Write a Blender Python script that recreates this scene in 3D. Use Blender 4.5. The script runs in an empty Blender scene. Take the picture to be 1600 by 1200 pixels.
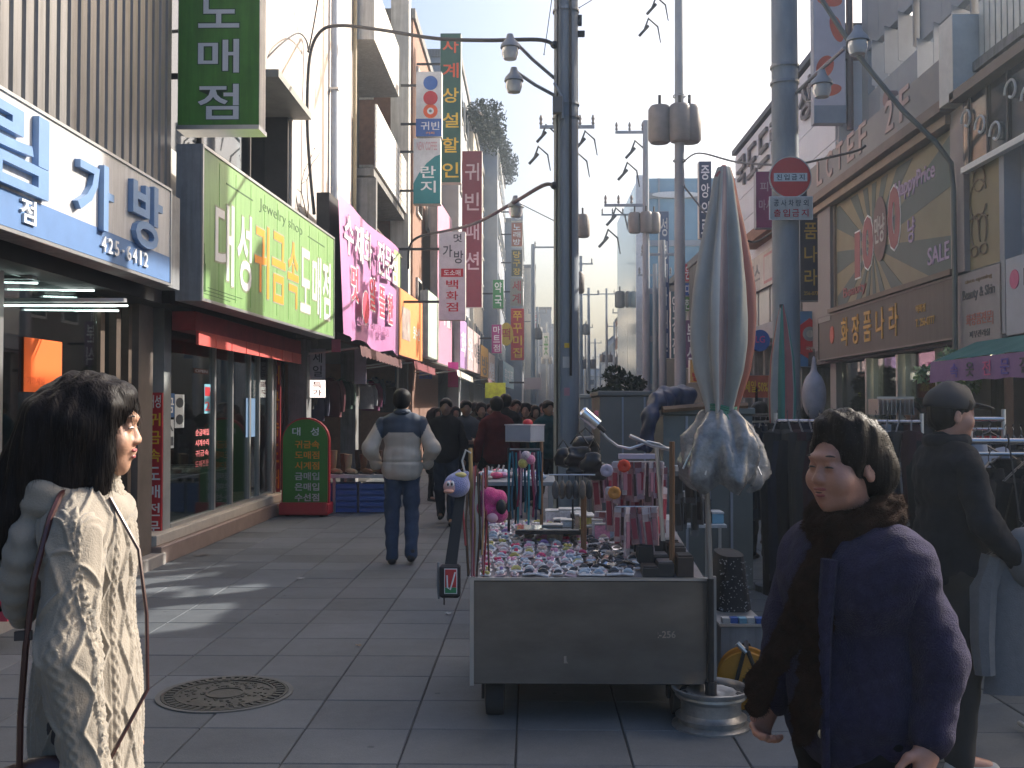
import bpy, math, random
import numpy as np
from mathutils import Vector, Matrix, Euler
random.seed(7); np.random.seed(7)
S = bpy.context.scene
COL = S.collection
R = math.radians
# ---------------------------------------------------------------- camera
cam = bpy.data.objects.new('camera', bpy.data.cameras.new('camera'))
COL.objects.link(cam); S.camera = cam
cam.data.sensor_width = 36; cam.data.lens = 36
cam.data.clip_start = 0.05; cam.data.clip_end = 3000
cam.location = (0, 0, 1.6)
cam.rotation_euler = Euler((R(90 + 1.325), 0, R(1.074)), 'XYZ')
CR = cam.rotation_euler.to_matrix()
CO = Vector((0, 0, 1.6))
# ---------------------------------------------------------------- sky and sun
SUN_AZ = R(55.5); SUN_EL = R(33)
W = bpy.data.worlds.new('World'); S.world = W; W.use_nodes = True
nt = W.node_tree
sky = nt.nodes.new('ShaderNodeTexSky'); sky.sky_type = 'NISHITA'; sky.sun_disc = False
sky.sun_elevation = SUN_EL; sky.sun_rotation = SUN_AZ
sky.altitude = 0; sky.air_density = 1.0; sky.dust_density = 7; sky.ozone_density = 1.0
hsv = nt.nodes.new('ShaderNodeHueSaturation'); hsv.inputs['Saturation'].default_value = 1.5
nt.links.new(sky.outputs[0], hsv.inputs['Color']); nt.links.new(hsv.outputs[0], nt.nodes['Background'].inputs[0])
nt.nodes['Background'].inputs[1].default_value = 0.15
sl = bpy.data.lights.new('sun', 'SUN'); sl.energy = 4.4; sl.angle = R(0.55); sl.color = (1.0, 0.955, 0.89)
sun = bpy.data.objects.new('sun', sl); COL.objects.link(sun)
sd = Vector((math.sin(SUN_AZ) * math.cos(SUN_EL), math.cos(SUN_AZ) * math.cos(SUN_EL), math.sin(SUN_EL)))
sun.rotation_euler = sd.to_track_quat('Z', 'Y').to_euler()
S.view_settings.view_transform = 'Standard'; S.view_settings.look = 'None'
S.view_settings.gamma = 1; S.view_settings.use_curve_mapping = False
S.view_settings.exposure = 0.9
S.cycles.max_bounces = 6; S.cycles.diffuse_bounces = 4; S.cycles.glossy_bounces = 3
S.cycles.transmission_bounces = 5; S.cycles.transparent_max_bounces = 12; S.cycles.volume_bounces = 0
S.cycles.use_denoising = True; S.cycles.caustics_reflective = False; S.cycles.caustics_refractive = False
S.cycles.sample_clamp_indirect = 6

# ---------------------------------------------------------------- pixel helpers (photo pixels 1600x1200)
def ray(px, py):
    return (CR @ Vector(((px - 800) / 1600, -(py - 600) / 1600, -1)))
def at(px, py, Y):
    d = ray(px, py); return CO + d * (Y / d.y)
def atx(px, py, X):
    d = ray(px, py); return CO + d * (X / d.x)
def gp(px, py, z=0):
    d = ray(px, py); return CO + d * ((z - 1.6) / d.z)

# ---------------------------------------------------------------- materials
MATS = {}
def M(name, col=(.5, .5, .5), rough=.6, metal=0, var=.12, scale=6, bump=0, bscale=60, emit=0, alpha=1, spec=.5, sheen=0, coat=0, stretch=None, trans=0, streak=0):
    if name in MATS: return MATS[name]
    m = bpy.data.materials.new(name); m.use_nodes = True; MATS[name] = m
    n = m.node_tree.nodes; l = m.node_tree.links; b = n['Principled BSDF']
    b.inputs['Roughness'].default_value = rough; b.inputs['Metallic'].default_value = metal
    b.inputs['Specular IOR Level'].default_value = spec
    if sheen: b.inputs['Sheen Weight'].default_value = sheen
    if coat: b.inputs['Coat Weight'].default_value = coat; b.inputs['Coat Roughness'].default_value = .1
    if trans: b.inputs['Transmission Weight'].default_value = trans
    c = (*col, 1)
    if var or bump:
        tc = n.new('ShaderNodeTexCoord'); src = tc.outputs['Object']
        if stretch:
            mp = n.new('ShaderNodeMapping'); mp.inputs['Scale'].default_value = stretch
            l.new(src, mp.inputs[0]); src = mp.outputs[0]
    if var:
        t = n.new('ShaderNodeTexNoise'); t.inputs['Scale'].default_value = scale; t.inputs['Detail'].default_value = 6; t.inputs['Roughness'].default_value = .65
        l.new(src, t.inputs['Vector'])
        r = n.new('ShaderNodeValToRGB'); r.color_ramp.elements[0].position = .3; r.color_ramp.elements[1].position = .7
        r.color_ramp.elements[0].color = (*[max(0, x * (1 - var)) for x in col], 1)
        r.color_ramp.elements[1].color = (*[min(1, x * (1 + var)) for x in col], 1)
        l.new(t.outputs[0], r.inputs[0]); l.new(r.outputs[0], b.inputs['Base Color'])
        if streak:      # rain streaks and grime: thin vertical stains of wear
            g = n.new('ShaderNodeNewGeometry'); m2 = n.new('ShaderNodeMapping'); m2.inputs['Scale'].default_value = (9, 9, .55); l.new(g.outputs['Position'], m2.inputs[0])
            t3 = n.new('ShaderNodeTexNoise'); t3.inputs['Scale'].default_value = 1.6; t3.inputs['Detail'].default_value = 5; t3.inputs['Roughness'].default_value = .7; l.new(m2.outputs[0], t3.inputs['Vector'])
            r2 = n.new('ShaderNodeValToRGB'); r2.color_ramp.elements[0].position = .36; r2.color_ramp.elements[1].position = .62; r2.color_ramp.elements[0].color = (1 - streak, 1 - streak * 1.02, 1 - streak * 1.1, 1); r2.color_ramp.elements[1].color = (1, 1, 1, 1)
            l.new(t3.outputs[0], r2.inputs[0]); mx = n.new('ShaderNodeMix'); mx.data_type = 'RGBA'; mx.blend_type = 'MULTIPLY'; mx.inputs[0].default_value = 1
            l.new(r.outputs[0], mx.inputs[6]); l.new(r2.outputs[0], mx.inputs[7]); l.new(mx.outputs[2], b.inputs['Base Color'])
    else: b.inputs['Base Color'].default_value = c
    if bump:
        t2 = n.new('ShaderNodeTexNoise'); t2.inputs['Scale'].default_value = bscale; t2.inputs['Detail'].default_value = 4
        l.new(src, t2.inputs['Vector'])
        bp = n.new('ShaderNodeBump'); bp.inputs['Strength'].default_value = min(1, bump); bp.inputs['Distance'].default_value = .01
        l.new(t2.outputs[0], bp.inputs['Height']); l.new(bp.outputs[0], b.inputs['Normal'])
    if emit:
        b.inputs['Emission Color'].default_value = c; b.inputs['Emission Strength'].default_value = emit
    if alpha < 1: b.inputs['Alpha'].default_value = alpha
    return m
def P(name, *col, **k):      # plain painted colour
    return M(name, col, **k)

# ---------------------------------------------------------------- mesh builder
class MB:
    def __init__(s): s.v = []; s.f = []; s.m = []; s.mi = 0; s.mat = Matrix()
    def add(s, vs, fs):
        b = len(s.v); s.v += [s.mat @ Vector(v) for v in vs]
        s.f += [[i + b for i in f] for f in fs]; s.m += [s.mi] * len(fs); return s
    def box(s, x0, x1, y0, y1, z0, z1, bev=0):
        if bev:
            e = bev; V = []
            for z, q in ((z0, e), (z0 + e, 0), (z1 - e, 0), (z1, e)):
                for (x, y) in ((x0 + q, y0 + q), (x1 - q, y0 + q), (x1 - q, y1 - q), (x0 + q, y1 - q)): V.append((x, y, z))
            F = [[3, 2, 1, 0], [12, 13, 14, 15]]
            for k in range(3):
                for j in range(4): F.append([k * 4 + j, k * 4 + (j + 1) % 4, k * 4 + 4 + (j + 1) % 4, k * 4 + 4 + j])
            return s.add(V, F)
        V = [(x0, y0, z0), (x1, y0, z0), (x1, y1, z0), (x0, y1, z0), (x0, y0, z1), (x1, y0, z1), (x1, y1, z1), (x0, y1, z1)]
        return s.add(V, [[3, 2, 1, 0], [4, 5, 6, 7], [0, 1, 5, 4], [1, 2, 6, 5], [2, 3, 7, 6], [3, 0, 4, 7]])
    def obox(s, c, size, rot=None, bev=0):
        m0 = s.mat; s.mat = m0 @ Matrix.Translation(c) @ (rot.to_4x4() if rot is not None else Matrix())
        a, b, d = [q / 2 for q in size]; s.box(-a, a, -b, b, -d, d, bev); s.mat = m0; return s
    def fbox(s, o, u, v, n, u0, u1, v0, v1, n0, n1):   # box in a frame
        m0 = s.mat; s.mat = m0 @ fm(o, u, v, n); s.box(u0, u1, v0, v1, n0, n1); s.mat = m0; return s
    def cyl(s, p0, p1, r0, r1=None, n=12, cap=True):
        return s.tube([p0, p1], [r0, r0 if r1 is None else r1], n, cap)
    def tube(s, pts, r, n=8, cap=True):
        pts = [Vector(p) for p in pts]; k = len(pts)
        rs = [r] * k if not hasattr(r, '__len__') else list(r)
        V = []; prev = None
        for i, p in enumerate(pts):
            d = (pts[min(i + 1, k - 1)] - pts[max(i - 1, 0)]).normalized()
            if prev is None:
                a = Vector((0, 0, 1)) if abs(d.z) < .9 else Vector((1, 0, 0))
                x = d.cross(a).normalized()
            else: x = (prev - d * prev.dot(d)).normalized()
            prev = x; y = d.cross(x)
            for j in range(n):
                t = 2 * math.pi * j / n; V.append(p + (x * math.cos(t) + y * math.sin(t)) * rs[i])
        F = []
        for i in range(k - 1):
            for j in range(n): F.append([i * n + j, i * n + (j + 1) % n, (i + 1) * n + (j + 1) % n, (i + 1) * n + j])
        if cap: F.append(list(range(n - 1, -1, -1))); F.append([(k - 1) * n + j for j in range(n)])
        return s.add(V, F)
    def lathe(s, prof, c=(0, 0, 0), n=24, wob=None, close=False):
        V = []; F = []; c = Vector(c)
        for i, (r, z) in enumerate(prof):
            for j in range(n):
                t = 2 * math.pi * j / n; rr = r * (wob(t, i / (len(prof) - 1)) if wob else 1)
                V.append(c + Vector((rr * math.cos(t), rr * math.sin(t), z)))
        for i in range(len(prof) - 1):
            for j in range(n): F.append([i * n + j, i * n + (j + 1) % n, (i + 1) * n + (j + 1) % n, (i + 1) * n + j])
        if close: F.append(list(range(n - 1, -1, -1))); F.append([(len(prof) - 1) * n + j for j in range(n)])
        return s.add(V, F)
    def sph(s, c, r, n=12, m=8):
        r = (r, r, r) if not hasattr(r, '__len__') else r
        V = [(c[0], c[1], c[2] - r[2])]
        for i in range(1, m):
            a = math.pi * i / m
            for j in range(n):
                t = 2 * math.pi * j / n; V.append((c[0] + r[0] * math.sin(a) * math.cos(t), c[1] + r[1] * math.sin(a) * math.sin(t), c[2] - r[2] * math.cos(a)))
        V.append((c[0], c[1], c[2] + r[2])); F = []
        for j in range(n): F.append([0, 1 + (j + 1) % n, 1 + j]); F.append([len(V) - 1, 1 + (m - 2) * n + j, 1 + (m - 2) * n + (j + 1) % n])
        for i in range(m - 2):
            for j in range(n): F.append([1 + i * n + j, 1 + i * n + (j + 1) % n, 1 + (i + 1) * n + (j + 1) % n, 1 + (i + 1) * n + j])
        return s.add(V, F)
    def prism(s, pts, z0, z1):          # outline (x,y), extruded z0..z1 in the current matrix
        n = len(pts); V = [(x, y, z0) for x, y in pts] + [(x, y, z1) for x, y in pts]
        F = [list(range(n - 1, -1, -1)), list(range(n, 2 * n))] + [[j, (j + 1) % n, n + (j + 1) % n, n + j] for j in range(n)]
        return s.add(V, F)
    def build(s, name, mat, parent=None, smooth=False, **k):
        me = bpy.data.meshes.new(name); me.from_pydata([tuple(v) for v in s.v], [], s.f); me.validate()
        return mk(name, me, mat, parent, smooth, s.m if any(s.m) else None, **k)

def mk(name, me, mat, parent=None, smooth=False, mids=None, **k):
    for m in (mat if isinstance(mat, (list, tuple)) else [mat]): me.materials.append(m)
    if mids is not None and len(mids) == len(me.polygons): me.polygons.foreach_set('material_index', mids)
    if smooth:
        me.polygons.foreach_set('use_smooth', [True] * len(me.polygons))
        if smooth != 'all': me.set_sharp_from_angle(angle=R(40))
    o = bpy.data.objects.new(name, me); COL.objects.link(o)
    if parent is not None: adopt(o, parent)
    for a, b in k.items(): o[a] = b
    return o
def wm(o):                      # world matrix without a depsgraph update
    m = Matrix.LocRotScale(o.location, o.rotation_euler, o.scale)
    return m if o.parent is None else wm(o.parent) @ o.matrix_parent_inverse @ m
def adopt(o, p):
    o.parent = p; o.matrix_parent_inverse = wm(p).inverted()
def fm(o, u, v, n):
    m = Matrix.Identity(4)
    for i, a in enumerate((u, v, n)):
        for j in range(3): m[j][i] = a[j]
    for j in range(3): m[j][3] = o[j]
    return m
def tag(o, label, cat, group=None):
    o['label'] = label; o['category'] = cat
    if group: o['group'] = group
    return o
def T(name, label, cat, loc=(0, 0, 0), rz=0, group=None):
    o = bpy.data.objects.new(name, None); COL.objects.link(o); o.location = loc; o.rotation_euler = (0, 0, rz)
    o.empty_display_size = .1
    return tag(o, label, cat, group)
KIDS = lambda o: [c for c in COL.objects if c.parent == o]
def copy_tree(o, loc=None, rz=None, label=None, parent=None, sc=None):
    c = o.copy(); COL.objects.link(c)
    if parent is not None: c.parent = parent
    for ch in KIDS(o): copy_tree(ch, parent=c)
    if loc is not None: c.location = loc
    if rz is not None: c.rotation_euler = (0, 0, rz)
    if sc is not None: c.scale = (sc, sc, sc)
    if label: c['label'] = label
    return c
def B(name, mat, parent, x0, x1, y0, y1, z0, z1, bev=0, **k):
    return MB().box(x0, x1, y0, y1, z0, z1, bev).build(name, mat, parent, **k)

# ---------------------------------------------------------------- lettering
_dg = None; GL = {}
def glyph(txt, off=.012, ext=0.0):
    key = (txt, off, ext)
    if key in GL: return GL[key]
    cu = bpy.data.curves.new('text', 'FONT'); cu.body = txt; cu.offset = off; cu.extrude = ext; cu.resolution_u = 3
    o = bpy.data.objects.new('text', cu); me = bpy.data.meshes.new_from_object(o)
    V = np.array([v.co[:] for v in me.vertices], dtype=float).reshape(-1, 3); F = [list(p.vertices) for p in me.polygons]
    bpy.data.objects.remove(o); bpy.data.curves.remove(cu); bpy.data.meshes.remove(me)
    if len(V):
        V[:, 0] -= V[:, 0].min(); V[:, 1] -= V[:, 1].min()
        V[:, 0] /= max(V[:, 0].max(), 1e-6); V[:, 1] /= max(V[:, 1].max(), 1e-6)
        V[:, :2] -= .5
        if ext: V[:, 2] /= ext * 2; V[:, 2] += .5
    GL[key] = (V, F); return GL[key]
def text(txt, o, u, v, n, cx, cy, w, h, mat, parent, depth=0.004, name='lettering', off=.012, keep=False):
    """letters fitted in a w x h box centred at (cx,cy) of the frame (o,u,v,n), standing depth proud"""
    V, F = glyph(txt, off, .01)
    if not len(V): return
    m = fm(o, u, v, n)
    if keep: w = min(w, h * .95 * len(txt))
    vs = [m @ Vector((cx + a * w, cy + b * h, c * depth)) for a, b, c in V]
    me = bpy.data.meshes.new(name); me.from_pydata([tuple(x) for x in vs], [], F)
    return mk(name, me, mat, parent)
def row(txt, o, u, v, n, x0, x1, cy, h, mat, parent, depth=.004, fill=.85, off=.012, name='letter'):
    k = len(txt); s = (x1 - x0) / k
    for i, ch in enumerate(txt):
        if ch != ' ': text(ch, o, u, v, n, x0 + s * (i + .5), cy, s * fill * (.45 if ch in '1lI-.' else 1), h * (.15 if ch == '-' else 1), mat, parent, depth, name, off)
def colm(txt, o, u, v, n, cx, y1, y0, w, mat, parent, depth=.004, fill=.8, off=.012, name='letter'):
    k = len(txt); s = (y1 - y0) / k
    for i, ch in enumerate(txt):
        if ch != ' ': text(ch, o, u, v, n, cx, y1 - s * (i + .5), w, s * fill, mat, parent, depth, name, off)

# ---------------------------------------------------------------- smooth implicit surfaces for figures
def _bb(p):
    if p[0] == 'c':
        a, b = np.array(p[1]), np.array(p[2]); r = max(p[3], p[4]); return np.minimum(a, b) - r, np.maximum(a, b) + r
    if p[0] == 'e':
        r = max(p[2]); return np.array(p[1]) - r, np.array(p[1]) + r
def snet(prims, h, cuts=(), k=.02, noise=None, pad=.02):
    """prims: ('c',a,b,ra,rb[,k]) tapered capsule, ('e',centre,radii,euler|None[,k]) ellipsoid; a '-' first makes it a dent.
    cuts: (point, normal) planes; what lies on the normal's side is cut away."""
    lo = np.min([_bb(p[1:] if p[0] == '-' else p)[0] for p in prims if p[0] != '-'], axis=0) - pad
    hi = np.max([_bb(p[1:] if p[0] == '-' else p)[1] for p in prims if p[0] != '-'], axis=0) + pad
    n = np.ceil((hi - lo) / h).astype(int) + 1
    ax = [lo[i] + h * np.arange(n[i]) for i in range(3)]
    D = np.full(n, 1.0, dtype=np.float32)
    for p in prims:
        neg = p[0] == '-'
        if neg: p = p[1:]
        kk = p[5] if p[0] == 'c' and len(p) > 5 else (p[4] if p[0] == 'e' and len(p) > 4 else k)
        a, b = _bb(p); mg = kk * 1.2 + 2.5 * h
        i0 = np.maximum(((a - mg - lo) / h).astype(int), 0); i1 = np.minimum(((b + mg - lo) / h).astype(int) + 2, n)
        if (i1 <= i0).any(): continue
        X = ax[0][i0[0]:i1[0], None, None].astype(np.float32); Y = ax[1][None, i0[1]:i1[1], None].astype(np.float32); Z = ax[2][None, None, i0[2]:i1[2]].astype(np.float32)
        if p[0] == 'c':
            A = np.array(p[1], float); d = np.array(p[2], float) - A; L = max(float(d @ d), 1e-9)
            t = np.clip(((X - A[0]) * d[0] + (Y - A[1]) * d[1] + (Z - A[2]) * d[2]) / L, 0, 1)
            q = np.sqrt((X - A[0] - t * d[0]) ** 2 + (Y - A[1] - t * d[1]) ** 2 + (Z - A[2] - t * d[2]) ** 2) - (p[3] + (p[4] - p[3]) * t)
        else:
            c = p[1]; r = p[2]; x = X - c[0]; y = Y - c[1]; z = Z - c[2]
            if p[3] is not None:
                m = Euler(p[3]).to_matrix().transposed()
                x, y, z = (m[0][0] * x + m[0][1] * y + m[0][2] * z, m[1][0] * x + m[1][1] * y + m[1][2] * z, m[2][0] * x + m[2][1] * y + m[2][2] * z)
            k0 = np.sqrt((x / r[0]) ** 2 + (y / r[1]) ** 2 + (z / r[2]) ** 2)
            k1 = np.sqrt((x / r[0] ** 2) ** 2 + (y / r[1] ** 2) ** 2 + (z / r[2] ** 2) ** 2) + 1e-9
            q = k0 * (k0 - 1) / k1
        s = D[i0[0]:i1[0], i0[1]:i1[1], i0[2]:i1[2]]
        if neg:
            g = np.clip(.5 - .5 * (s + q) / kk, 0, 1); s[...] = s * (1 - g) - q * g + kk * g * (1 - g)
        else:
            g = np.clip(.5 + .5 * (q - s) / kk, 0, 1); s[...] = q * (1 - g) + s * g - kk * g * (1 - g)
    if cuts:
        X = ax[0][:, None, None]; Y = ax[1][None, :, None]; Z = ax[2][None, None, :]
        for (c, nn) in cuts:
            nn = np.array(nn, float); nn /= np.linalg.norm(nn)
            D = np.maximum(D, ((X - c[0]) * nn[0] + (Y - c[1]) * nn[1] + (Z - c[2]) * nn[2]).astype(np.float32))
    D[0], D[-1], D[:, 0], D[:, -1], D[:, :, 0], D[:, :, -1] = 1, 1, 1, 1, 1, 1
    I = D < 0
    nx, ny, nz = D.shape
    c8 = np.zeros((nx - 1, ny - 1, nz - 1), dtype=np.int8)
    for dx in (0, 1):
        for dy in (0, 1):
            for dz in (0, 1): c8 += I[dx:nx - 1 + dx, dy:ny - 1 + dy, dz:nz - 1 + dz]
    act = (c8 > 0) & (c8 < 8); cells = np.argwhere(act)
    idx = np.full(act.shape, -1, dtype=np.int64); idx[act] = np.arange(len(cells))
    acc = np.zeros((len(cells), 3)); cnt = np.zeros(len(cells))
    cor = [(x, y, z) for x in (0, 1) for y in (0, 1) for z in (0, 1)]
    val = {c: D[cells[:, 0] + c[0], cells[:, 1] + c[1], cells[:, 2] + c[2]] for c in cor}
    for a in cor:
        for d in range(3):
            if a[d] == 0:
                b = list(a); b[d] = 1; b = tuple(b); va, vb = val[a], val[b]
                cr = (va < 0) != (vb < 0); t = np.where(cr, va / np.where(cr, va - vb, 1), 0)
                pt = np.array(a, float)[None, :].repeat(len(cells), 0); pt[:, d] += t
                acc[cr] += pt[cr]; cnt[cr] += 1
    V = lo + h * (cells + acc / cnt[:, None])
    F = []
    for d in range(3):
        o1, o2 = [(1, 2), (2, 0), (0, 1)][d]
        sl0 = [slice(None)] * 3; sl1 = [slice(None)] * 3; sl0[d] = slice(0, -1); sl1[d] = slice(1, None)
        ch = I[tuple(sl0)] != I[tuple(sl1)]; e = np.argwhere(ch)
        e = e[(e[:, o1] > 0) & (e[:, o2] > 0) & (e[:, o1] < D.shape[o1] - 1) & (e[:, o2] < D.shape[o2] - 1)]
        ins = I[e[:, 0], e[:, 1], e[:, 2]]
        def ix(a, b):
            q = e.copy(); q[:, o1] -= a; q[:, o2] -= b; return idx[q[:, 0], q[:, 1], q[:, 2]]
        Q = np.stack([ix(1, 1), ix(0, 1), ix(0, 0), ix(1, 0)], 1)
        Q[~ins] = Q[~ins][:, ::-1]; F.append(Q)
    F = np.concatenate(F)
    return V, F
def nsin(V, seed, freq):      # cheap smooth pseudo-noise on points
    rg = np.random.RandomState(seed); o = np.zeros(len(V))
    for i in range(7):
        d = rg.normal(size=3); d = d / np.linalg.norm(d) * freq * rg.uniform(.6, 1.7); o += np.sin(V @ d + rg.uniform(0, 6.3))
    return o / 3
def mesh_np(V, F):
    me = bpy.data.meshes.new('m'); me.vertices.add(len(V)); me.vertices.foreach_set('co', np.asarray(V, np.float32).ravel())
    me.loops.add(F.size); me.polygons.add(len(F))
    me.polygons.foreach_set('loop_start', np.arange(0, F.size, F.shape[1], dtype=np.int32))
    me.loops.foreach_set('vertex_index', F.ravel().astype(np.int32)); me.update(calc_edges=True); return me
def blob(name, prims, h, mat, parent, cuts=(), k=.02, disp=None, M4=None, smooth=1):
    """one continuous smooth body from prims, optional displacement disp(V,N)->amount, M4 places it"""
    V, F = snet(prims, h, cuts, k)
    for _ in range(smooth):   # one light relaxing pass
        e = np.concatenate([F[:, [0, 1]], F[:, [1, 2]], F[:, [2, 3]], F[:, [3, 0]]]); s = np.zeros_like(V); c = np.zeros(len(V))
        np.add.at(s, e[:, 0], V[e[:, 1]]); np.add.at(c, e[:, 0], 1); np.add.at(s, e[:, 1], V[e[:, 0]]); np.add.at(c, e[:, 1], 1)
        V = V * .5 + .5 * s / c[:, None]
    if disp is not None:
        fn = np.cross(V[F[:, 2]] - V[F[:, 0]], V[F[:, 3]] - V[F[:, 1]]); N = np.zeros_like(V)
        for j in range(4): np.add.at(N, F[:, j], fn)
        N /= np.linalg.norm(N, axis=1)[:, None] + 1e-12
        V = V + N * disp(V, N)[:, None]
    if M4 is not None:
        m = np.array(M4); V = V @ m[:3, :3].T + m[:3, 3]
    me = mesh_np(V, F); me.name = name
    return mk(name, me, mat, parent, 'all')
# ================================================================ shared materials
def GLASS(name, tint=(.6, .7, .7), refl=.25, rough=.02, dens=.35):
    if name in MATS: return MATS[name]
    m = bpy.data.materials.new(name); m.use_nodes = True; MATS[name] = m
    n = m.node_tree.nodes; l = m.node_tree.links; n.remove(n['Principled BSDF'])
    t = n.new('ShaderNodeBsdfTransparent'); t.inputs[0].default_value = (*[1 - (1 - c) * dens for c in tint], 1)
    g = n.new('ShaderNodeBsdfGlossy'); g.inputs['Roughness'].default_value = rough
    lw = n.new('ShaderNodeLayerWeight'); lw.inputs[0].default_value = .35
    mr = n.new('ShaderNodeMapRange'); mr.inputs['To Min'].default_value = refl * .4; mr.inputs['To Max'].default_value = min(1, refl * 2.6)
    l.new(lw.outputs['Fresnel'], mr.inputs['Value'])
    mx = n.new('ShaderNodeMixShader'); l.new(mr.outputs[0], mx.inputs[0]); l.new(t.outputs[0], mx.inputs[1]); l.new(g.outputs[0], mx.inputs[2])
    l.new(mx.outputs[0], n['Material Output'].inputs[0]); return m
glass = GLASS('shop_glass', (.55, .68, .66), .22, .015, .5)
glass_up = GLASS('window_glass', (.25, .38, .38), .5, .02, .8)
m_white = M('white_paint', (.78, .78, .76), .5, var=.05)
m_offw = M('dirty_white', (.62, .61, .58), .6, var=.12, scale=3, streak=.25)
m_conc = M('concrete', (.22, .22, .22), .85, streak=.35, var=.2, scale=5, bump=.3, bscale=40)
m_alu = M('aluminium', (.55, .55, .54), .35, .8, var=.06)
m_steel = M('stainless', (.42, .40, .37), .3, .9, var=.12, scale=3)
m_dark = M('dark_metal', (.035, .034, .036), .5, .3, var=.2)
m_black = M('black_plastic', (.018, .018, .02), .45, var=.2)
m_brown = M('brown_frame', (.10, .07, .05), .5, var=.2)
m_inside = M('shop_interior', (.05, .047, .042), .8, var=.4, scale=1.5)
m_red = M('red_paint', (.50, .02, .03), .45, var=.1)
m_green = M('green_sign', (.08, .28, .03), .45, var=.12, streak=.25)
m_yel = M('yellow_letter', (.85, .55, .04), .5, var=.05)
m_org = M('orange_letter', (.85, .32, .02), .5, var=.05)
m_wl = M('white_letter', (.8, .8, .8), .5, var=.03)
m_blue = M('blue_paint', (.04, .12, .40), .45, var=.1)
m_lblue = M('letter_blue', (.17, .29, .50), .4, var=.08)
m_dl = M('dark_letter', (.05, .06, .07), .5, var=.1)
m_grey = M('grey_paint', (.28, .29, .30), .6, var=.15, streak=.25)
m_wood = M('wood', (.22, .12, .06), .6, var=.3, scale=4, stretch=(1, 1, .2))
m_cable = M('cable_rubber', (.03, .03, .035), .6, var=.1)
m_tube = M('lit_tube', (.85, 1, .95), emit=2.5, var=0)
m_bulb = M('lit_bulb', (1, .75, .4), emit=14, var=0)
# ================================================================ ground
def grout():
    m = M('ground_paving', (.05, .05, .05), .9, var=.25, scale=2.2, bump=.25, bscale=50); return m
g = MB(); g.add([(-400, -60, 0), (400, -60, 0), (400, 900, 0), (-400, 900, 0)], [[0, 1, 2, 3]]).build('ground', grout(), kind='structure')
def tile_mat():
    m = bpy.data.materials.new('paving_tile'); m.use_nodes = True; n = m.node_tree.nodes; l = m.node_tree.links; b = n['Principled BSDF']
    geo = n.new('ShaderNodeNewGeometry'); oi = n.new('ShaderNodeObjectInfo')
    t1 = n.new('ShaderNodeTexNoise'); t1.inputs['Scale'].default_value = 1.1; t1.inputs['Detail'].default_value = 7; t1.inputs['Roughness'].default_value = .62
    t2 = n.new('ShaderNodeTexNoise'); t2.inputs['Scale'].default_value = 160; t2.inputs['Detail'].default_value = 2
    t3 = n.new('ShaderNodeTexNoise'); t3.inputs['Scale'].default_value = 7; t3.inputs['Detail'].default_value = 8; t3.inputs['Roughness'].default_value = .75
    for t in (t1, t2, t3): l.new(geo.outputs['Position'], t.inputs['Vector'])
    def mth(op, a, bb):
        q = n.new('ShaderNodeMath'); q.operation = op
        for i, x in enumerate((a, bb)):
            if isinstance(x, (int, float)): q.inputs[i].default_value = x
            else: l.new(x, q.inputs[i])
        return q.outputs[0]
    v = mth('ADD', mth('MULTIPLY', t1.outputs[0], .5), mth('MULTIPLY', t2.outputs[0], .35))
    v = mth('ADD', v, mth('MULTIPLY', t3.outputs[0], .35)); v = mth('ADD', v, mth('MULTIPLY', oi.outputs['Random'], .26))
    vs = n.new('ShaderNodeTexVoronoi'); vs.inputs['Scale'].default_value = 2.6; l.new(geo.outputs['Position'], vs.inputs['Vector'])
    sp = mth('MULTIPLY', mth('LESS_THAN', vs.outputs['Distance'], .045), -.30); v = mth('ADD', v, sp)
    t4 = n.new('ShaderNodeTexNoise'); t4.inputs['Scale'].default_value = .42; t4.inputs['Detail'].default_value = 3; l.new(geo.outputs['Position'], t4.inputs['Vector']); v = mth('ADD', v, mth('MULTIPLY', mth('SUBTRACT', t4.outputs[0], .5), .8))
    b.inputs['Specular IOR Level'].default_value = .3
    r = n.new('ShaderNodeValToRGB'); r.color_ramp.elements[0].position = .35; r.color_ramp.elements[0].color = (.058, .066, .072, 1)
    r.color_ramp.elements[1].position = 1.05; r.color_ramp.elements[1].color = (.165, .180, .192, 1)
    l.new(v, r.inputs[0]); l.new(r.outputs[0], b.inputs['Base Color']); b.inputs['Roughness'].default_value = .7
    bp = n.new('ShaderNodeBump'); bp.inputs['Strength'].default_value = .35; bp.inputs['Distance'].default_value = .004
    l.new(t2.outputs[0], bp.inputs['Height']); l.new(bp.outputs[0], b.inputs['Normal']); return m
m_tile = tile_mat()
pv = bpy.data.objects.new('pavement', None); COL.objects.link(pv); pv['kind'] = 'structure'
tl = MB().box(-.2575, .2575, -.244, .244, -.03, 0, .004); tme = None
TX, TY, TW, TL = -.072, 4.60, .524, .495
MH = gp(352, 1087)          # manhole centre
cells = []
for j in range(-1, 60):
    for i in range(-16, 18):
        cx = TX - TW * .5 + i * TW; cy = TY + (j + .5) * TL
        if cx < -3.95 + .02 * max(0, cy - 10) or cx > 4.4 + .02 * max(0, cy - 10): continue
        cells.append((cy, cx, i, j))
seen = [c for c in cells if abs(at(0, 600, c[0]).x) > 0 and -(.54 * c[0] + .5) < c[1] < .50 * c[0] + .5]
seen.sort(); near = set((c[2], c[3]) for c in seen[:285])
far = MB()
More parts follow.
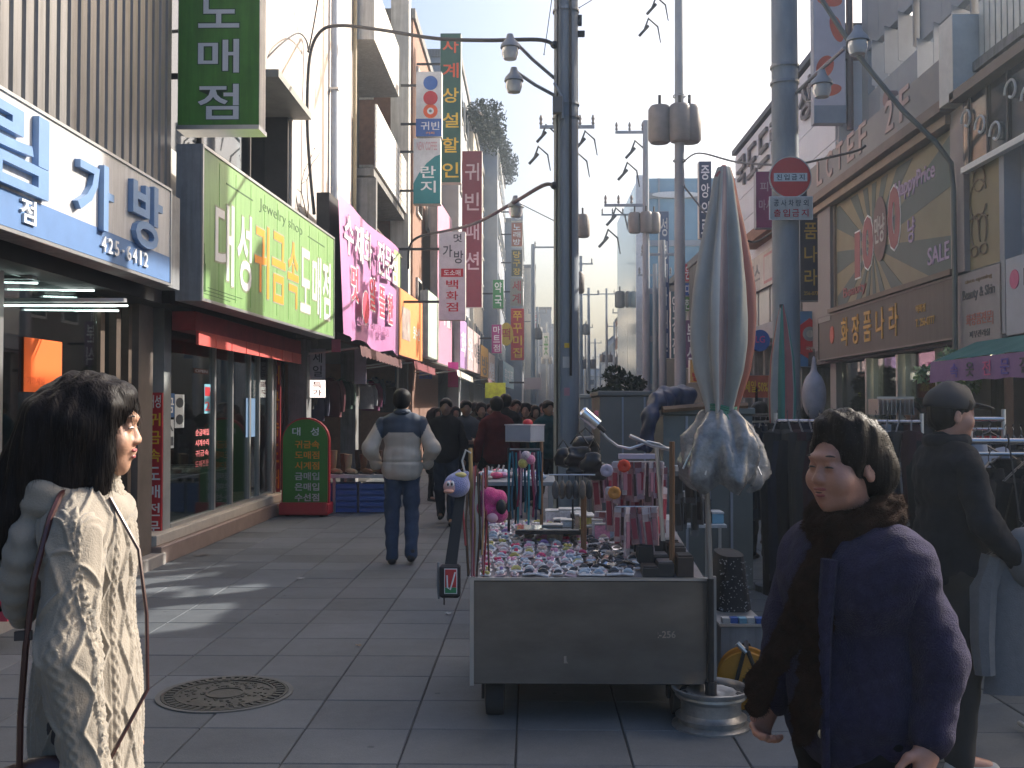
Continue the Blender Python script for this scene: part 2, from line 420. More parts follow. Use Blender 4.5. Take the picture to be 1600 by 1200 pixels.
for cy, cx, i, j in cells:
    hz = .008 + random.uniform(0, .003)
    if (cx - MH.x) ** 2 + (cy - MH.y) ** 2 < .20 ** 2: pass
    if (i, j) in near:
        if tme is None:
            o = tl.build('paving_tile', m_tile, pv); tme = o.data
        else:
            o = bpy.data.objects.new('paving_tile', tme); COL.objects.link(o); adopt(o, pv)
        o.location = (cx, cy, hz); o.rotation_euler = (random.uniform(-.002, .002), random.uniform(-.002, .002), random.uniform(-.003, .003))
    elif j >= 0: far.box(cx - .256, cx + .256, cy - .243, cy + .243, -.02, hz)
far.build('paving_tile', m_tile, pv, kind='stuff')
# manhole
m_iron = M('cast_iron', (.085, .083, .072), .6, .35, var=.3, scale=8, bump=.3, bscale=60)
mh = T('manhole_cover', 'round cast iron manhole cover set in the paving left of the cart', 'manhole cover', (MH.x, MH.y, 0))
q = MB(); q.lathe([(.37, 0), (.37, .017), (.345, .017), (.345, .010)], MH, 48); q.build('outer_ring', M('ring_concrete', (.13, .13, .12), .8, var=.2), mh)
q = MB(); q.lathe([(.343, .0), (.343, .013), (.0, .013)], MH, 48); q.build('lid', m_iron, mh)
q = MB()
for k in range(40):
    a = 2 * math.pi * k / 40; q.obox((MH.x + .30 * math.cos(a), MH.y + .30 * math.sin(a), .016), (.045, .022, .008), Euler((0, 0, a)).to_matrix())
for r0 in (.335, .265, .10): q.lathe([(r0 - .006, .012), (r0 - .006, .019), (r0 + .006, .019), (r0 + .006, .012)], MH, 48)
for k in range(90):
    a = random.uniform(0, 6.28); rr = random.uniform(.115, .25); q.obox((MH.x + rr * math.cos(a), MH.y + rr * math.sin(a), .015), (.018, .008, .005), Euler((0, 0, random.uniform(0, 3))).to_matrix())
q.build('raised_pattern', m_iron, mh, kind='stuff')
# ================================================================ left side, near
ZV = Vector((0, 0, 1))
uL = Vector((.04, 1, 0)).normalized(); nL = Vector((1, -.04, 0)).normalized()
uR = Vector((0, -1, 0)); nR = Vector((-1, 0, 0))
U1 = Vector((0, 1, 0)); N1 = Vector((1, 0, 0))
XP, YM = Vector((1, 0, 0)), Vector((0, -1, 0))
def sign(name, label, o, u, n, w, h, t, face, side, cat='sign', group=None, border=None, bw=.03):
    """sign box; o is the middle of its front"""
    th = T(name, label, cat, o, 0, group)
    MB().fbox(o, u, ZV, n, -w / 2, w / 2, -h / 2, h / 2, -t, -.004).build('sign_box', side, th)
    b = bw if border else .006
    MB().fbox(o, u, ZV, n, -w / 2 + b, w / 2 - b, -h / 2 + b, h / 2 - b, -.006, 0).build('face', face, th)
    if border:
        q = MB()
        for (a0, a1, b0, b1) in ((-w/2, w/2, h/2-b, h/2), (-w/2, w/2, -h/2, -h/2+b), (-w/2, -w/2+b, -h/2+b, h/2-b), (w/2-b, w/2, -h/2+b, h/2-b)):
            q.fbox(o, u, ZV, n, a0, a1, b0, b1, -.004, .012)
        q.build('rim', border, th)
    return th
def step():
    q = MB()
    q.box(-5.2, -3.72, -3, 10.4, -.02, .13, .01); q.build('kerb', M('kerb_stone', (.34, .31, .28), .75, var=.2, scale=4, bump=.2), kind='structure')
step()
# ---- metal clad building with the bag shop
clad = T('clad_building', 'building clad in dark ribbed metal above the bag shop', 'building', (-6, 4, 0))
m_clad = M('ribbed_metal', (.24, .23, .225), .38, .35, var=.16, scale=1.3, stretch=(1, 1, .15), streak=.35)
B('wall', M('clad_backing', (.06, .06, .065), .7, var=.1), clad, -11, -3.57, -3, 9.93, 3.66, 9.3)
y = 3.0; pm = None
while y < 9.85:
    if pm is None:
        o = MB().add([(-.066, 0, 0), (-.0, .03, 0), (-.0, .14, 0), (-.066, .168, 0), (-.066, 0, 5.6), (0, .03, 5.6), (0, .14, 5.6), (-.066, .168, 5.6)], [[0, 1, 5, 4], [1, 2, 6, 5], [2, 3, 7, 6], [3, 2, 1, 0], [4, 5, 6, 7], [0, 4, 7, 3]]).build('panel', m_clad, clad); pm = o.data
        base_inv = o
    else: o = bpy.data.objects.new('panel', pm); COL.objects.link(o); adopt(o, clad)
    o.location = (-3.505, y, 3.69); y += .172
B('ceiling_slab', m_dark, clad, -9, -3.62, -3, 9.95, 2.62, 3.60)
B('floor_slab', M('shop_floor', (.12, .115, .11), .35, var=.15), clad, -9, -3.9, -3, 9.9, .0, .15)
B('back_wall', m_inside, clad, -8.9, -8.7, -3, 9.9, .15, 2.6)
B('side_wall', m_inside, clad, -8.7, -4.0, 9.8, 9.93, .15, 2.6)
B('pillar', M('stone_pillar', (.16, .13, .11), .45, var=.25, scale=3), clad, -4.3, -3.84, 9.94, 10.32, 0, 2.62)
for yy, w in ((5.2, .05), (7.35, .06), (9.1, .09), (9.45, .10), (9.74, .08)): B('mullion', m_brown if w > .06 else m_alu, clad, -3.93, -3.86, yy, yy + w, .15, 2.6)
for (y0, y1) in ((-2.5, 5.19), (5.26, 7.34), (7.42, 9.09)): B('window_pane', glass, clad, -3.90, -3.89, y0, y1, .17, 2.6)
B('sill', m_alu, clad, -3.95, -3.85, -2.5, 9.09, .15, .22)
# bag shop inside: tubes, shelves, bags
for (px, py, Y, ln, horiz) in ((55, 444, 8.6, .6, 0), (130, 436, 8.8, .9, 0), (95, 452, 8.0, .7, 0), (12, 440, 7.2, .5, 1), (60, 476, 7.6, 1.6, 0), (150, 484, 8.4, .8, 0), (90, 463, 8.2, .25, 0)):
    p = at(px, py, Y + .6); p.x = min(p.x, -4.1)
    t = T('ceiling_tube', 'lit fluorescent tube on the bag shop ceiling', 'lamp', p, 0, 'lit tubes in the bag shop')
    MB().cyl(p + Vector((-ln / 2, 0, 0)), p + Vector((ln / 2, .1, 0)), .008, n=8).build('tube', m_tube, t)
    MB().obox(p + Vector((0, .05, .04)), (ln, .06, .03)).build('housing', m_white, t)
bagcols = [(.25, .03, .05), (.05, .05, .06), (.3, .25, .2), (.4, .08, .15), (.1, .12, .2), (.5, .45, .4), (.15, .08, .04)]
def handbag(c, w, h, d, col, group, label, hd=1):
    t = T('handbag', label, 'handbag', c, 0, group)
    m = M('bag_%02d_%02d' % (int(col[0] * 99), int(col[2] * 99)), col, .45, var=.15)
    MB().prism([(-w / 2, 0), (w / 2, 0), (w / 2 * .85, h), (-w / 2 * .85, h)], -d / 2, d / 2)
    q = MB(); q.mat = Matrix.Translation(c) @ Matrix.Rotation(R(90), 4, 'Z') @ Matrix.Rotation(R(90), 4, 'X'); q.prism([(-w / 2, 0), (w / 2, 0), (w / 2 * 1.02, h * .4), (w / 2 * .82, h), (-w / 2 * .82, h), (-w / 2 * 1.02, h * .4)], -d / 2, d / 2); q.build('bag_body', m, t)
    pts = [Vector(c) + Vector((0, w * .28 * math.cos(a), h + hd * h * .55 * math.sin(a))) for a in np.linspace(0, math.pi, 9)]
    MB().tube(pts, .008, 6).build('handle', m, t)
for sh in range(3):
    z = .55 + sh * .62
    s = T('display_shelf', 'glass display shelf of handbags in the bag shop, %s' % ('lowest', 'middle', 'highest')[sh] , 'shelf', (-5.2, 7.5, z))
    B('shelf_board', M('shelf_glass', (.3, .38, .36), .1, var=0), s, -5.5, -4.9, 4.4, 9.3, z - .02, z)
    for yy in (4.5, 7, 9.2): B('bracket', m_alu, s, -5.5, -5.47, yy, yy + .04, z - .3, z - .02)
    yy = 4.7
    while yy < 9.1:
        c = random.choice(bagcols); handbag((-5.15, yy, z), random.uniform(.25, .38), random.uniform(.2, .3), .13, c, 'handbags on the bag shop shelves', 'handbag on display behind the bag shop window'); yy += random.uniform(.42, .62)
# left foreground goods by the window: bright bags on a stand
for k, (px, py, Y, col, h) in enumerate(((6, 830, 6.9, (.75, .03, .12), .34), (22, 818, 7.3, (.55, .5, .6), .34), (12, 930, 6.8, (.6, .05, .1), .3), (42, 760, 7.8, (.7, .02, .05), .12))):
    p = at(px, py, Y); p.z = max(p.z - h / 2, .16)
    handbag(p, h * .8, h, .12, col, None, ('hot pink handbag hung low at the far left edge', 'pale lilac handbag with gloss beside the pink one', 'crimson handbag lowest at the far left edge', 'tiny red purse by the shop window')[k])
gr = at(12, 752, 6.6)
t = T('price_card', 'pale green price card tilted at the far left edge', 'card', gr)
MB().obox(gr, (.012, .2, .14), Euler((R(-12), R(5), 0)).to_matrix()).build('card_sheet', P('green_card', .25, .75, .35, var=.04), t)
p = atx(58, 571, -3.88)
t = T('poster', 'blank bright orange notice taped inside the bag shop window', 'poster', p)
B('sheet', P('orange_paper', .95, .16, .02, var=.03), t, -3.885, -3.878, p.y - .21, p.y + .42, p.z - .21, p.z + .21)
text('가방세일', Vector((-3.877, p.y - .02, p.z - .12)), U1, ZV, N1, 0, 0, .28, .06, P('orange_ink', .8, .12, .02, var=0), t, .001)
# ---- bag shop sign
zb, zt = 2.71, 3.60
bs = sign('shop_sign', 'long white bag shop sign with raised blue letters 림가방', Vector((-3.3, 6.45, (zb + zt) / 2)), U1, N1, 5.66, zt - zb, .2, M('sign_white', (.60, .60, .60), .4, var=.06, scale=2, streak=.22), m_grey, border=m_alu, bw=.022)
fo = Vector((-3.298, 6.45, zb))
MB().fbox(fo, U1, ZV, N1, -2.8, 2.8, .03, .26, -.002, .002).build('blue_band', P('band_blue', .10, .20, .40, var=.08), bs)
for ch, y0, y1, z0, z1 in (('림', 5.93, 6.82, .28, .82), ('가', 7.26, 7.9, .24, .74), ('방', 8.28, 8.95, .24, .80)):
    V0 = text(ch, fo, U1, ZV, N1, (y0 + y1) / 2 - 6.45, (z0 + z1) / 2, y1 - y0, z1 - z0, m_lblue, bs, .045, 'letter', .02)
text('점', fo, U1, ZV, N1, 6.60 - 6.45, .17, .2, .16, m_wl, bs, .02, 'letter')
row('425-6412', fo, U1, ZV, N1, 7.72 - 6.45, 8.70 - 6.45, .15, .12, m_wl, bs, .02, .7)
MB().fbox(Vector((-3.3, 9.28, zb)), U1, ZV, N1, .0, .33, 0, .87, -.2, -.03).build('end_cap', m_grey, bs)
# ---- jewellery building
jw = T('jewellery_building', 'jewellery shop building with glazed upper floor and green sign', 'building', (-6, 12.7, 0))
def X3(Y): return -3.66 + .04 * (Y - 10)
B('ground_slab', M('pink_stone', (.27, .20, .17), .5, var=.15, scale=5), jw, -9, -3.74, 10.33, 16.3, 0, .19, .01)
B('step', M('pale_stone', (.5, .46, .40), .6, var=.12), jw, -4.6, -3.80, 10.35, 16.2, .19, .30, .008)
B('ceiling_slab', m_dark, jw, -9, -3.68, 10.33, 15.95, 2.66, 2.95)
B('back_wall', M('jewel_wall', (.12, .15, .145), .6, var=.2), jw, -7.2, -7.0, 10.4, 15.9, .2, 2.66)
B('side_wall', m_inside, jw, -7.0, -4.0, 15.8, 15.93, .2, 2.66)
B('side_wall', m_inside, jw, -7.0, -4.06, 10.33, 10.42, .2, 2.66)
B('pillar', M('grey_tile_pillar', (.32, .33, .32), .25, var=.1), jw, -4.13, -3.90, 10.80, 11.02, .3, 2.66)
for yy, w in ((12.55, .06), (13.3, .05), (14.12, .07), (14.62, .05), (15.35, .1), (15.55, .1)): B('door_frame', m_alu, jw, -3.97, -3.90, yy, yy + w, .3, 2.62)
for (y0, y1) in ((11.03, 12.54), (12.62, 13.29), (13.36, 14.11), (14.2, 14.61), (14.68, 15.34)): B('shop_pane', glass, jw, -3.94, -3.93, y0, y1, .32, 2.6)
B('sill', m_alu, jw, -3.99, -3.89, 11.02, 15.4, .30, .34)
# posters on the glass
XG = -3.925
def paper(px0, px1, py0, py1, m, label, txt=None, tm=None, name='poster', X=XG):
    a = atx(px0, py0, X); b = atx(px1, py1, X); a1 = atx(px0, (py0 + py1) / 2, X)
    t = T(name, label, 'poster', ((X, (a.y + b.y) / 2, (a.z + b.z) / 2)))
    B('sheet', m, t, X, X + .004, a.y, b.y, min(a.z, b.z), max(a.z, b.z))
    if txt:
        L = txt.split('|'); h = abs(a.z - b.z) / len(L)
        for i, s in enumerate(L): text(s, Vector((X + .005, (a.y + b.y) / 2, max(a.z, b.z) - h * (i + .5))), U1, ZV, N1, 0, 0, (b.y - a.y) * .85, h * .62, tm or m_dl, t, .001)
m_pap = P('paper_white', .62, .66, .66, var=.05)
paper(257, 272, 614, 652, P('paper_blue', .03, .12, .3, var=.1), 'blue poster on the jewellery window, nearest the red banner', '금', m_wl)
paper(273, 287, 616, 668, m_pap, 'white strip notice on the jewellery window beside the blue poster', '·|·')
paper(256, 271, 656, 700, m_pap, 'white notice low on the jewellery window under the blue poster', 'A|1')
paper(303, 327, 668, 730, GLASS('clear_film', (.8, .8, .8), .05, .2, .3), 'clear sheet of red and white lettering stuck on the jewellery window', '순금매입|시계수리|귀금속|도매전문', P('pink_ink', .75, .2, .2, var=.05))
paper(319, 328, 600, 646, P('paper_teal', .15, .4, .5, var=.2), 'narrow teal and red notice on the jewellery window', '1|2', m_red)
paper(384, 398, 622, 682, P('paper_dim_blue', .10, .18, .3, var=.1), 'dim blue poster on the jewellery shop door')
paper(303, 325, 575, 585, P('plate_brown', .2, .08, .05, var=.1), 'brown plate high on the jewellery window', 'OPEN', m_wl)
for (px, py, Y) in ((363, 580, 14.5), (297, 752, 12.2), (270, 430, 12.2), (340, 760, 13.6)):
    p = at(px, py, Y); p.x = min(p.x, -4.2)
    t = T('spot_bulb', 'small warm bulb glowing inside the jewellery shop', 'lamp', p, 0, 'warm bulbs in the jewellery shop')
    MB().sph(p, .022).build('bulb', m_bulb, t); MB().cyl(p + Vector((0, 0, .015)), p + Vector((0, 0, .08)), .015).build('socket', m_alu, t)
ct = T('display_counter', 'glass topped jewellery counter behind the shop window', 'counter', (-4.6, 12.6, .3))
B('cabinet', M('cab_grey', (.10, .12, .12), .5, var=.1), ct, -5.1, -4.1, 11.1, 13.9, .3, .78); B('glass_case', glass, ct, -5.1, -4.1, 11.1, 13.9, .79, 1.12); B('lit_rim', M('pale_rim', (.6, .62, .6), .3), ct, -5.1, -4.08, 11.1, 13.9, .775, .79)
for k in range(6): B('tray', m_white, ct, -4.9, -4.3, 11.2 + k * .45, 11.5 + k * .45, .80, .84)
# red shutter awning over the door
aw = T('shutter_awning', 'folded red awning over the jewellery shop door', 'awning', (-3.75, 12.9, 2.5))
B('casing', M('awning_red', (.33, .03, .04), .6, var=.2), aw, -3.80, -3.55, 10.75, 15.7, 2.42, 2.62)
for k in range(8): B('valance_strip', M('awning_edge', (.75, .12, .10), .6, var=.1), aw, -3.56, -3.53, 10.8 + k * .61, 10.8 + k * .61 + .58, 2.27, 2.42)
B('arm', m_dark, aw, -3.9, -3.6, 15.6, 15.64, 2.3, 2.34)
# red vertical banner
def vbanner(name, label, x0, x1, Y, z0, z1, m, txt, cols, side=m_grey, t=.03, w=.8):
    th = T(name, label, 'banner', ((x0 + x1) / 2, Y, z0))
    B('panel', m, th, x0, x1, Y, Y + t, z0, z1)
    s = (z1 - z0) / len(txt)
    for i, ch in enumerate(txt):
        o = Vector(((x0 + x1) / 2, Y - .001, z1 - s * (i + .5)))
        text(ch, o, XP, ZV, YM, 0, 0, (x1 - x0) * w * (1 if len(ch) < 2 else 1), s * .72, cols(i), th, .003, 'letter')
vbanner('vertical_banner', 'narrow red banner with 대성귀금속도매전문점 at the shop corner', -4.07, -3.905, 10.77, .05, 1.76, m_red, ['대성', '귀', '금', '속', '도', '매', '전', '문', '점'], lambda i: m_yel if i in (1, 2, 3) else m_wl)
vbanner('vertical_banner', 'dark red board with faint yellow lettering beside the door', -4.02, -3.84, 15.62, .31, 2.3, M('deep_red', (.28, .015, .02), .5), list('귀금속도매'), lambda i: m_org)
# ---- green long sign 대성귀금속도매점
GZ0, GZ1 = 2.655, 4.21; GW = 5.62
gc = Vector((-3.25 + .04 * GW / 2, 10 + GW / 2, (GZ0 + GZ1) / 2))
m_lime = M('lime_face', (.27, .46, .17), .4, var=.12, scale=.8, streak=.22)
gs = sign('shop_sign', 'long lime green jewellery sign reading 대성귀금속도매점', gc, uL, nL, GW, GZ1 - GZ0, .26, m_lime, m_grey, border=m_alu, bw=.03)
for k in range(10): MB().fbox(gc, uL, ZV, nL, -GW / 2 + .5 + k * .52, -GW / 2 + .505 + k * .52, -.7, .7, -.001, .003).build('face_seam', P('seam_green', .22, .5, .12), gs)
gtx = '대성귀금속도매점'; edges = [.32, 1.02, 1.62, 2.30, 3.0, 3.62, 4.25, 4.85, 5.42]
m_out = P('letter_outline', .35, .38, .25, var=.05)
for i, ch in enumerate(gtx):
    a, b = edges[i] - GW / 2, edges[i + 1] - GW / 2
    text(ch, gc, uL, ZV, nL, (a + b) / 2, -.10, (b - a) * .86, .90, m_out, gs, .003, 'letter_edge', .03)
    text(ch, gc, uL, ZV, nL, (a + b) / 2, -.10, (b - a) * .82, .86, m_org if i in (2, 3, 4) else m_wl, gs, .006, 'letter', .012)
text('Jewelry shop', gc, uL, ZV, nL, .0, .54, 1.9, .17, P('dark_green_ink', .05, .12, .04), gs, .003, 'small_lettering', -.012)
for (a, b) in ((-2.1, -1.2), (1.25, 2.2)): MB().fbox(gc, uL, ZV, nL, a, b, .53, .545, 0, .003).build('rule_line', P('dark_green_ink'), gs)
for k in range(3): MB().fbox(gc, uL, ZV, nL, -2.75 + .06 * k, -1.95 + .2 * k, -.70 + .035 * k, -.695 + .035 * k, 0, .003).build('corner_line', P('dark_green_ink'), gs)
for k in range(3): MB().fbox(gc, uL, ZV, nL, -2.74 + .02 * k, -2.735 + .02 * k, -.68, -.2 - .1 * k, 0, .003).build('corner_line', P('dark_green_ink'), gs)
# ---- projecting signs: px box on the picture, depth Y
def psign(px0, px1, py0, py1, Y, t, face, side, name, label, wall_x=None, left=True, border=None, group=None, bw=.02):
    a = at(px0, py0, Y); b = at(px1, py1, Y); o = Vector(((a.x + b.x) / 2, Y, (a.z + b.z) / 2)); w, h = b.x - a.x, a.z - b.z
    th = sign(name, label, o, XP, YM, w, h, t, face, side, 'sign', group, border, bw)
    if wall_x is not None:
        for zz in (h * .3, -h * .3):
            x0, x1 = (wall_x, a.x) if left else (b.x, wall_x)
            if x1 - x0 > .02: B('bracket', m_dark, th, x0, x1, Y + t * .4, Y + t * .4 + .05, o.z + zz, o.z + zz + .05)
    return th, o, w, h
th, o, w, h = psign(280, 405, -200, 196, 10.25, .24, m_green, m_offw, 'projecting_sign', 'tall green projecting sign reading 도매점 in white', -3.7)
s = h / 6.0
for ch, py0, py1 in (('도', -12, 45), ('매', 60, 115), ('점', 130, 188), ('속', -90, -30), ('금', -165, -105)):
    a = at(342, (py0 + py1) / 2, 10.25); text(ch, Vector((o.x, o.y - .001, a.z)), XP, ZV, YM, .0, 0, w * .52, (py1 - py0) / 1600 * 10.25, P('letter_edge_dk', .02, .08, .02), th, .003, 'letter_edge', .035)
    text(ch, Vector((o.x, o.y - .001, a.z)), XP, ZV, YM, .0, 0, w * .50, (py1 - py0) / 1600 * 10.25 * .97, m_wl, th, .006, 'letter', .012)
MB().fbox(o, XP, ZV, YM, -w / 2 - .0, w / 2 + .005, -h / 2 - .045, -h / 2, -.28, .03).build('bottom_tray', m_alu, th)
# glazed upper floor behind the green signs
B('upper_wall', M('upper_white', (.66, .64, .60), .55, var=.08, scale=1.5), jw, -9, -3.73, 9.95, 13.2, 6.9, 10.2)
B('upper_pane', glass_up, jw, -3.80, -3.79, 10.02, 11.55, 4.3, 6.9); B('upper_pane', glass_up, jw, -3.79, -3.78, 11.62, 13.15, 4.3, 6.9)
B('mullion', m_dark, jw, -3.81, -3.76, 11.55, 11.62, 4.3, 6.9); B('spandrel', m_offw, jw, -9, -3.72, 9.95, 15.9, 2.96, 4.28)
B('inner_wall', M('curtain_pale', (.5, .56, .54), .8, var=.15, scale=2), jw, -4.6, -4.5, 10, 13.2, 4.3, 6.9)
# ---- white rendered building with bay window, Y 13.2 .. 20.3
wb = T('white_building', 'tall pale rendered building behind the pink shoe sign', 'building', (-6, 17, 0))
m_rend = M('pale_render', (.60, .555, .53), .75, var=.09, scale=.7, streak=.20)
XW = -3.56
B('wall', m_rend, wb, -9, XW, 15.1, 20.3, 2.95, 11.5); B('wall', m_rend, wb, -9, XW, 13.2, 15.1, 5.95, 11.5); B('wall', m_rend, wb, -9, XW, 13.2, 15.1, 2.96, 4.3)
B('bay_recess', m_dark, wb, -5.5, -5.4, 13.2, 15.1, 4.3, 5.95)
B('window_hood', M('hood_grey', (.25, .26, .24), .6), wb, -4.2, -3.28, 13.15, 15.15, 5.9, 6.0)
B('window_pane', glass_up, wb, -3.95, -3.94, 13.25, 14.1, 4.3, 5.9); B('window_pane', glass_up, wb, -3.95, -3.94, 14.16, 15.05, 4.3, 5.9)
B('mullion', m_dark, wb, -3.97, -3.91, 14.1, 14.16, 4.3, 5.9); B('window_jamb', m_dark, wb, -4.4, -3.6, 15.0, 15.09, 4.3, 5.9)
MB().cyl((XW + .09, 17.9, 2.9), (XW + .09, 17.9, 11.4), .065, n=12).build('drainpipe', M('pipe_blue_grey', (.42, .47, .55), .5), wb)
for z in (5, 7.2, 9.4): B('pipe_clip', m_alu, wb, XW, XW + .17, 17.82, 17.98, z, z + .04)
MB().cyl((XW + .05, 20.2, 2.9), (XW + .05, 20.2, 11.4), .04, n=10).build('drainpipe', M('pipe_ochre', (.4, .33, .2), .5), wb)
# dry climber by the bay window
def twigs(base, n, h, spread, m, parent):
    q = MB()
    for k in range(n):
        p = Vector(base); d = Vector((random.gauss(0, .3), random.gauss(0, .3), 1)).normalized(); pts = [p.copy()]
        for j in range(7):
            d = (d + Vector((random.gauss(0, spread), random.gauss(0, spread), random.gauss(.1, .2)))).normalized(); p = p + d * h / 7 * random.uniform(.6, 1.1); pts.append(p.copy())
            if random.random() < .6: q.tube([p, p + Vector((random.gauss(0, .08), random.gauss(0, .08), random.gauss(0, .08)))], [.006, .002], 4)
        q.tube(pts, [.012 - .0014 * i for i in range(8)], 5)
    return q.build('stem', m, parent, kind='stuff')
t = T('dry_climber', 'dry leafless climber beside the bay window', 'plant', (-3.4, 15.3, 4.3)); twigs((-3.38, 15.35, 4.25), 6, 1.7, .25, M('dry_twig', (.10, .08, .06), .9), t)
# ---- pink shoe sign (curved vinyl banner on frame)
PZ0, PZ1 = 2.74, 4.92; PW = 5.7; pc = Vector((-3.02 + .04 * PW / 2, 15.72 + PW / 2, (PZ0 + PZ1) / 2))
m_pink = M('pink_vinyl', (.60, .27, .50), .35, var=.10, scale=.6, bump=.25, bscale=2)
ps = T('shop_sign', 'big pink vinyl shoe shop sign reading 수제화 전문점', 'sign', pc)
q = MB(); N = 26; m0 = fm(pc, uL, ZV, nL); V = []; F = []
for j in range(9):
    for i in range(N + 1):
        a = -PW / 2 + PW * i / N; b = -1.09 + 2.18 * j / 8 + (-.05 * math.sin(i * .5) - .05 * (i / N) if j == 0 else 0)
        V.append(m0 @ Vector((a, b, .03 * math.sin(i * .7) * (1 - j / 8) + .04 * math.sin(i * .31 + 1) + (.12 * math.exp(-((i - 1) / 2.0) ** 2)) * (1 - j / 8))))
for j in range(8):
    for i in range(N): k = j * (N + 1) + i; F.append([k, k + 1, k + N + 2, k + N + 1])
q.add(V, F); q.build('vinyl_sheet', m_pink, ps, True)
MB().fbox(pc, uL, ZV, nL, -PW / 2 - .02, PW / 2, -1.02, 1.1, -.3, -.10).build('sign_box', m_dark, ps)
fp = pc + nL * .085
for ch, a in (('수', .42), ('제', 1.2), ('화', 1.95), ('전', 3.15), ('문', 3.9), ('점', 4.6)):
    text(ch, fp, uL, ZV, nL, a - PW / 2 + .1, .52 + (0 if a < 3 else .04), .70, .66, P('edge_plum', .25,.12,.22), ps, .003, 'letter_edge', .03); text(ch, fp, uL, ZV, nL, a - PW / 2 + .1, .52 + (0 if a < 3 else .04), .66, .62, m_wl, ps, .01, 'letter')
m_rl = P('rose_letter', .75, .06, .12, var=.05)
for ch, a, b in (('멋', 1.0, -.2), ('.', 1.9, -.5), ('알', 2.5, -.2), ('뜰', 3.4, -.25), ('한', 4.3, -.3)):
    text(ch, fp, uL, ZV, nL, a - PW / 2, b, .62, .62, m_wl, ps, .003, 'letter_edge', .05); text(ch, fp, uL, ZV, nL, a - PW / 2, b, .56, .56, m_rl, ps, .01, 'letter')
text('신사화 숙녀화 맞춤', fp, uL, ZV, nL, -.2, -.78, 3.0, .16, P('mauve_ink', .4, .15, .3), ps, .004, 'small_lettering')
MB().fbox(fp, uL, ZV, nL, PW / 2 - 1.0, PW / 2 - .3, .25, .95, 0, .004).build('colour_patch', P('lime_patch', .45, .65, .25), ps)
# ---- orange sign and the row further on
def fsign(y0, y1, x, z0, z1, face, label, txt=None, tm=None, side=m_grey, name='shop_sign', t=.2, slope=.04, border=None, vert=False):
    w = (y1 - y0); o = Vector((x + slope * w / 2, (y0 + y1) / 2, (z0 + z1) / 2)); u = Vector((slope, 1, 0)).normalized(); n = Vector((1, -slope, 0)).normalized()
    th = sign(name, label, o, u, n, w, z1 - z0, t, face, side, border=border)
    if txt: row(txt, o, u, ZV, n, -w / 2 * .85, w / 2 * .85, 0, (z1 - z0) * .5, tm or m_wl, th, .01)
    return th, o, u, n
th, o, u, n = fsign(21.5, 24.9, -2.79, 2.72, 4.15, M('orange_vinyl', (.85, .32, .10), .5, var=.1), 'orange vinyl shop sign with a grey photo panel, beyond the pink sign')
MB().fbox(o, u, ZV, n, -1.3, -.2, -.35, .35, 0, .006).build('photo_panel', M('grey_photo', (.35, .28, .25), .6, var=.6, scale=3), th)
text('옷수선', o, u, ZV, n, .75, -.1, 1.0, .3, m_wl, th, .006)

for k, (px, py, w_, h_, m_, lab) in enumerate(((316, 868, .16, .10, m_black, 'small black mat on the kerb in front of the jewellery shop'), (655, 807, .05, .04, m_offw, 'tiny white paper scrap on the paving left of the walking man'), (470, 905, .06, .05, P('scrap_grey', .3, .3, .3), 'grey crumpled wrapper on the paving by the light patch'), (560, 1010, .04, .03, P('scrap_tan', .35, .27, .18), 'tan cigarette packet scrap on the near paving'), (700, 960, .04, .05, m_offw, 'white ticket stub near the left cart wheel'))):
    p = gp(px, py, .012); q = MB(); q.mat = Matrix.Translation((p.x, p.y, .0125)) @ Matrix.Rotation(random.uniform(0, 3), 4, 'Z')
    n_ = 5; V = [(w_ * (i / n_ - .5), h_ * (j / n_ - .5), .004 + random.uniform(0, .012) * (k > 0)) for j in range(n_ + 1) for i in range(n_ + 1)]; q.add(V, [[j * 6 + i, j * 6 + i + 1, j * 6 + i + 7, j * 6 + i + 6] for j in range(n_) for i in range(n_)])
    tag(q.build(('floor_mat' if k == 0 else 'paper_scrap'), m_, None), lab, 'mat' if k == 0 else 'litter')
# ================================================================ balcony building Y 20.3 .. 26
bb = T('balcony_building', 'dark concrete building with white slatted balconies past the pale wall', 'building', (-6, 23, 0))
m_dkc = M('dark_concrete', (.13, .12, .11), .8, var=.25, scale=3)
B('wall', m_dkc, bb, -9, -4.35, 20.3, 25.7, 2.95, 13.5)
B('floor_edge', m_offw, bb, -4.35, -3.15, 20.35, 24.2, 9.0, 10.2); B('floor_edge', m_offw, bb, -4.35, -3.15, 20.35, 24.2, 11.6, 12.8)
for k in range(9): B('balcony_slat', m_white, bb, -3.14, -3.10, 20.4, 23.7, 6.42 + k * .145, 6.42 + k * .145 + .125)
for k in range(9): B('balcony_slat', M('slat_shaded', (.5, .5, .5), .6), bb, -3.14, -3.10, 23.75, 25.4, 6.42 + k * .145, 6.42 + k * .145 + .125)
B('balcony_floor', m_conc, bb, -4.35, -3.15, 20.35, 25.4, 6.25, 6.40)
for k in range(8): B('canopy_slat', m_brown, bb, -4.3 + .145 * k, -4.2 + .145 * k, 20.35, 25.2, 6.05 - .11 * k, 6.09 - .11 * k)
B('column', m_offw, bb, -3.5, -3.05, 25.3, 25.75, 2.8, 13.5); B('column', m_conc, bb, -3.5, -3.1, 20.32, 20.5, 2.9, 6.2)
for k, z in enumerate((3.4, 7.75, 10.3)):
    w = B('window_frame', m_alu, bb, -4.36, -4.30, 20.9, 24.8, z, z + 1.15); B('pane', glass_up, w, -4.30, -4.29, 21, 24.7, z + .08, z + 1.07)
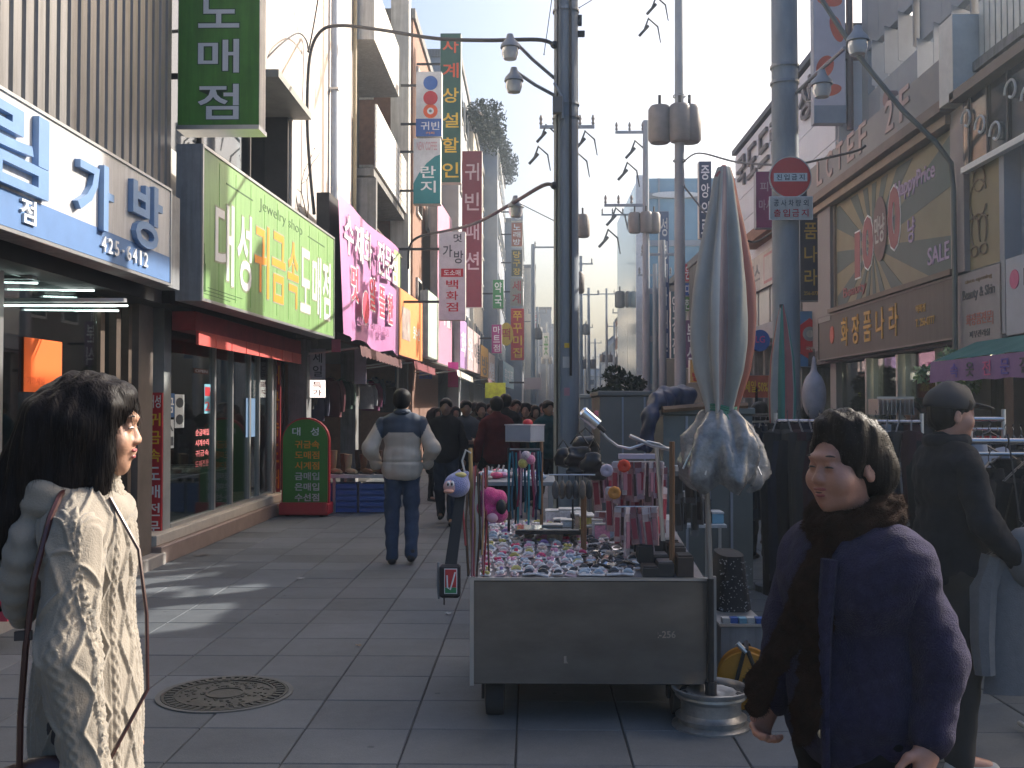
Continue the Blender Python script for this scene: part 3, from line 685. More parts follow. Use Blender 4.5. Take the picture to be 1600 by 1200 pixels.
# block behind brickish wall
def bldg(name, label, x0, x1, y0, y1, h, m, left, floors=3, win=(1.0, 1.1), z0=0, gap=.8, roof=True, wm_=None):
    b = T(name, label, 'building', ((x0 + x1) / 2, (y0 + y1) / 2, 0))
    B('wall', m, b, x0, x1, y0, y1, z0, h)
    xf = x1 if left else x0; s = 1 if left else -1
    if roof: B('parapet', m_conc, b, x0 - .06, x1 + .06, y0 - .06, y1 + .06, h, h + .25)
    fh = (h - 3.2) / max(floors, 1)
    for k in range(floors):
        z = 3.2 + fh * k + fh * .25; n = max(1, int((y1 - y0) / (win[0] + gap)))
        for j in range(n):
            yy = y0 + (j + .5) * (y1 - y0) / n - win[0] / 2; a, c = sorted((xf, xf + s * .06))
            w = B('window', wm_ or m_offw, b, a, c, yy, yy + win[0], z, z + win[1])
            a, c = sorted((xf + s * .06, xf + s * .065)); B('pane', glass_up, w, a, c, yy + .07, yy + win[0] - .07, z + .07, z + win[1] - .07)
        # end wall windows, seen over the neighbour
        nx = max(1, int((x1 - x0) / 2.4))
        for j in range(nx):
            xx = x0 + (j + .5) * (x1 - x0) / nx - .5
            w = B('window', wm_ or m_offw, b, xx, xx + 1.0, y0 - .05, y0, z, z + win[1]); B('pane', glass_up, w, xx + .07, xx + .93, y0 - .056, y0 - .05, z + .07, z + win[1] - .07)
    return b
m_gr1 = M('grey_panel', (.30, .32, .35), .6, var=.12, scale=2); m_gr2 = M('blue_grey_wall', (.25, .28, .33), .6, var=.12, scale=2)
m_cream = M('cream_wall', (.60, .55, .46), .7, var=.1, scale=2); m_brk = M('brown_brick', (.25, .14, .10), .85, var=.2, scale=6)
m_glb = M('glass_blue_wall', (.22, .36, .45), .15, .2, var=.12, scale=1)
for (y0, y1, xf, h, m, lab, fl) in (
        (25.8, 33, -3.0, 11.5, m_brk, 'narrow brown brick block beyond the balconies', 3), (33, 39, -2.35, 13.0, m_gr1, 'pale grey banded block with a maroon sign on it', 4),
        (39, 47, -2.2, 12.2, m_cream, 'cream block carrying the green and purple signs', 4), (47, 60, -1.55, 14.5, m_gr2, 'slate blue block with greenery along its roof edge', 4),
        (60, 76, -.55, 12.5, m_gr1, 'light grey block far down the left side', 3), (76, 98, .3, 12, m_cream, 'far cream block on the left side of the street', 3),
        (98, 130, 1.9, 11, m_gr2, 'far bluish block on the left side of the street', 3), (130, 180, 3.6, 12, m_gr1, 'farthest grey block on the left side', 3)):
    bldg('street_building', lab, xf - 9, xf, y0, y1, h, m, True, fl)
for (y0, y1, xf, h, m, lab, fl) in (
        (26.6, 44.5, 5.7, 6.6, m_dkc, 'low dark block between the theatre and the glass tower', 1), (56, 72, 6.4, 10.0, m_gr2, 'bluish block behind the glass tower', 3),
        (72, 95, 7.8, 9.5, m_brk, 'brown block far down the right side', 3), (95, 125, 9.3, 9.5, m_gr1, 'light grey block far down the right side', 3), (125, 180, 12, 10.5, m_cream, 'farthest cream block on the right side', 3)):
    bldg('street_building', lab, xf, xf + 10, y0, y1, h, m, False, fl)
bldg('street_building', 'low pale building closing the far end of the street', 6, 30, 200, 215, 9, m_gr1, True, 2)
bldg('street_building', 'wide hazy block at the far left end of the street', 6.0, 12.6, 182, 190, 7, m_gr2, True, 2)
# glass tower with oval
gt = T('glass_tower', 'blue glass fronted building with a white oval high on its side', 'building', (7, 48, 0))
B('wall', m_glb, gt, 4.7, 9.6, 45, 55.8, 0, 11.7)
for k in range(5): B('floor_band', m_gr1, gt, 4.62, 9.62, 44.93, 45, 2.4 + 2.1 * k, 2.65 + 2.1 * k)
for k in range(6): B('vertical_fin', m_gr1, gt, 4.68 + k * .9, 4.76 + k * .9, 44.90, 44.93, 2.0, 11.7)
B('corner_column', M('pale_panel', (.6, .62, .66), .5), gt, 4.6, 5.15, 44.8, 44.92, 0, 11.8)
q = MB(); q.mat = fm(Vector((6.35, 44.86, 10.95)), XP, ZV, YM); q.prism([(1.05 * math.cos(a), .14 * math.sin(a)) for a in np.linspace(0, 6.28, 24, endpoint=False)], -.04, .04); q.build('oval_panel', m_white, gt)
# ================================================================ left projecting signs
th, o, w, h = psign(650, 690, 112, 213, 24, .3, M('pale_sign', (.62, .62, .64), .5), m_offw, 'projecting_sign', 'pale projecting sign with a blue and a red disc above 귀빈', -3.1)
def disc(o, r, m, th, dx, dz, d=.004, name='disc', r2=0):
    q = MB(); q.mat = fm(o + Vector((dx, -d, dz)), XP, ZV, YM); q.prism([(r * math.cos(a), r * math.sin(a)) for a in np.linspace(0, 6.28, 20, endpoint=False)], 0, .004); q.build(name, m, th)
disc(o, .17, m_blue, th, .04, .5); disc(o, .17, m_red, th, .04, .14); disc(o, .17, P('ring_orange', .8, .12, .03), th, .04, -.17); disc(o, .08, m_wl, th, .04, -.17, .009); disc(o, .035, m_grey, th, .04, -.17, .014)
MB().fbox(o, XP, ZV, YM, -w / 2, w / 2, -h / 2, -h / 2 + .42, 0, .003).build('blue_band', m_blue, th)
text('귀빈', o, XP, ZV, YM, .03, -h / 2 + .25, w * .72, .2, m_wl, th, .006); text('커피', o, XP, ZV, YM, .03, -h / 2 + .08, .2, .06, m_org, th, .006)
th, o, w, h = psign(646, 688, 216, 318, 23.9, .3, M('pale_sign'), m_offw, 'projecting_sign', 'teal and white projecting sign reading 란지', -3.1)
q = MB(); q.mat = fm(o, XP, ZV, YM); q.prism([(-w / 2, -h / 2), (w / 2, -h / 2), (w / 2, h * .25), (w * .3, h * .22), (0, h * .12), (-w * .3, -.06), (-w / 2, -.3)], 0, .004); q.build('teal_field', P('teal', .02, .22, .24, var=.08), th)
colm('란지', o, XP, ZV, YM, .03, .15, -.55, .36, m_wl, th, .008); text('NEW COFFEE', o, XP, ZV, YM, 0, h * .38, w * .75, .2, P('faded_pink', .55, .3, .32), th, .004)
th, o, w, h = psign(688, 720, 52, 285, 26.5, .32, P('deep_green', .02, .10, .07, var=.1), m_offw, 'projecting_sign', 'very tall dark green sign reading 사계상설할인', -3.0)
for i, ch in enumerate('사계상설할인'): text(ch, o, XP, ZV, YM, 0, h / 2 - (i + .5) * h / 6, w * .78, h / 6 * .6, P('red_orange', .75, .10, .02) if i < 2 else m_yel, th, .006, 'letter')
th, o, w, h = psign(722, 753, 236, 480, 31.5, .3, P('maroon', .20, .02, .04, var=.1), m_offw, 'projecting_sign', 'tall maroon sign reading 귀빈패션', -3.0)
for i, ch in enumerate('귀빈패션'): text(ch, o, XP, ZV, YM, 0, h / 2 - .65 - i * .92, w * .7, .55, P('pinkish', .6, .5, .52), th, .006, 'letter')
th, o, w, h = psign(686, 727, 362, 500, 22, .25, M('pale_sign'), m_offw, 'projecting_sign', 'white hanging sign reading 가방 백화점 in black and red', -3.1)
text('멋', o, XP, ZV, YM, .12, h / 2 - .14, .18, .18, m_dl, th, .006, 'letter')
text('가', o, XP, ZV, YM, -.1, h / 2 - .42, .2, .26, m_dl, th, .006, 'letter'); text('방', o, XP, ZV, YM, .14, h / 2 - .55, .2, .28, m_dl, th, .006, 'letter')
MB().fbox(o, XP, ZV, YM, -.24, .24, h / 2 - .98, h / 2 - .80, 0, .004).build('red_field', m_red, th); text('도소매', o, XP, ZV, YM, 0, h / 2 - .89, .36, .13, m_wl, th, .009)
colm('백화점', o, XP, ZV, YM, .0, h / 2 - 1.02, h / 2 - 1.75, .26, m_red, th, .006)
for (px0, px1, py0, py1, Y, m, lab, txt, tm) in (
        (770, 787, 437, 482, 40, P('leaf_green', .05, .25, .08), 'small green and white projecting sign on the left side', '약국', m_wl),
        (768, 784, 507, 552, 38, P('magenta', .40, .05, .22), 'small magenta projecting sign reading 마트점', '마트점', m_wl),
        (799, 816, 348, 385, 49, P('rust', .40, .12, .06), 'rust coloured sign panel high on the slate block', '노래방', m_wl),
        (799, 816, 390, 432, 49, P('olive_dark', .10, .10, .07), 'dark olive sign panel under the rust one', '당구장', m_yel),
        (797, 817, 435, 478, 49, P('tan', .42, .38, .30), 'tan rounded sign panel under the olive one', '세계', m_red),
        (799, 817, 318, 345, 49, m_gr2, 'topmost grey sign panel on the slate block', 'PC', m_wl),
        (798, 819, 482, 563, 46, P('signal_red', .50, .03, .03), 'tall bright red sign low on the slate block', '쭈꾸미집', m_yel),
        (819, 846, 590, 608, 34, m_gr1, 'plain grey board above the crowd', None, None),
        (829, 843, 486, 520, 75, m_cream, 'cream sign far down the left side', '은행', m_red),
        (848, 858, 520, 560, 90, m_offw, 'white far sign close to the main pole', '꽃', m_green),
        (1092, 1112, 252, 372, 26.8, P('ink_blue', .05, .07, .12), 'tall ink blue sign reading 의료가 by the white theatre', '중앙의료', m_wl),
        (1030, 1046, 330, 560, 38, P('navy_sign', .03, .06, .14), 'long navy sign with pale letters by the glass building', '성형외과의원', m_offw),
        (1068, 1082, 412, 440, 37, m_red, 'small red disc sign between the poles', '원', m_wl), (1068, 1082, 442, 462, 37, m_blue, 'small blue sign between the poles', '대', m_wl), (1068, 1082, 464, 486, 37, m_green, 'small green sign between the poles', '한', m_wl),
        (1048, 1062, 455, 560, 30, P('slate_teal', .10, .16, .18), 'slate teal vertical sign low on the right side', '안경점', m_wl),
        (1070, 1090, 500, 575, 28, P('dim_purple', .16, .08, .16), 'dim purple sign behind the folded parasol', '분식', m_wl),
        (1078, 1100, 562, 598, 24, P('yellow_pink', .55, .35, .10), 'small yellow signboard low behind the parasol', '김밥', m_red)):
    th, o, w, h = psign(px0, px1, py0, py1, Y, .25, m, m_offw, 'projecting_sign', lab, None)
    xw = o.x - w / 2 - .5 if px0 < 900 else o.x + w / 2
    B('bracket', m_dark, th, xw, xw + .5, Y + .08, Y + .14, o.z, o.z + .06)
    if txt: colm(txt, o, XP, ZV, YM, 0, h / 2 * .94, -h / 2 * .94, w * .66, tm, th, .008)
p = at(791, 522, 44); t = T('round_sign', 'round yellow sign beside the bright red sign', 'sign', p)
q = MB(); q.mat = fm(p, XP, ZV, YM); q.prism([(.3 * math.cos(a), .5 * math.sin(a)) for a in np.linspace(0, 6.28, 20, endpoint=False)], -.2, 0); q.build('face', P('sun_yellow', .65, .45, .05), t); text('떡', p, XP, ZV, YM, 0, 0, .35, .5, m_red, t, .006)
# facade signs beyond the orange one
fsign(25.95, 28.0, -2.62, 2.9, 4.6, P('mint_col', .40, .52, .45), 'pale mint panel beside the orange sign', None)
fsign(28.1, 31.5, -2.58, 2.85, 7.4, M('rosy_vinyl', (.50, .25, .36), .5, var=.1), 'tall rose pink advertising panel above the awnings', '패션', m_wl)
fsign(31.7, 33.6, -2.2, 2.85, 4.4, P('lilac', .36, .22, .45), 'lilac shop panel beyond the rose panel', '화', m_wl)
fsign(33.7, 35.6, -2.1, 2.85, 4.3, P('rosy_grey', .50, .36, .38), 'dusty rose shop panel above the awnings', '옷', m_wl)
fsign(35.8, 38.4, -2.02, 2.85, 4.3, M('scrib_panel', (.55, .42, .40), .5, var=.35, scale=3), 'pale panel with scribbled pattern above the awnings', '이불', m_dl)
fsign(38.6, 42.0, -1.9, 2.5, 4.0, P('mustard', .45, .25, .05), 'mustard yellow shop panel reading 방', '방', m_dl)
fsign(42.1, 45.5, -1.75, 2.4, 3.9, P('peachy', .60, .45, .36), 'peach panel at the end of the awnings', '신발', m_wl)
fsign(47.5, 56, -1.3, 2.6, 3.8, P('skyish', .35, .50, .55), 'pale blue shop panel on the slate block', '휴대폰', m_wl)
# greenery on the roof edge
m_leafd = M('dark_leaf', (.018, .03, .016), .7, spec=.1, var=.4, scale=2)
def foliage(name, label, cat, base, pts, n, size, m, parts='foliage', trunk=None, group=None):
    """many leaf faces spread round the given (x,y,z,r) clumps"""
    t = T(name, label, cat, base, 0, group); V = []; F = []
    rg = np.random.RandomState(int(abs(base[0] * 100 + base[1] * 7)) + 3)
    tot = sum(p[3] ** 2 for p in pts)
    for (x, y, z, r) in pts:
        for _ in range(int(n * r * r / tot)):
            d = rg.normal(size=3); d /= np.linalg.norm(d); rr = r * rg.uniform(.35, 1.08) ** .6; c = np.array((x, y, z)) + d * rr * np.array((1, 1, .85))
            a = rg.normal(size=3); a /= np.linalg.norm(a); b = np.cross(a, rg.normal(size=3)); b /= np.linalg.norm(b); s = size * rg.uniform(.5, 1.4); k = len(V)
            V += [tuple(c - a * s), tuple(c + b * s * .45), tuple(c + a * s), tuple(c - b * s * .45)]; F.append([k, k + 1, k + 2, k + 3])
    q = MB(); q.v = [Vector(v) for v in V]; q.f = F; q.m = [0] * len(F); q.build(parts, m, t, kind='stuff')
    if trunk:
        q = MB()
        for tr in trunk: q.tube(tr[0], tr[1], 6)
        q.build('stem', M('bark', (.07, .055, .045), .9, var=.3), t)
    return t
ptsA = []
for k in range(13):
    f = k / 12; p = at(748 + 44 * f, 175 + 95 * f, 36 + 22 * f); ptsA.append((p.x + .15 * math.sin(k * 2), p.y, p.z, .45 + .35 * abs(math.sin(k * 1.7))))
foliage('roof_greenery', 'dark ragged greenery hanging over the left roof edge', 'plant', (ptsA[0][0], ptsA[0][1], ptsA[0][2]), ptsA, 6500, .085, m_leafd, trunk=[([p[:3] for p in ptsA], .05)])
pb = at(965, 600, 22); cl = [(pb.x + dx, pb.y + dy, z, r) for dx, dy, z, r in ((-.3, 0, 1.7, .42), (.15, .1, 2.0, .40), (.35, 0, 1.6, .38), (-.05, .2, 2.3, .25), (-.5, .1, 1.4, .3), (.45, .2, 2.1, .2), (0, 0, 1.2, .45))]
foliage('potted_bush', 'dark evergreen bush standing behind the grey stall boxes', 'plant', (pb.x, pb.y, 0), cl, 4200, .06, m_leafd, trunk=[([(pb.x, pb.y, 0), (pb.x, pb.y, 1.5)], .05), ([(pb.x, pb.y, .6), (pb.x + .3, pb.y, 1.9)], .03)])
# ================================================================ ground floor of the left side past the jewellery shop
m_awn = M('awning_dark', (.10, .035, .035), .8, var=.3, scale=3); m_awl = M('awning_pale', (.6, .58, .52), .7, var=.1)
arc = T('shoe_arcade', 'dark open shop front under the pink sign with goods inside', 'shop', (-5, 20, 0))
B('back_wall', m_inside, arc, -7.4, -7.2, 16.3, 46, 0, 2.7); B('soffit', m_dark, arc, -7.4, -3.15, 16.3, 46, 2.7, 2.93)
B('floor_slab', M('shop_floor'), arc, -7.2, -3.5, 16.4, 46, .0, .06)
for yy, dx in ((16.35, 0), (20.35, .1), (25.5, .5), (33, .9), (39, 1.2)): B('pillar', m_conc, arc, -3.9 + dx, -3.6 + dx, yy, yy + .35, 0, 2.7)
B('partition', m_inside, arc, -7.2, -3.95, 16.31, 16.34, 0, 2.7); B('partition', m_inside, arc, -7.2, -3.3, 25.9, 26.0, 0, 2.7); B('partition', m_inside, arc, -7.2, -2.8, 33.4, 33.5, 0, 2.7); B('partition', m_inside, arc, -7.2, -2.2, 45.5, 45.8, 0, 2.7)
for (y0, y1, x, lab, m) in ((16.4, 21.6, -3.0, 'dark brown folding awning under the pink sign', m_awn), (21.8, 26.5, -2.75, 'maroon folding awning under the orange sign', M('awning_maroon', (.18, .03, .04), .8, var=.2)), (26.8, 34, -2.2, 'pale striped awning lit along its top', m_awl), (34.3, 42, -1.7, 'maroon awning further down the left side', m_awn), (42.3, 47, -1.5, 'cream awning at the far end of the row', m_awl)):
    t = T('folding_awning', lab, 'awning', (x, (y0 + y1) / 2, 2.6)); q = MB(); n = 14
    for k in range(n):
        a, b = y0 + (y1 - y0) * k / n, y0 + (y1 - y0) * (k + 1) / n
        sg = .015 * (k % 2); q.add([(x - .8, a, 2.83 + sg), (x + .25, a, 2.60 + sg), (x + .25, b, 2.60 + sg), (x - .8, b, 2.83 + sg)], [[0, 1, 2, 3]])
        q.add([(x + .25, a, 2.60 + sg), (x + .27, a, 2.45), (x + .27, (a + b) / 2, 2.42), (x + .27, b, 2.45), (x + .25, b, 2.60 + sg)], [[0, 1, 2, 3, 4]])
    q.build('canvas', m, t)
    for yy in (y0 + .1, y1 - .1): MB().tube([(x - .8, yy, 2.45), (x + .2, yy, 2.57)], .02, 6).build('arm', m_alu, t)
for (px, Y) in ((621, 24), (480, 17)):
    p = at(px, 640, Y); t = T('awning_post', 'thin steel post propping the awning by %s' % ('the shoe tables' if px < 500 else 'the crowd'), 'post', (p.x, Y, 0)); MB().cyl((p.x, Y, 0), (p.x, Y, 2.65), .022).build('tube', m_alu, t); MB().cyl((p.x, Y, 0), (p.x, Y, .03), .06).build('foot', m_alu, t)
# hanging garments inside the arcade
def garment(c, w, h, m, label, group=None, name='hanging_garment', rz=0, sleeves=True, hood=False, hk=True):
    """a garment on a hanger: padded body, sleeves, collar, hanger; c = shoulder middle"""
    t = T(name, label, 'garment', c); mm = Matrix.Translation(c) @ Matrix.Rotation(rz, 4, 'Z')
    q = MB(); q.mat = mm; n = 12; V = []; F = []; L = [(-.0, .12, .05), (.03, .5, .07), (.25, .46, .09), (.55, .5, .09), (1, .54, .10)]
    for (f, ww, dd) in L:
        for j in range(n):
            a = 2 * math.pi * j / n; rp = 1 + .10 * math.sin(3 * a + f * 5); V.append((w * ww * math.cos(a) * rp, dd * math.sin(a) * rp * (w / .5), -h * f))
    for i in range(len(L) - 1):
        for j in range(n): F.append([i * n + j, (i + 1) * n + j, (i + 1) * n + (j + 1) % n, i * n + (j + 1) % n])
    F.append(list(range(n))); F.append([(len(L) - 1) * n + j for j in range(n - 1, -1, -1)]); q.add(V, F); q.build('garment_body', m, t, True)
    if sleeves:
        for s in (-1, 1):
            q = MB(); q.mat = mm; q.tube([(s * w * .42, 0, -.03 * h), (s * w * .56, .01, -.25 * h), (s * w * .60, .0, -.6 * h), (s * w * .58, -.01, -.86 * h)], [.055, .06, .052, .042], 8); q.build('sleeve', m, t, True)
    if hood:
        q = MB(); q.mat = mm; q.sph((0, -.03, -.02), (w * .30, .10, .13), 14, 8); q.build('hood', m, t, True)
    else:
        q = MB(); q.mat = mm; q.lathe([(.07, 0), (.065, .05), (.05, .05)], (0, 0, -.01), 12); q.build('collar', m, t, True)
    q = MB(); q.mat = mm; q.tube([(-.17, 0, -.02), (0, 0, .07), (.17, 0, -.02)], .006, 5); q.tube([(0, 0, .07), (0, 0, .10), (.02, 0, .12), (0, 0, .135)], .003, 5); q.build('hanger', M('hanger_dark', (.05, .05, .055), .4), t)
    return t
gm = [M('cloth_%d' % i, c, .9, var=.2, scale=5) for i, c in enumerate([(.03, .03, .035), (.05, .05, .09), (.14, .04, .05), (.05, .09, .07), (.12, .10, .09), (.25, .25, .27), (.18, .03, .10), (.02, .04, .09)])]
for k in range(16):
    Y = 17.2 + k * .95; x = -3.75 + .045 * (Y - 17) - random.uniform(0, .3)
    garment(Vector((x, Y, random.uniform(1.95, 2.3))), .42, random.uniform(.5, .7), gm[k % 8], 'garment hung up in the dark arcade under the awnings', 'garments hung under the left awnings', rz=random.uniform(-.6, .6))['group'] = 'garments hung under the left awnings'
# pink tags, hanging white notices
for k, (px0, px1, py0, py1, Y, m, lab, txt) in enumerate(((484, 508, 545, 593, 16.6, M('banner_pale', (.42, .42, .46), .6), 'grey white hanging notice beyond the green board', '세일'), (483, 508, 594, 621, 16.6, M('lit_notice', (.85, .78, .7), .5, emit=1.2, var=.05), 'small lit notice with red letters below the grey one', '특가'), (554, 572, 540, 600, 18.5, M('banner_lilac', (.40, .34, .44), .6), 'lilac paper strip hung under the pink sign', None),
        (470, 478, 528, 540, 16.4, P('tag_pink', .5, .05, .15), 'small pink tag hung under the green sign', None), (518, 532, 530, 550, 16.4, P('tag_pink2', .6, .12, .2), 'larger pink tag hung at the corner of the pink sign', None),
        (655, 675, 575, 592, 27, m_blue, 'small blue board under the maroon awning', '할인'), (700, 716, 566, 605, 30, P('deep_pink', .45, .03, .25), 'deep pink cloth banner hung over the crowd', None), (758, 790, 598, 622, 33, M('hi_vis', (.62, .75, .03), .6, var=.3, scale=6), 'bright yellow green hanging goods above the crowd', None))):
    a = at(px0, py0, Y); b = at(px1, py1, Y); t = T('hanging_notice', lab, 'notice', ((a.x + b.x) / 2, Y, b.z)); B('sheet', m, t, a.x, b.x, Y, Y + .02, b.z, a.z)
    MB().tube([((a.x + b.x) / 2, Y + .01, a.z), ((a.x + b.x) / 2, Y + .01, a.z + .18)], .004, 4).build('cord', m_dark, t)
    if txt: colm(txt, Vector(((a.x + b.x) / 2, Y - .001, (a.z + b.z) / 2)), XP, ZV, YM, 0, (a.z - b.z) / 2 * .9, -(a.z - b.z) / 2 * .9, (b.x - a.x) * .6, m_red if k == 1 else m_dl, t, .002)
# boots on a table
tb = T('shoe_table', 'low table with white cloth holding boots on blue crates', 'table', (-2.35, 15.8, 0)); B('table_top', m_offw, tb, -3.1, -1.62 - .4, 15.4, 16.5, .54, .59)
for x in (-3.0, -2.1):
    for y in (15.45, 16.4): B('leg', m_alu, tb, x, x + .04, y, y + .04, .0, .54)
for k, x in enumerate((-3.06, -2.60)):
    t = T('plastic_crate', '%s blue plastic crate under the shoe table' % ('left', 'right')[k], 'crate', (x + .2, 15.7, 0), 0)
    for z in range(5): B('side_slat', m_blue, t, x, x + .42, 15.48, 15.50, .02 + z * .09, .02 + z * .09 + .06)
    for zz in (0, 1): B('corner_post', m_blue, t, x + zz * .40, x + zz * .40 + .02, 15.50, 15.52, .01, .47)
    B('inner_box', m_blue, t, x + .02, x + .40, 15.52, 15.9, .02, .45)
bcol = [((.36, .24, .13), 'tan'), ((.13, .05, .025), 'brown'), ((.40, .33, .2), 'sand'), ((.04, .02, .015), 'black'), ((.16, .07, .03), 'chestnut')]
def boot(x, y, z, col, lab, h=.36, rz=0):
    t = T('boot', lab, 'boot', (x, y, z)); m = M('leather_%d' % int(col[0] * 1000), col, .45, var=.2); mm = Matrix.Translation((x, y, z)) @ Matrix.Rotation(rz, 4, 'Z')
    q = MB(); q.mat = mm; q.tube([(0, .0, h), (0, 0, h * .6), (.0, .0, .12), (0, .01, .06), (.0, -.05, .045), (.0, -.13, .04), (0, -.19, .035)], [.062, .056, .045, .048, .045, .042, .025], 10); q.build('upper', m, t, True)
    q = MB(); q.mat = mm; q.box(-.038, .038, -.2, .05, 0, .014); q.box(-.03, .03, .0, .05, -.0, .03); q.build('sole', m_black, t)
for k in range(9):
    c, nm = bcol[k % 5]; boot(-3.02 + .115 * k, 15.6 + .22 * (k % 2), .59, c, '%s boot standing on the shoe table, %s' % (nm, ('nearest the green board', 'front row behind it', 'in the left half', 'left of the middle', 'at the middle', 'right of the middle', 'in the right half', 'next to last on the right', 'last on the right')[k]), .30 + .06 * (k % 3 == 0), R(50))
# ---- A board
ab = T('standing_sign', 'round topped green standing board with 대성 and yellow and white lines', 'sign', (-3.32, 15, 0))
q = MB(); q.mat = fm(Vector((-3.32, 15, .0)), XP, ZV, YM); hw = .33; q.prism([(-hw, .12), (hw, .12), (hw, 1.12)] + [(hw * math.cos(a), 1.12 + .31 * math.sin(a)) for a in np.linspace(.15, math.pi - .15, 12)] + [(-hw, 1.12)], -.12, 0); q.build('panel', M('board_green', (.05, .22, .02), .45, var=.08), ab)
q = MB(); q.mat = fm(Vector((-3.32, 15.002, .0)), XP, ZV, YM); hw = .35; q.prism([(-hw, .1), (hw, .1), (hw, 1.12)] + [(hw * math.cos(a), 1.12 + .335 * math.sin(a)) for a in np.linspace(.15, math.pi - .15, 12)] + [(-hw, 1.12)], -.13, -.02); q.build('red_edge', m_red, ab)
B('base', m_red, ab, -3.68, -2.96, 14.9, 15.3, .03, .2, .015); B('base_front', m_red, ab, -3.66, -2.98, 14.86, 14.9, .05, .22)
for x in (-3.6, -3.1): MB().cyl((x, 15.0, .03), (x + .05, 15.0, .03), .03).build('wheel', m_black, ab)
ao = Vector((-3.32, 14.995, 0))
text('대', ao, XP, ZV, YM, -.13, 1.25, .12, .12, m_wl, ab, .004, 'letter'); text('성', ao, XP, ZV, YM, .14, 1.25, .12, .12, m_wl, ab, .004, 'letter')
for i, s in enumerate(('귀금속', '도매점', '시계점', '금매입', '은매입', '수선점')): text(s, ao, XP, ZV, YM, .03, 1.06 - i * .155, .36, .115, m_org if i < 3 else m_offw, ab, .004, 'line_lettering', .02)
# ================================================================ right side
m_upr = M('setback_wall', (.20, .23, .26), .6, var=.12, scale=1.2)
m_ochre = M('ochre_cornice', (.18, .13, .105), .6, var=.2, scale=3); m_beige = M('beige_parapet', (.255, .245, .24), .6, var=.1, scale=1)
cs = T('cosmetics_building', 'two storey cosmetics shop building with a sunburst billboard', 'building', (6, 13.5, 0))
B('ground_slab', M('pink_stone'), cs, 4.45, 10, 7.6, 17.5, 0, .12); B('soffit', m_dark, cs, 4.55, 8.3, 7.6, 17.5, 2.28, 2.5)
B('back_wall', M('warm_wall', (.22, .18, .11), .7, var=.25, scale=1.5), cs, 8.0, 8.2, 7.6, 17.5, .12, 2.3); B('upper_wall', m_beige, cs, 4.62, 10, 9.75, 17.5, 2.5, 4.72)
B('end_wall', m_conc, cs, 4.6, 10, 7.5, 7.6, 0, 5.1); B('end_wall', m_conc, cs, 4.6, 10, 17.5, 17.6, 0, 5.1); B('roof_slab', m_conc, cs, 4.5, 10, 7.5, 17.6, 5.02, 5.12)
B('parapet', m_beige, cs, 4.36, 4.52, 10.85, 16.2, 4.86, 5.32); B('cornice', m_ochre, cs, 4.30, 4.62, 10.8, 16.25, 4.72, 4.84); B('cornice', M('ochre_pale', (.30, .23, .18), .6), cs, 4.38, 4.62, 10.85, 16.2, 4.60, 4.70)
row('LCTEF 2F', Vector((4.355, 13.7, 5.15)), uR, ZV, nR, -2.0, 2.0, 0, .38, P('faint_pink_ink', .45, .33, .30), cs, .01, .6)
B('parapet_column', M('pale_column', (.62, .60, .55), .5), cs, 4.30, 4.6, 10.45, 10.8, 4.75, 5.62); B('column', M('pinky_column', (.30, .26, .25), .5, var=.1), cs, 4.44, 4.62, 10.55, 10.88, 3.0, 4.72); B('column', m_beige, cs, 4.44, 4.62, 15.25, 15.9, 2.9, 4.60)
# set back upper storey, back left open so sun reaches the added gaps
sbk = T('setback_storey', 'plain grey upper storey set back behind the cosmetics parapet', 'building', (7, 13, 5.1))
B('roof_slab', m_upr, sbk, 5.66, 7.6, 9.0, 17.5, 9.22, 9.35); B('back_column', m_conc, sbk, 7.4, 7.6, 9.0, 9.3, 5.13, 9.22); B('back_column', m_conc, sbk, 7.4, 7.6, 17.2, 17.5, 5.13, 9.22); B('side_wall', m_upr, sbk, 5.8, 7.4, 9.0, 9.1, 5.13, 9.22)
OP = ((12.95, 14.9, 6.22, 6.92), (14.9, 17.2, 6.85, 7.6))       # two gaps added in the front wall to pass sun onto the left paving
yy = 9.0
while yy < 17.45:
    y1 = min(yy + .85, 17.5); cuts_ = sorted({yy, y1} | {c for o_ in OP for c in o_[:2] if yy < c < y1})
    for a, b in zip(cuts_, cuts_[1:]):
        op = [o_ for o_ in OP if o_[0] <= (a + b) / 2 <= o_[1]]
        segs = [(5.13, 9.21)] if not op else [(5.13, op[0][2]), (op[0][3], 9.21)]
        for z0_, z1_ in segs: B('wall_panel', m_upr, sbk, 5.66, 5.78, a + .004, b - .004, z0_, z1_)
    yy += .85
for (a, b, z0_, z1_) in OP:
    k = a + .08
    while k < b: MB().obox((5.72, k, (z0_ + z1_) / 2), (.42, .008, z1_ - z0_), Euler((0, 0, R(34.5))).to_matrix()).build('sun_gap_fin', m_gr2, sbk); k += .6  # added fins set along the sun's bearing, screening the gaps from the camera
pass
for k, (yy, z, r) in enumerate(((15.9, 6.7, .12), (13.6, 5.7, .16))): MB().cyl((5.66, yy, z - .3), (5.5, yy, z - .3), r, n=14).build('vent', M('vent_dark', (.2, .12, .12), .6), sbk)
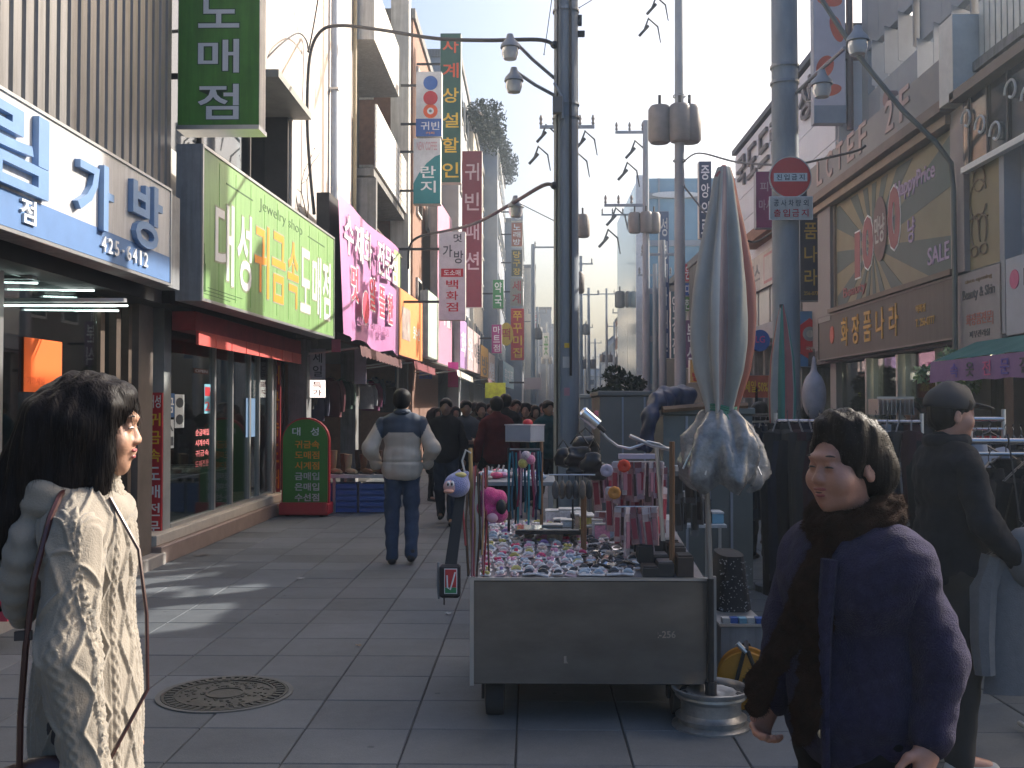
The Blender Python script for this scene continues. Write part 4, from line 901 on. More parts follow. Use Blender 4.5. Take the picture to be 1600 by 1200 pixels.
# louvre block and decorative canopy
lv = T('louvre_housing', 'pale ribbed metal housing on the roof beside the parapet column', 'housing', (5, 9.6, 5.1))
for k in range(9): B('rib', M('louvre_metal', (.52, .54, .52), .5, .2), lv, 4.55, 4.62, 9.3 + k * .125, 9.3 + k * .125 + .1, 4.95, 5.72)
B('box', m_gr1, lv, 4.62, 5.3, 9.28, 10.4, 4.95, 5.7)
cp = T('glass_canopy', 'sloping leaded glass canopy with white scrolls over the next shop', 'canopy', (4.4, 9, 4.4))
mcl = GLASS('canopy_glass', (.6, .62, .7), .35, .1, .5)
cq0, cq1 = Vector((4.42, 10.5, 4.75)), Vector((4.42, 7.6, 4.75))
B('glass_sheet', mcl, cp, 4.42, 4.43, 7.6, 10.5, 4.05, 4.72); B('edge', m_ochre, cp, 4.30, 4.45, 7.6, 10.55, 4.73, 4.83); B('edge', m_white, cp, 4.39, 4.46, 7.6, 10.5, 3.99, 4.05)
for k in range(7): B('glazing_bar', m_dark, cp, 4.40, 4.415, 7.8 + k * .42, 7.83 + k * .42, 4.05, 4.72)
q = MB()
for k in range(9):
    cy, cz = 7.8 + k * .32, 4.2 + .3 * ((k * 7) % 3) / 2
    q.tube([(4.395, cy + .13 * math.cos(a) * (1 - a / 9), cz + .13 * math.sin(a) * (1 - a / 9)) for a in np.linspace(0, 5.5, 12)], .012, 5)
q.build('scroll_work', m_white, cp)
B('upper_wall', M('lilac_grey_wall', (.38, .38, .44), .6, var=.1), cs, 4.62, 10, 7.6, 9.75, 2.5, 4.9)
# billboard
bc = Vector((4.52, 13.05, 3.83)); bbw, bbh = 4.3, 1.54
bl = T('billboard', 'faded yellow and green sunburst billboard with 1000 in red', 'billboard', bc)
MB().fbox(bc, uR, ZV, nR, -bbw / 2, bbw / 2, -bbh / 2, bbh / 2, -.09, 0).build('backing', M('bill_yellow', (.235, .215, .13), .55, var=.12, scale=2), bl)
mg_ = M('bill_green', (.07, .11, .105), .55, var=.15, scale=2); cx0, cy0 = -.55, -.1
def clipray(a):
    x, y = math.cos(a), math.sin(a); t = 9
    if x > 0: t = min(t, (bbw / 2 - .05 - cx0) / x)
    if x < 0: t = min(t, (-bbw / 2 + .05 - cx0) / x)
    if y > 0: t = min(t, (bbh / 2 - .04 - cy0) / y)
    if y < 0: t = min(t, (-bbh / 2 + .04 - cy0) / y)
    return cx0 + x * t, cy0 + y * t
for k in range(15):
    a0 = k * 2 * math.pi / 15 + .1; pts = [(cx0, cy0)] + [clipray(a0 + s) for s in np.linspace(0, .21, 6)]
    q = MB(); q.mat = fm(bc, uR, ZV, nR); q.prism(pts, .0, .004); q.build('sun_ray', mg_, bl)
mrr = P('bill_red', .30, .09, .10, var=.1); mlil = P('bill_lilac', .50, .38, .55, var=.1)
for ch, x, y, w_, h_ in (('1', -1.15, -.12, .22, .62), ('0', -.72, -.02, .42, .70), ('0', .28, .13, .42, .78)):
    text(ch, bc, uR, ZV, nR, x, y, w_ * 1.1, h_ * 1.08, m_wl, bl, .008, 'numeral', .06); text(ch, bc, uR, ZV, nR, x, y, w_, h_, mrr, bl, .013, 'numeral', .045)
q = MB(); q.mat = fm(bc, uR, ZV, nR); q.prism([(-.22 + .26 * math.cos(a), .08 + .42 * math.sin(a)) for a in np.linspace(0, 6.28, 24, endpoint=False)], .014, .018); q.build('oval', P('bill_brown', .16, .10, .10), bl)
text('만냥', bc, uR, ZV, nR, -.22, .08, .36, .36, m_offw, bl, .024, 'letter'); text('냥', bc, uR, ZV, nR, .85, -.12, .22, .3, mlil, bl, .012, 'letter')
text('HappyPrice', bc, uR, ZV, nR, .95, .42, 1.25, .26, mlil, bl, .012); text('SALE', bc, uR, ZV, nR, 1.65, -.52, .6, .2, mlil, bl, .012); text('Beauty', bc, uR, ZV, nR, -1.3, -.6, 1.0, .18, mrr, bl, .012)
q = MB()
for (a, b, c, d) in ((-bbw / 2 - .08, bbw / 2 + .08, bbh / 2, bbh / 2 + .08), (-bbw / 2 - .08, -bbw / 2, -bbh / 2, bbh / 2), (bbw / 2, bbw / 2 + .08, -bbh / 2, bbh / 2)): q.fbox(bc, uR, ZV, nR, a, b, c, d, -.09, .03)
q.build('frame', M('ochre_pale'), bl)
MB().fbox(bc, uR, ZV, nR, -bbw / 2 - .08, bbw / 2 + .08, -bbh / 2 - .06, -bbh / 2, -.09, .12).build('lower_ledge', m_brown, bl)
# brown long sign
bz0, bz1 = 2.32, 2.99; oc = Vector((4.45, 13.38, (bz0 + bz1) / 2))
bn = sign('shop_sign', 'long brown cosmetics sign reading 화장품나라 in ochre', oc, uR, nR, 5.1, bz1 - bz0, .18, M('umber_face', (.065, .056, .05), .5, var=.15, scale=1, streak=.3), m_grey, border=M('umber_rim', (.14, .13, .12), .4, .4), bw=.02)
row('화장품나라', oc, uR, ZV, nR, -1.45, 1.0, .02, .40, P('ochre_letter', .62, .36, .08, var=.05), bn, .012, .62)
q = MB(); q.mat = fm(oc, uR, ZV, nR); q.prism([(-1.82 + .1 * math.cos(a), .02 + .13 * math.sin(a)) for a in np.linspace(0, 6.28, 14, endpoint=False)], 0, .01); q.build('red_emblem', P('emblem_red', .55, .12, .08), bn)
text('백화점', oc, uR, ZV, nR, 1.62, .08, .28, .09, P('ochre_letter'), bn, .008); text('T. 256-0777', oc, uR, ZV, nR, 1.75, -.08, .55, .09, P('ochre_letter'), bn, .008)
# posters to its right
def rs(px0, px1, z0, z1, X, m, lab, side=m_grey, nm='sign_panel', t=.05, cat='sign'):
    y0 = atx(px1, 600, X).y; y1 = atx(px0, 600, X).y; o = Vector((X, (y0 + y1) / 2, (z0 + z1) / 2))
    return sign(nm, lab, o, uR, nR, y1 - y0, z1 - z0, t, m, side, cat), o, y1 - y0, z1 - z0
th, o, w, h = rs(1503, 1566, 3.0, 4.42, 4.50, M('old_yellow', (.26, .22, .12), .6, var=.1, scale=2), 'tall faded yellow panel with a line drawing of a plump bear')
def stroke(pts, o, m, th, r=.008): MB().tube([o + uR * a + ZV * b + nR * .012 for a, b in pts], r, 5).build('drawn_line', m, th)
ink = P('ink_brown', .20, .14, .08)
el = lambda cx, cy, rx, ry, a0=0, a1=6.3, n=16: [(cx + rx * math.cos(a), cy + ry * math.sin(a)) for a in np.linspace(a0, a1, n)]
for s in (el(0, -.02, .24, .2, .4, 5.9), el(.03, .18, .17, .12), el(-.12, .32, .05, .06), el(.16, .34, .05, .06), el(-.1, -.33, .11, .16, 0, 5), el(.12, -.33, .11, .16, -1, 4), el(-.12, -.53, .1, .05), el(.14, -.53, .1, .05), [(-.24, -.2), (0, -.16), (.26, -.22)], el(.0, .5, .1, .05)): stroke([(a * .8, b) for a, b in s], o, ink, th)
text('Teddy', o, uR, ZV, nR, 0, .55, .45, .12, ink, th, .006)
th, o, w, h = rs(1497, 1567, 2.14, 2.98, 4.46, M('poster_grey', (.30, .28, .28), .6, var=.06), 'pale grey poster with Beauty and Skin in dark script', m_grey)
text('Beauty & Skin', o, uR, ZV, nR, 0, .18, w * .72, .13, m_dl, th, .006); text('화장품전문|', o, uR, ZV, nR, .02, -.08, w * .6, .14, P('dull_red', .42, .15, .12), th, .006); text('피부관리실', o, uR, ZV, nR, .02, -.22, w * .45, .07, m_dl, th, .006); text('since opening', o, uR, ZV, nR, 0, .32, w * .6, .05, ink, th, .006)
th, o, w, h = rs(1573, 1640, 2.27, 2.99, 4.44, M('panel_blue_white', (.38, .42, .48), .5, var=.05), 'pale blue white panel with a rose disc and LG at the far right edge')
q = MB(); q.mat = fm(o, uR, ZV, nR); q.prism(el(-w / 2 + .18, .15, .09, .09, 0, 6.0, 18), 0, .006); q.build('logo_disc', P('logo_rose', .55, .10, .22), th); text('LG', o, uR, ZV, nR, -w / 2 + .48, .15, .24, .16, m_dl, th, .006)
B('column', m_gr1, cs, 4.46, 4.62, 9.70, 9.80, 2.3, 4.9)
# pink purple awning
pa = T('valance_awning', 'lilac and teal awning with coloured lettering at the right edge', 'awning', (4.3, 9, 2.2)); q = MB()
for k in range(10):
    a, b = 7.8 + k * .24, 8.04 + k * .24; q.add([(4.4, a, 2.25), (3.95, a, 2.05 + .01 * (k % 2)), (3.95, b, 2.05 + .01 * ((k + 1) % 2)), (4.4, b, 2.25)], [[0, 1, 2, 3]])
q.build('canopy_cloth', M('teal_cloth', (.03, .14, .12), .8), pa)
q = MB()
for k in range(10): a, b = 7.8 + k * .24, 8.04 + k * .24; q.add([(3.95, a, 2.05), (3.94, a, 1.84 + .012 * (k % 2)), (3.94, b, 1.84 + .012 * ((k + 1) % 2)), (3.95, b, 2.05)], [[0, 1, 2, 3]])
q.build('valance', M('lilac_cloth', (.26, .14, .30), .8, var=.15, scale=4), pa)
for i, ch in enumerate('속옷전문점'): text(ch, Vector((3.935, 9.6 - i * .34, 1.945)), uR, ZV, nR, 0, 0, .16, .13, (P('ink_violet', .12, .08, .4), m_dl, P('ink_pink', .6, .1, .25))[i % 3], pa, .004, 'letter')
# ground floor front
for k, (yy, w, m) in enumerate(((15.6, .3, m_beige), (14.2, .06, m_alu), (13.0, .06, m_alu), (11.6, .2, M('pale_stone2', (.4, .36, .3), .6)), (10.9, .06, m_alu), (9.9, .18, m_ochre), (9.2, .3, m_gr1), (8.5, .16, m_ochre))): B('pillar', m, cs, 4.62, 4.85, yy, yy + w, .12, 2.3)
for (a, b) in ((14.3, 15.55), (13.1, 14.15), (11.85, 12.95)): B('shop_pane', glass, cs, 4.70, 4.71, a, b, .3, 2.28)
for k in range(7):
    yy = 10.2 + k * .75; s = T('product_shelf', 'wall shelf of cosmetics seen through the right hand shop front', 'shelf', (7.5, yy, .2), 0, 'product shelves in the cosmetics shop')
    for z in (.5, .9, 1.3, 1.7): B('shelf_board', m_offw, s, 7.4, 7.95, yy, yy + .7, z, z + .02)
    q = MB()
    for z in (.52, .92, 1.32, 1.72):
        for j in range(6): xx = 7.45; q.box(xx, xx + .1, yy + .03 + j * .11, yy + .1 + j * .11, z, z + random.uniform(.1, .26))
    q.build('product_row', M('products_%d' % (k % 3), ((.5, .3, .1), (.5, .12, .15), (.3, .4, .45))[k % 3], .5, var=.4, scale=9), s, kind='stuff')
for k, Y in enumerate((10.6, 12.2, 13.8)):
    p = Vector((5.9, Y, 2.2)); t = T('ceiling_tube', 'lit tube on the cosmetics shop ceiling', 'lamp', p, 0, 'lit tubes in the cosmetics shop'); MB().cyl(p - Vector((.5, 0, 0)), p + Vector((.5, 0, 0)), .02, n=8).build('tube', M('lit_tube_warm', (1, .9, .65), emit=5, var=0), t); B('housing', m_white, t, 5.4, 6.4, Y - .03, Y + .03, 2.22, 2.26)
p = at(1480, 575, 11.0); cl = [(p.x + random.uniform(-.2, .2), 11 + random.uniform(-.2, .2), p.z + random.uniform(-.2, .12), .13) for _ in range(7)]
foliage('potted_plant', 'pale leaved pot plant by the right hand shop front', 'plant', (p.x, 11, 0), cl, 500, .05, M('pale_leaf', (.30, .42, .22), .6, var=.3), trunk=[([(p.x, 11, .3), (p.x, 11, p.z)], .03)])
# ---- theatre
tv = T('theatre_building', 'white panelled theatre building with dark roof letters', 'building', (8, 22, 0)); m_thw = M('theatre_white', (.62, .64, .68), .5, var=.05, scale=2)
B('wall', m_thw, tv, 5.3, 12, 17.65, 26.4, 3.0, 8.1); B('ground_wall', m_dkc, tv, 5.6, 12, 17.65, 26.4, 0, 3.0); B('roof_edge', m_dark, tv, 5.2, 12, 17.63, 26.5, 8.12, 8.24)
for k in range(6): B('wall_panel', m_thw, tv, 5.26, 5.29, 17.7, 26.35, 4.4 + k * .61, 4.4 + k * .61 + .595)
row('국도드림극장', Vector((5.25, 22.0, 7.45)), uR, ZV, nR, -4.0, 3.2, 0, .75, P('roof_letter', .14, .13, .13), tv, .06, .8)
B('canopy_beam', M('rust_beam', (.26, .13, .08), .7, var=.2), tv, 4.9, 5.25, 17.65, 24, 5.30, 5.55); B('sloping_fascia', m_gr1, tv, 5.0, 5.28, 17.7, 26, 3.05, 3.4)
for k in range(7): B('window_frame', m_alu, tv, 5.24, 5.29, 18 + k * 1.15, 19 + k * 1.15, 3.45, 4.3); 
for k in range(8): B('pillar', m_conc, tv, 5.3, 5.58, 17.8 + k * 1.1, 18.0 + k * 1.1, 0, 3)
th, o, w, h = rs(1172, 1208, 4.25, 5.05, 5.15, m_offw, 'white fascia sign with grey letters and a red box on the theatre', m_grey)
text('니스', o, uR, ZV, nR, -.6, 0, 1.1, .45, m_grey, th, .01); MB().fbox(o, uR, ZV, nR, .35, 1.5, -.32, .32, 0, .006).build('red_outline', P('red_faint', .5, .25, .25), th); MB().fbox(o, uR, ZV, nR, .42, 1.43, -.26, .26, .006, .01).build('inner_field', m_offw, th)
# banner, vertical signs
th, o, w, h = psign(1270, 1322, -120, 192, 17.3, .2, M('banner_pale_lilac', (.55, .52, .58), .6, var=.06), m_gr1, 'projecting_sign', 'tall pale banner sign with orange red shapes high on the right', None)
mo = P('orange_red_shape', .62, .14, .08, var=.1)
for (cx, cz, rx, rz, rot) in ((0, -1.15, .2, .10, .2), (-.08, -.75, .14, .2, -.4), (.12, -.1, .1, .24, .3), (0, .4, .22, .12, -.2), (0.05, 1.0, .2, .2, 0)):
    q = MB(); q.mat = fm(o, XP, ZV, YM); q.prism([(cx + rx * math.cos(a) * math.cos(rot) - rz * math.sin(a) * math.sin(rot), cz + rx * math.cos(a) * math.sin(rot) + rz * math.sin(a) * math.cos(rot)) for a in np.linspace(0, 6.28, 18, endpoint=False)], 0, .004); q.build('orange_shape', mo, th)
MB().fbox(o, XP, ZV, YM, -w / 2, w / 2, -h / 2, -h / 2 + .3, .0, .003).build('grey_band', m_gr2, th); B('bracket', m_ochre, th, o.x + w / 2, 5.7, 17.35, 17.45, o.z - .6, o.z - .5)
MB().tube([(o.x + w / 2 + .1, 17.4, o.z - h / 2 - .1), (o.x + w / 2 + .1, 17.4, o.z + h / 2)], .06, 8).build('post', M('post_brown', (.18, .12, .11), .6), th)
MB().tube([(5.0, 17.4, 4.6), (5.0, 17.5, 5.2), (5.2, 17.5, 6.0)], .05, 6).build('brace', m_ochre, th)
th, o, w, h = psign(1249, 1288, 265, 470, 16.3, .2, M('sign_ink', (.05, .05, .06), .5, var=.1), m_gr1, 'projecting_sign', 'dark vertical sign reading 화장품나라 beside the billboard', 4.62, False)
for i, ch in enumerate('화장품나라'): text(ch, o, XP, ZV, YM, -.02, h / 2 - .24 - i * .37, .2, .26, P('ochre_letter2', .50, .33, .08), th, .006, 'letter')
text('256-0777', o, XP, ZV, YM, 0, -h / 2 + .12, .26, .06, P('ochre_letter2'), th, .006)
th, o, w, h = psign(1181, 1240, 268, 356, 19.5, .2, P('wine', .20, .04, .11, var=.1), m_gr1, 'projecting_sign', 'wine coloured square sign half behind the right pole', 5.3, False)
text('피부', o, XP, ZV, YM, -.1, .25, .35, .18, P('wine_ink', .40, .28, .32), th, .006); text('마사지', o, XP, ZV, YM, -.1, -.1, .4, .2, P('wine_ink'), th, .006)
th, o, w, h = psign(1247, 1283, 486, 573, 16.9, .1, M('sky_blue_sign', (.10, .25, .50), .5, var=.1), m_gr1, 'projecting_sign', 'blue sign with a red star shaped badge low on the right', 4.62, False)
q = MB(); q.mat = fm(o, XP, ZV, YM); q.prism([(-.19, -.22), (0, -.34), (.19, -.22), (.19, .2), (0, .34), (-.19, .2)], 0, .02); q.build('red_badge', m_red, th); disc(o, .12, m_gr1, th, 0, .08, .026); disc(o, .06, m_offw, th, 0, .08, .03); text('국민', o, XP, ZV, YM, 0, -.16, .14, .06, m_offw, th, .03)
p = at(1188, 532, 18); t = T('round_sign', 'round blue sign with rose letters behind the second parasol', 'sign', p); q = MB(); q.mat = fm(p, XP, ZV, YM); q.prism(el(0, 0, .17, .19, 0, 6.0, 20), -.1, 0); q.build('face', m_blue, t); text('LG', p, XP, ZV, YM, 0, .02, .16, .12, P('ink_pink'), t, .004)
th, o, w, h = psign(1160, 1204, 586, 622, 15.5, .1, P('warm_red', .50, .12, .06, var=.2), m_gr1, 'signboard', 'low red signboard with yellow lettering between the parasols'); text('세일 50%', o, XP, ZV, YM, 0, 0, w * .8, h * .5, m_yel, th, .006)
MB().box(o.x - .02, o.x + .02, o.y, o.y + .03, 0, o.z).build('post', m_dark, th)
# =============================================================== poles and wires
m_pole = M('pole_concrete', (.31, .335, .36), .8, var=.18, scale=4, bump=.3, bscale=30, stretch=(1, 1, .3), streak=.08)
m_pst = M('pole_band_steel', (.28, .30, .33), .5, .4, var=.15); m_tf = M('transformer_grey', (.19, .175, .165), .6, var=.15)
def lamp(t, c, d):
    """street lamp head hanging at c: cap, glass bowl"""
    q = MB(); q.lathe([(.0, .15), (.04, .15), (.055, .09), (.115, .02), (.122, -.02), (.11, -.02), (.09, .0), (0, .04)], c, 18); h_ = q.build('lamp_shade', m_gr1, t, True)
    q = MB(); q.lathe([(.10, -.02), (.105, -.09), (.08, -.16), (0, -.18)], c, 18); q.build('glass_bowl', M('bowl_glass', (.75, .76, .76), .15, var=.03, trans=.35), t, True)
def pole(name, lab, px, Y, r0, r1, H, bands=()):
    x = at(px, 620, Y).x; t = T(name, lab, 'utility pole', (x, Y, 0))
    MB().cyl((x, Y, 0), (x, Y, H), r0, r1, 20).build('shaft', m_pole, t, True)
    for z in bands: MB().lathe([(r0 + .004, z), (r0 + .006, z), (r0 + .006, z + .03), (r0 - .01, z + .03)], (x, Y, 0), 20).build('steel_band', m_pst, t, True)
    return t, x
t, x = pole('utility_pole', 'thick concrete pole rising behind the cart, the nearest pole', 885, 13, .165, .145, 12, (6.9, 6.65, 5.45, 5.28))
for (p0, p1, lab) in ((at(866, 122, 13), at(797, 70, 12.6), 0), (at(868, 150, 13), at(803, 122, 12.7), 1)):
    MB().tube([p0, (p0 + p1) / 2 + Vector((0, 0, .03)), p1 + Vector((0, 0, .1))], .022, 6).build('lamp_arm', m_pst, t)
    lt = T('street_lamp', ('upper globe lamp on the left of the nearest pole', 'lower globe lamp on the left of the nearest pole')[lab], 'street lamp', p1); lamp(lt, p1 + Vector((0, 0, -.02)), 0)
MB().obox(at(871, 165, 12.8), (.12, .12, .2)).build('junction_box', m_tf, t)
MB().tube([at(866, 130, 12.82), at(877, 150, 12.8), at(879, 185, 12.8)], .02, 6).build('conduit', m_pst, t)
MB().tube([(x + .05, 12.83, 2), (x + .05, 12.83, 12)], .018, 6).build('conduit', m_dark, t)
MB().obox(at(903, 32, 13), (.1, .08, .12)).build('clamp', m_dark, t); MB().obox(at(905, 53, 13), (.14, .08, .06)).build('clamp', m_dark, t)
MB().tube([(x - .12, 12.86, .3), (x - .125, 12.86, 4), (x - .10, 12.85, 8)], .012, 6).build('conduit', m_cable, t); MB().tube([(x - .09, 12.835, 1.2), (x - .085, 12.84, 5), (x - .08, 12.85, 11)], .009, 6).build('conduit', m_grey, t)
for dz, w_, h_, m_ in ((2.1, .10, .14, m_offw), (1.75, .07, .10, P('flyer_pink', .5, .25, .28)), (2.35, .06, .06, m_yel)):
    q = MB(); n_ = 6; V = []
    for j in (0, 1):
        for i in range(n_ + 1): a = -1.57 + (i / n_ - .5) * w_ / .16; V.append((x + .1665 * math.cos(a), 13 + .1665 * math.sin(a), dz + j * h_))
    q.add(V, [[i, i + 1, n_ + 2 + i, n_ + 1 + i] for i in range(n_)]).build('flyer', m_, t)
t, x = pole('utility_pole', 'concrete pole carrying the round red no entry sign', 1229, 12.5, .17, .145, 12, (5.75, 5.55))
so = at(1235, 277, 12.3); sg = T('traffic_sign', 'round red no entry sign with white bar, 진입금지, on the right pole', 'sign', so)
q = MB(); q.mat = fm(so, XP, ZV, YM); q.prism(el(0, 0, .255, .255, 0, 6.1, 36), -.015, 0); q.build('rim', m_offw, sg); q = MB(); q.mat = fm(so, XP, ZV, YM); q.prism(el(0, 0, .24, .24, 0, 6.1, 36), 0, .004); q.build('red_face', M('sign_red', (.62, .045, .04), .4, var=.05), sg)
MB().fbox(so, XP, ZV, YM, -.2, .2, -.05, .05, .004, .008).build('white_bar', m_wl, sg); row('진입금지', so, XP, ZV, YM, -.18, .18, 0, .07, m_dl, sg, .012, .7); MB().obox(so + Vector((0, .07, 0)), (.06, .12, .06)).build('clamp', m_pst, sg)
so = at(1236, 325, 12.28); sg = T('traffic_sign', 'white plate with 공사차량외 출입금지 under the round red sign', 'sign', so)
MB().fbox(so, XP, ZV, YM, -.26, .26, -.14, .14, -.015, 0).build('plate', m_wl, sg); MB().fbox(so, XP, ZV, YM, -.25, .25, -.13, .13, 0, .003).build('inner_field', m_offw, sg)
row('공사차량외', so, XP, ZV, YM, -.22, .22, .06, .08, m_dl, sg, .006, .7); row('출입금지', so, XP, ZV, YM, -.22, .22, -.06, .09, m_red, sg, .006, .75); MB().obox(so + Vector((0, .06, 0)), (.06, .1, .06)).build('clamp', m_pst, sg)
def transformer(t, x, Y, z, side, s=1.0):
    for k, dx in enumerate(side):
        c = Vector((x + dx, Y - (.1 if dx == 0 else 0), z)); q = MB(); q.lathe([(0, -.42 * s), (.2 * s, -.42 * s), (.25 * s, -.36 * s), (.25 * s, .30 * s), (.20 * s, .38 * s), (0, .40 * s)], c, 12); q.build('transformer', m_tf, t, True)
        MB().cyl(c + Vector((0, 0, .4 * s)), c + Vector((0, 0, .62 * s)), .035 * s).build('bushing', m_dark, t)
def crossarm(t, x, Y, z, xl, xr, n=4):
    B('crossarm', m_pst, t, x + xl, x + xr, Y - .04, Y + .04, z, z + .08)
    for k in range(n):
        xx = x + xl + (xr - xl) * (k + .1) / (n - .8); MB().lathe([(.02, 0), (.05, .06), (.03, .12), (.05, .18), (.02, .28)], (xx, Y, z + .08), 8).build('insulator', m_tf, t)
def dangles(t, px, py, Y):     # cut-out switches hanging beside a pole
    for (dx, dy, s) in ((0, 0, 1), (-12, 34, 1.2)):
        p = at(px + dx, py + dy, Y); k = Y / 22
        q = MB(); q.tube([p, p + Vector((.10, 0, .28)) * k, p + Vector((.30, 0, .1)) * k, p + Vector((.36, 0, -.25)) * k], [.028 * k, .03 * k, .02 * k, .012 * k], 6); q.tube([p + Vector((-.1, 0, -.1)) * k, p + Vector((.1, 0, .12)) * k], .034 * k, 6); q.build('cutout_switch', m_dark, t)
t, x = pole('utility_pole', 'tall pole with brown transformers, the second pole from the right', 1063, 22, .135, .075, 14, (8.3, 6.9)); transformer(t, x, 22, 7.72, (-.42, 0, .22)); dangles(t, 1018, 15, 22); crossarm(t, x, 22, 12.6, -1.0, 1.0)
t, x = pole('utility_pole', 'slimmer pole with a small crossarm left of the brown transformers', 1010, 32, .13, .09, 10.6); crossarm(t, x - .5, 32, 10.2, -.45, .45, 3); dangles(t, 985, 240, 32); transformer(t, x, 32, 7.4, (-.35, 0, .25), .8); crossarm(t, x - .6, 32, 7.9, -.7, .6, 4)
t, x = pole('utility_pole', 'pole with a cluster of transformers far up the street', 985, 50, .15, .12, 11.2); crossarm(t, x - .6, 50, 11, -.8, .8, 4); transformer(t, x, 50, 6.9, (-.5, 0, .4), 1.0); dangles(t, 955, 345, 50)
t, x = pole('utility_pole', 'pole mostly hidden behind the nearest pole', 888, 27, .14, .10, 11); crossarm(t, x, 27, 9.0, -.75, .7, 5); transformer(t, x + .38, 27, 6.4, (0,), .75); transformer(t, x + .25, 27, 4.9, (0,), .7); dangles(t, 907, 225, 27); dangles(t, 846, 215, 27)
t, x = pole('utility_pole', 'pole with a flat crossarm left of the nearest pole', 833, 55, .14, .11, 10.4); crossarm(t, x + .6, 55, 10.2, -.6, .7, 2); transformer(t, x, 55, 5.6, (.3,), .8)
for k, (px, Y, H, tz) in enumerate(((948, 85, 11.5, 5.7), (840, 75, 9.0, None), (920, 70, 9.8, 4.6), (915, 95, 9.5, None), (930, 110, 9, None), (960, 100, 10, None), (855, 95, 9.5, 6), (972, 75, 9, 5.0), (938, 140, 9, None), (1024, 42, 7.5, None), (1036, 33, 7, None), (908, 60, 10.5, 6.2))):
    t, x = pole('utility_pole', 'distant pole, %s' % ('with a boxy transformer against the sky', 'thin one beside the crossarm pole', 'with a curved wire hoop', 'thin one in the far gap', 'faint one in the far gap', 'right of the sky gap', 'left of the nearest pole, short', 'beneath the transformer cluster', 'farthest in the gap', 'beside the glass tower', 'pale one by the navy sign', 'just right of the nearest pole')[k], px, Y, .13, .09, H)
    crossarm(t, x, Y, H - .5, -.7, .7, 3)
    if tz: transformer(t, x, Y, tz, (-.35, .3), .8)
# curved lamp bracket from the right building with globe
bt = T('lamp_bracket', 'long bent pipe bracket rising from the billboard to a globe lamp', 'bracket', at(1492, 520, 10.6))
P_ = [at(1492, 545, 10.7), at(1492, 430, 10.7), at(1490, 300, 10.7), at(1486, 255, 10.7), at(1462, 222, 10.7), at(1410, 172, 10.8), at(1345, 92, 11), at(1310, 40, 11.1), at(1278, -10, 11.2)]
MB().tube(P_, .028, 8).build('bent_pipe', M('bracket_pipe', (.13, .14, .13), .5, .4), bt, True)
c = at(1340, 62, 11); lt = T('street_lamp', 'bright globe lamp hanging at the bend of the pipe bracket', 'street lamp', c); lamp(lt, c, 0)
c = at(1284, 130, 11.6); lt = T('street_lamp', 'dim globe lamp in front of the orange banner', 'street lamp', c); lamp(lt, c, 0); MB().tube([at(1243, 146, 12.4), at(1270, 120, 12), at(1320, 75, 11.2)], .022, 6).build('arm', m_pst, lt)
def wire(name, lab, pts, r=.012, sag=0):
    pts = [Vector(p) for p in pts]
    if len(pts) == 2:
        a, b = pts; pts = [a.lerp(b, k / 14) - Vector((0, 0, sag * 4 * (k / 14) * (1 - k / 14))) for k in range(15)]
    else:      # catmull
        P2 = [pts[0]] + pts + [pts[-1]]; out = []
        for i in range(1, len(P2) - 2):
            for k in range(6):
                s = k / 6; out.append(.5 * ((2 * P2[i]) + (-P2[i-1] + P2[i+1]) * s + (2*P2[i-1] - 5*P2[i] + 4*P2[i+1] - P2[i+2]) * s*s + (-P2[i-1] + 3*P2[i] - 3*P2[i+1] + P2[i+2]) * s**3))
        pts = out + [pts[-1]]
    t = T(name, lab, 'cable', pts[0]); MB().tube(pts, r, 6).build('cable_run', m_cable, t, True)
    MB().sph(pts[0], r * 2, 6, 5).build('end_fitting', m_dark, t); return t
wire('cable', 'thick black cable arching from the nearest pole down the white wall', [at(866, 70, 12.9), at(840, 62, 13), at(760, 63, 13.5), at(680, 60, 14.2), at(590, 46, 15.2), at(530, 40, 15.8), at(500, 50, 15.9), at(484, 90, 15.9), at(480, 180, 15.8), at(484, 260, 15.8), at(491, 335, 15.8)], .026)
wire('cable', 'thin cable looping above the window hood', [at(413, 95, 13.6), at(440, 68, 14), at(465, 52, 14.8), at(478, 62, 15.4), at(482, 80, 15.8)], .012)
wire('cable', 'thin cable running up from the arch out of the picture', [at(482, 80, 15.8), at(490, 40, 15.6), at(500, -20, 15.3)], .012)
wire('cable', 'cable from the pole curving down to the white hanging sign', [at(866, 290, 12.9), at(848, 290, 13.2), at(800, 318, 15), at(740, 350, 18), at(690, 362, 20.5), at(655, 370, 22), at(640, 385, 22.5), at(638, 420, 22.5)], .026)
c = at(806, 322, 15); lt = T('street_lamp', 'small globe lamp hung on the curved cable', 'street lamp', c); lamp(lt, c, 0)
wire('cable', 'thin wire between the small globe lamp and the nearest pole', [at(812, 318, 15), at(866, 345, 13)], .006)
wire('cable', 'wire from the transformer pole to the no entry pole', [at(1066, 255, 22), at(1082, 242, 21), at(1100, 240, 19), at(1150, 253, 16), at(1215, 258, 12.6)], .016)
wire('cable', 'wire from the no entry pole to the cosmetics parapet', [at(1243, 258, 12.6), at(1330, 238, 11.5), at(1352, 228, 11.2)], .014)
wire('cable', 'slack wire behind the closed parasol', [at(1160, 372, 14), at(1180, 378, 14), at(1208, 362, 13)], .014)
wire('cable', 'wire sweeping from the pole past the ink blue sign', [at(1068, 290, 22), at(1090, 318, 21), at(1112, 345, 20)], .02)
wire('cable', 'dark wire crossing the ribbed cladding', [at(95, 25, 8), at(150, 70, 8.4), at(262, 160, 10)], .01)
for k, (a, b, s) in enumerate((((905, 12), (925, 0), 0), ((850, 85), (862, 0), 0))): wire('cable', ('hair thin wire leaving the pole top to the right', 'hair thin wire leaving the pole top to the left')[k], [at(*a, 13), at(*b, 12)], .005)
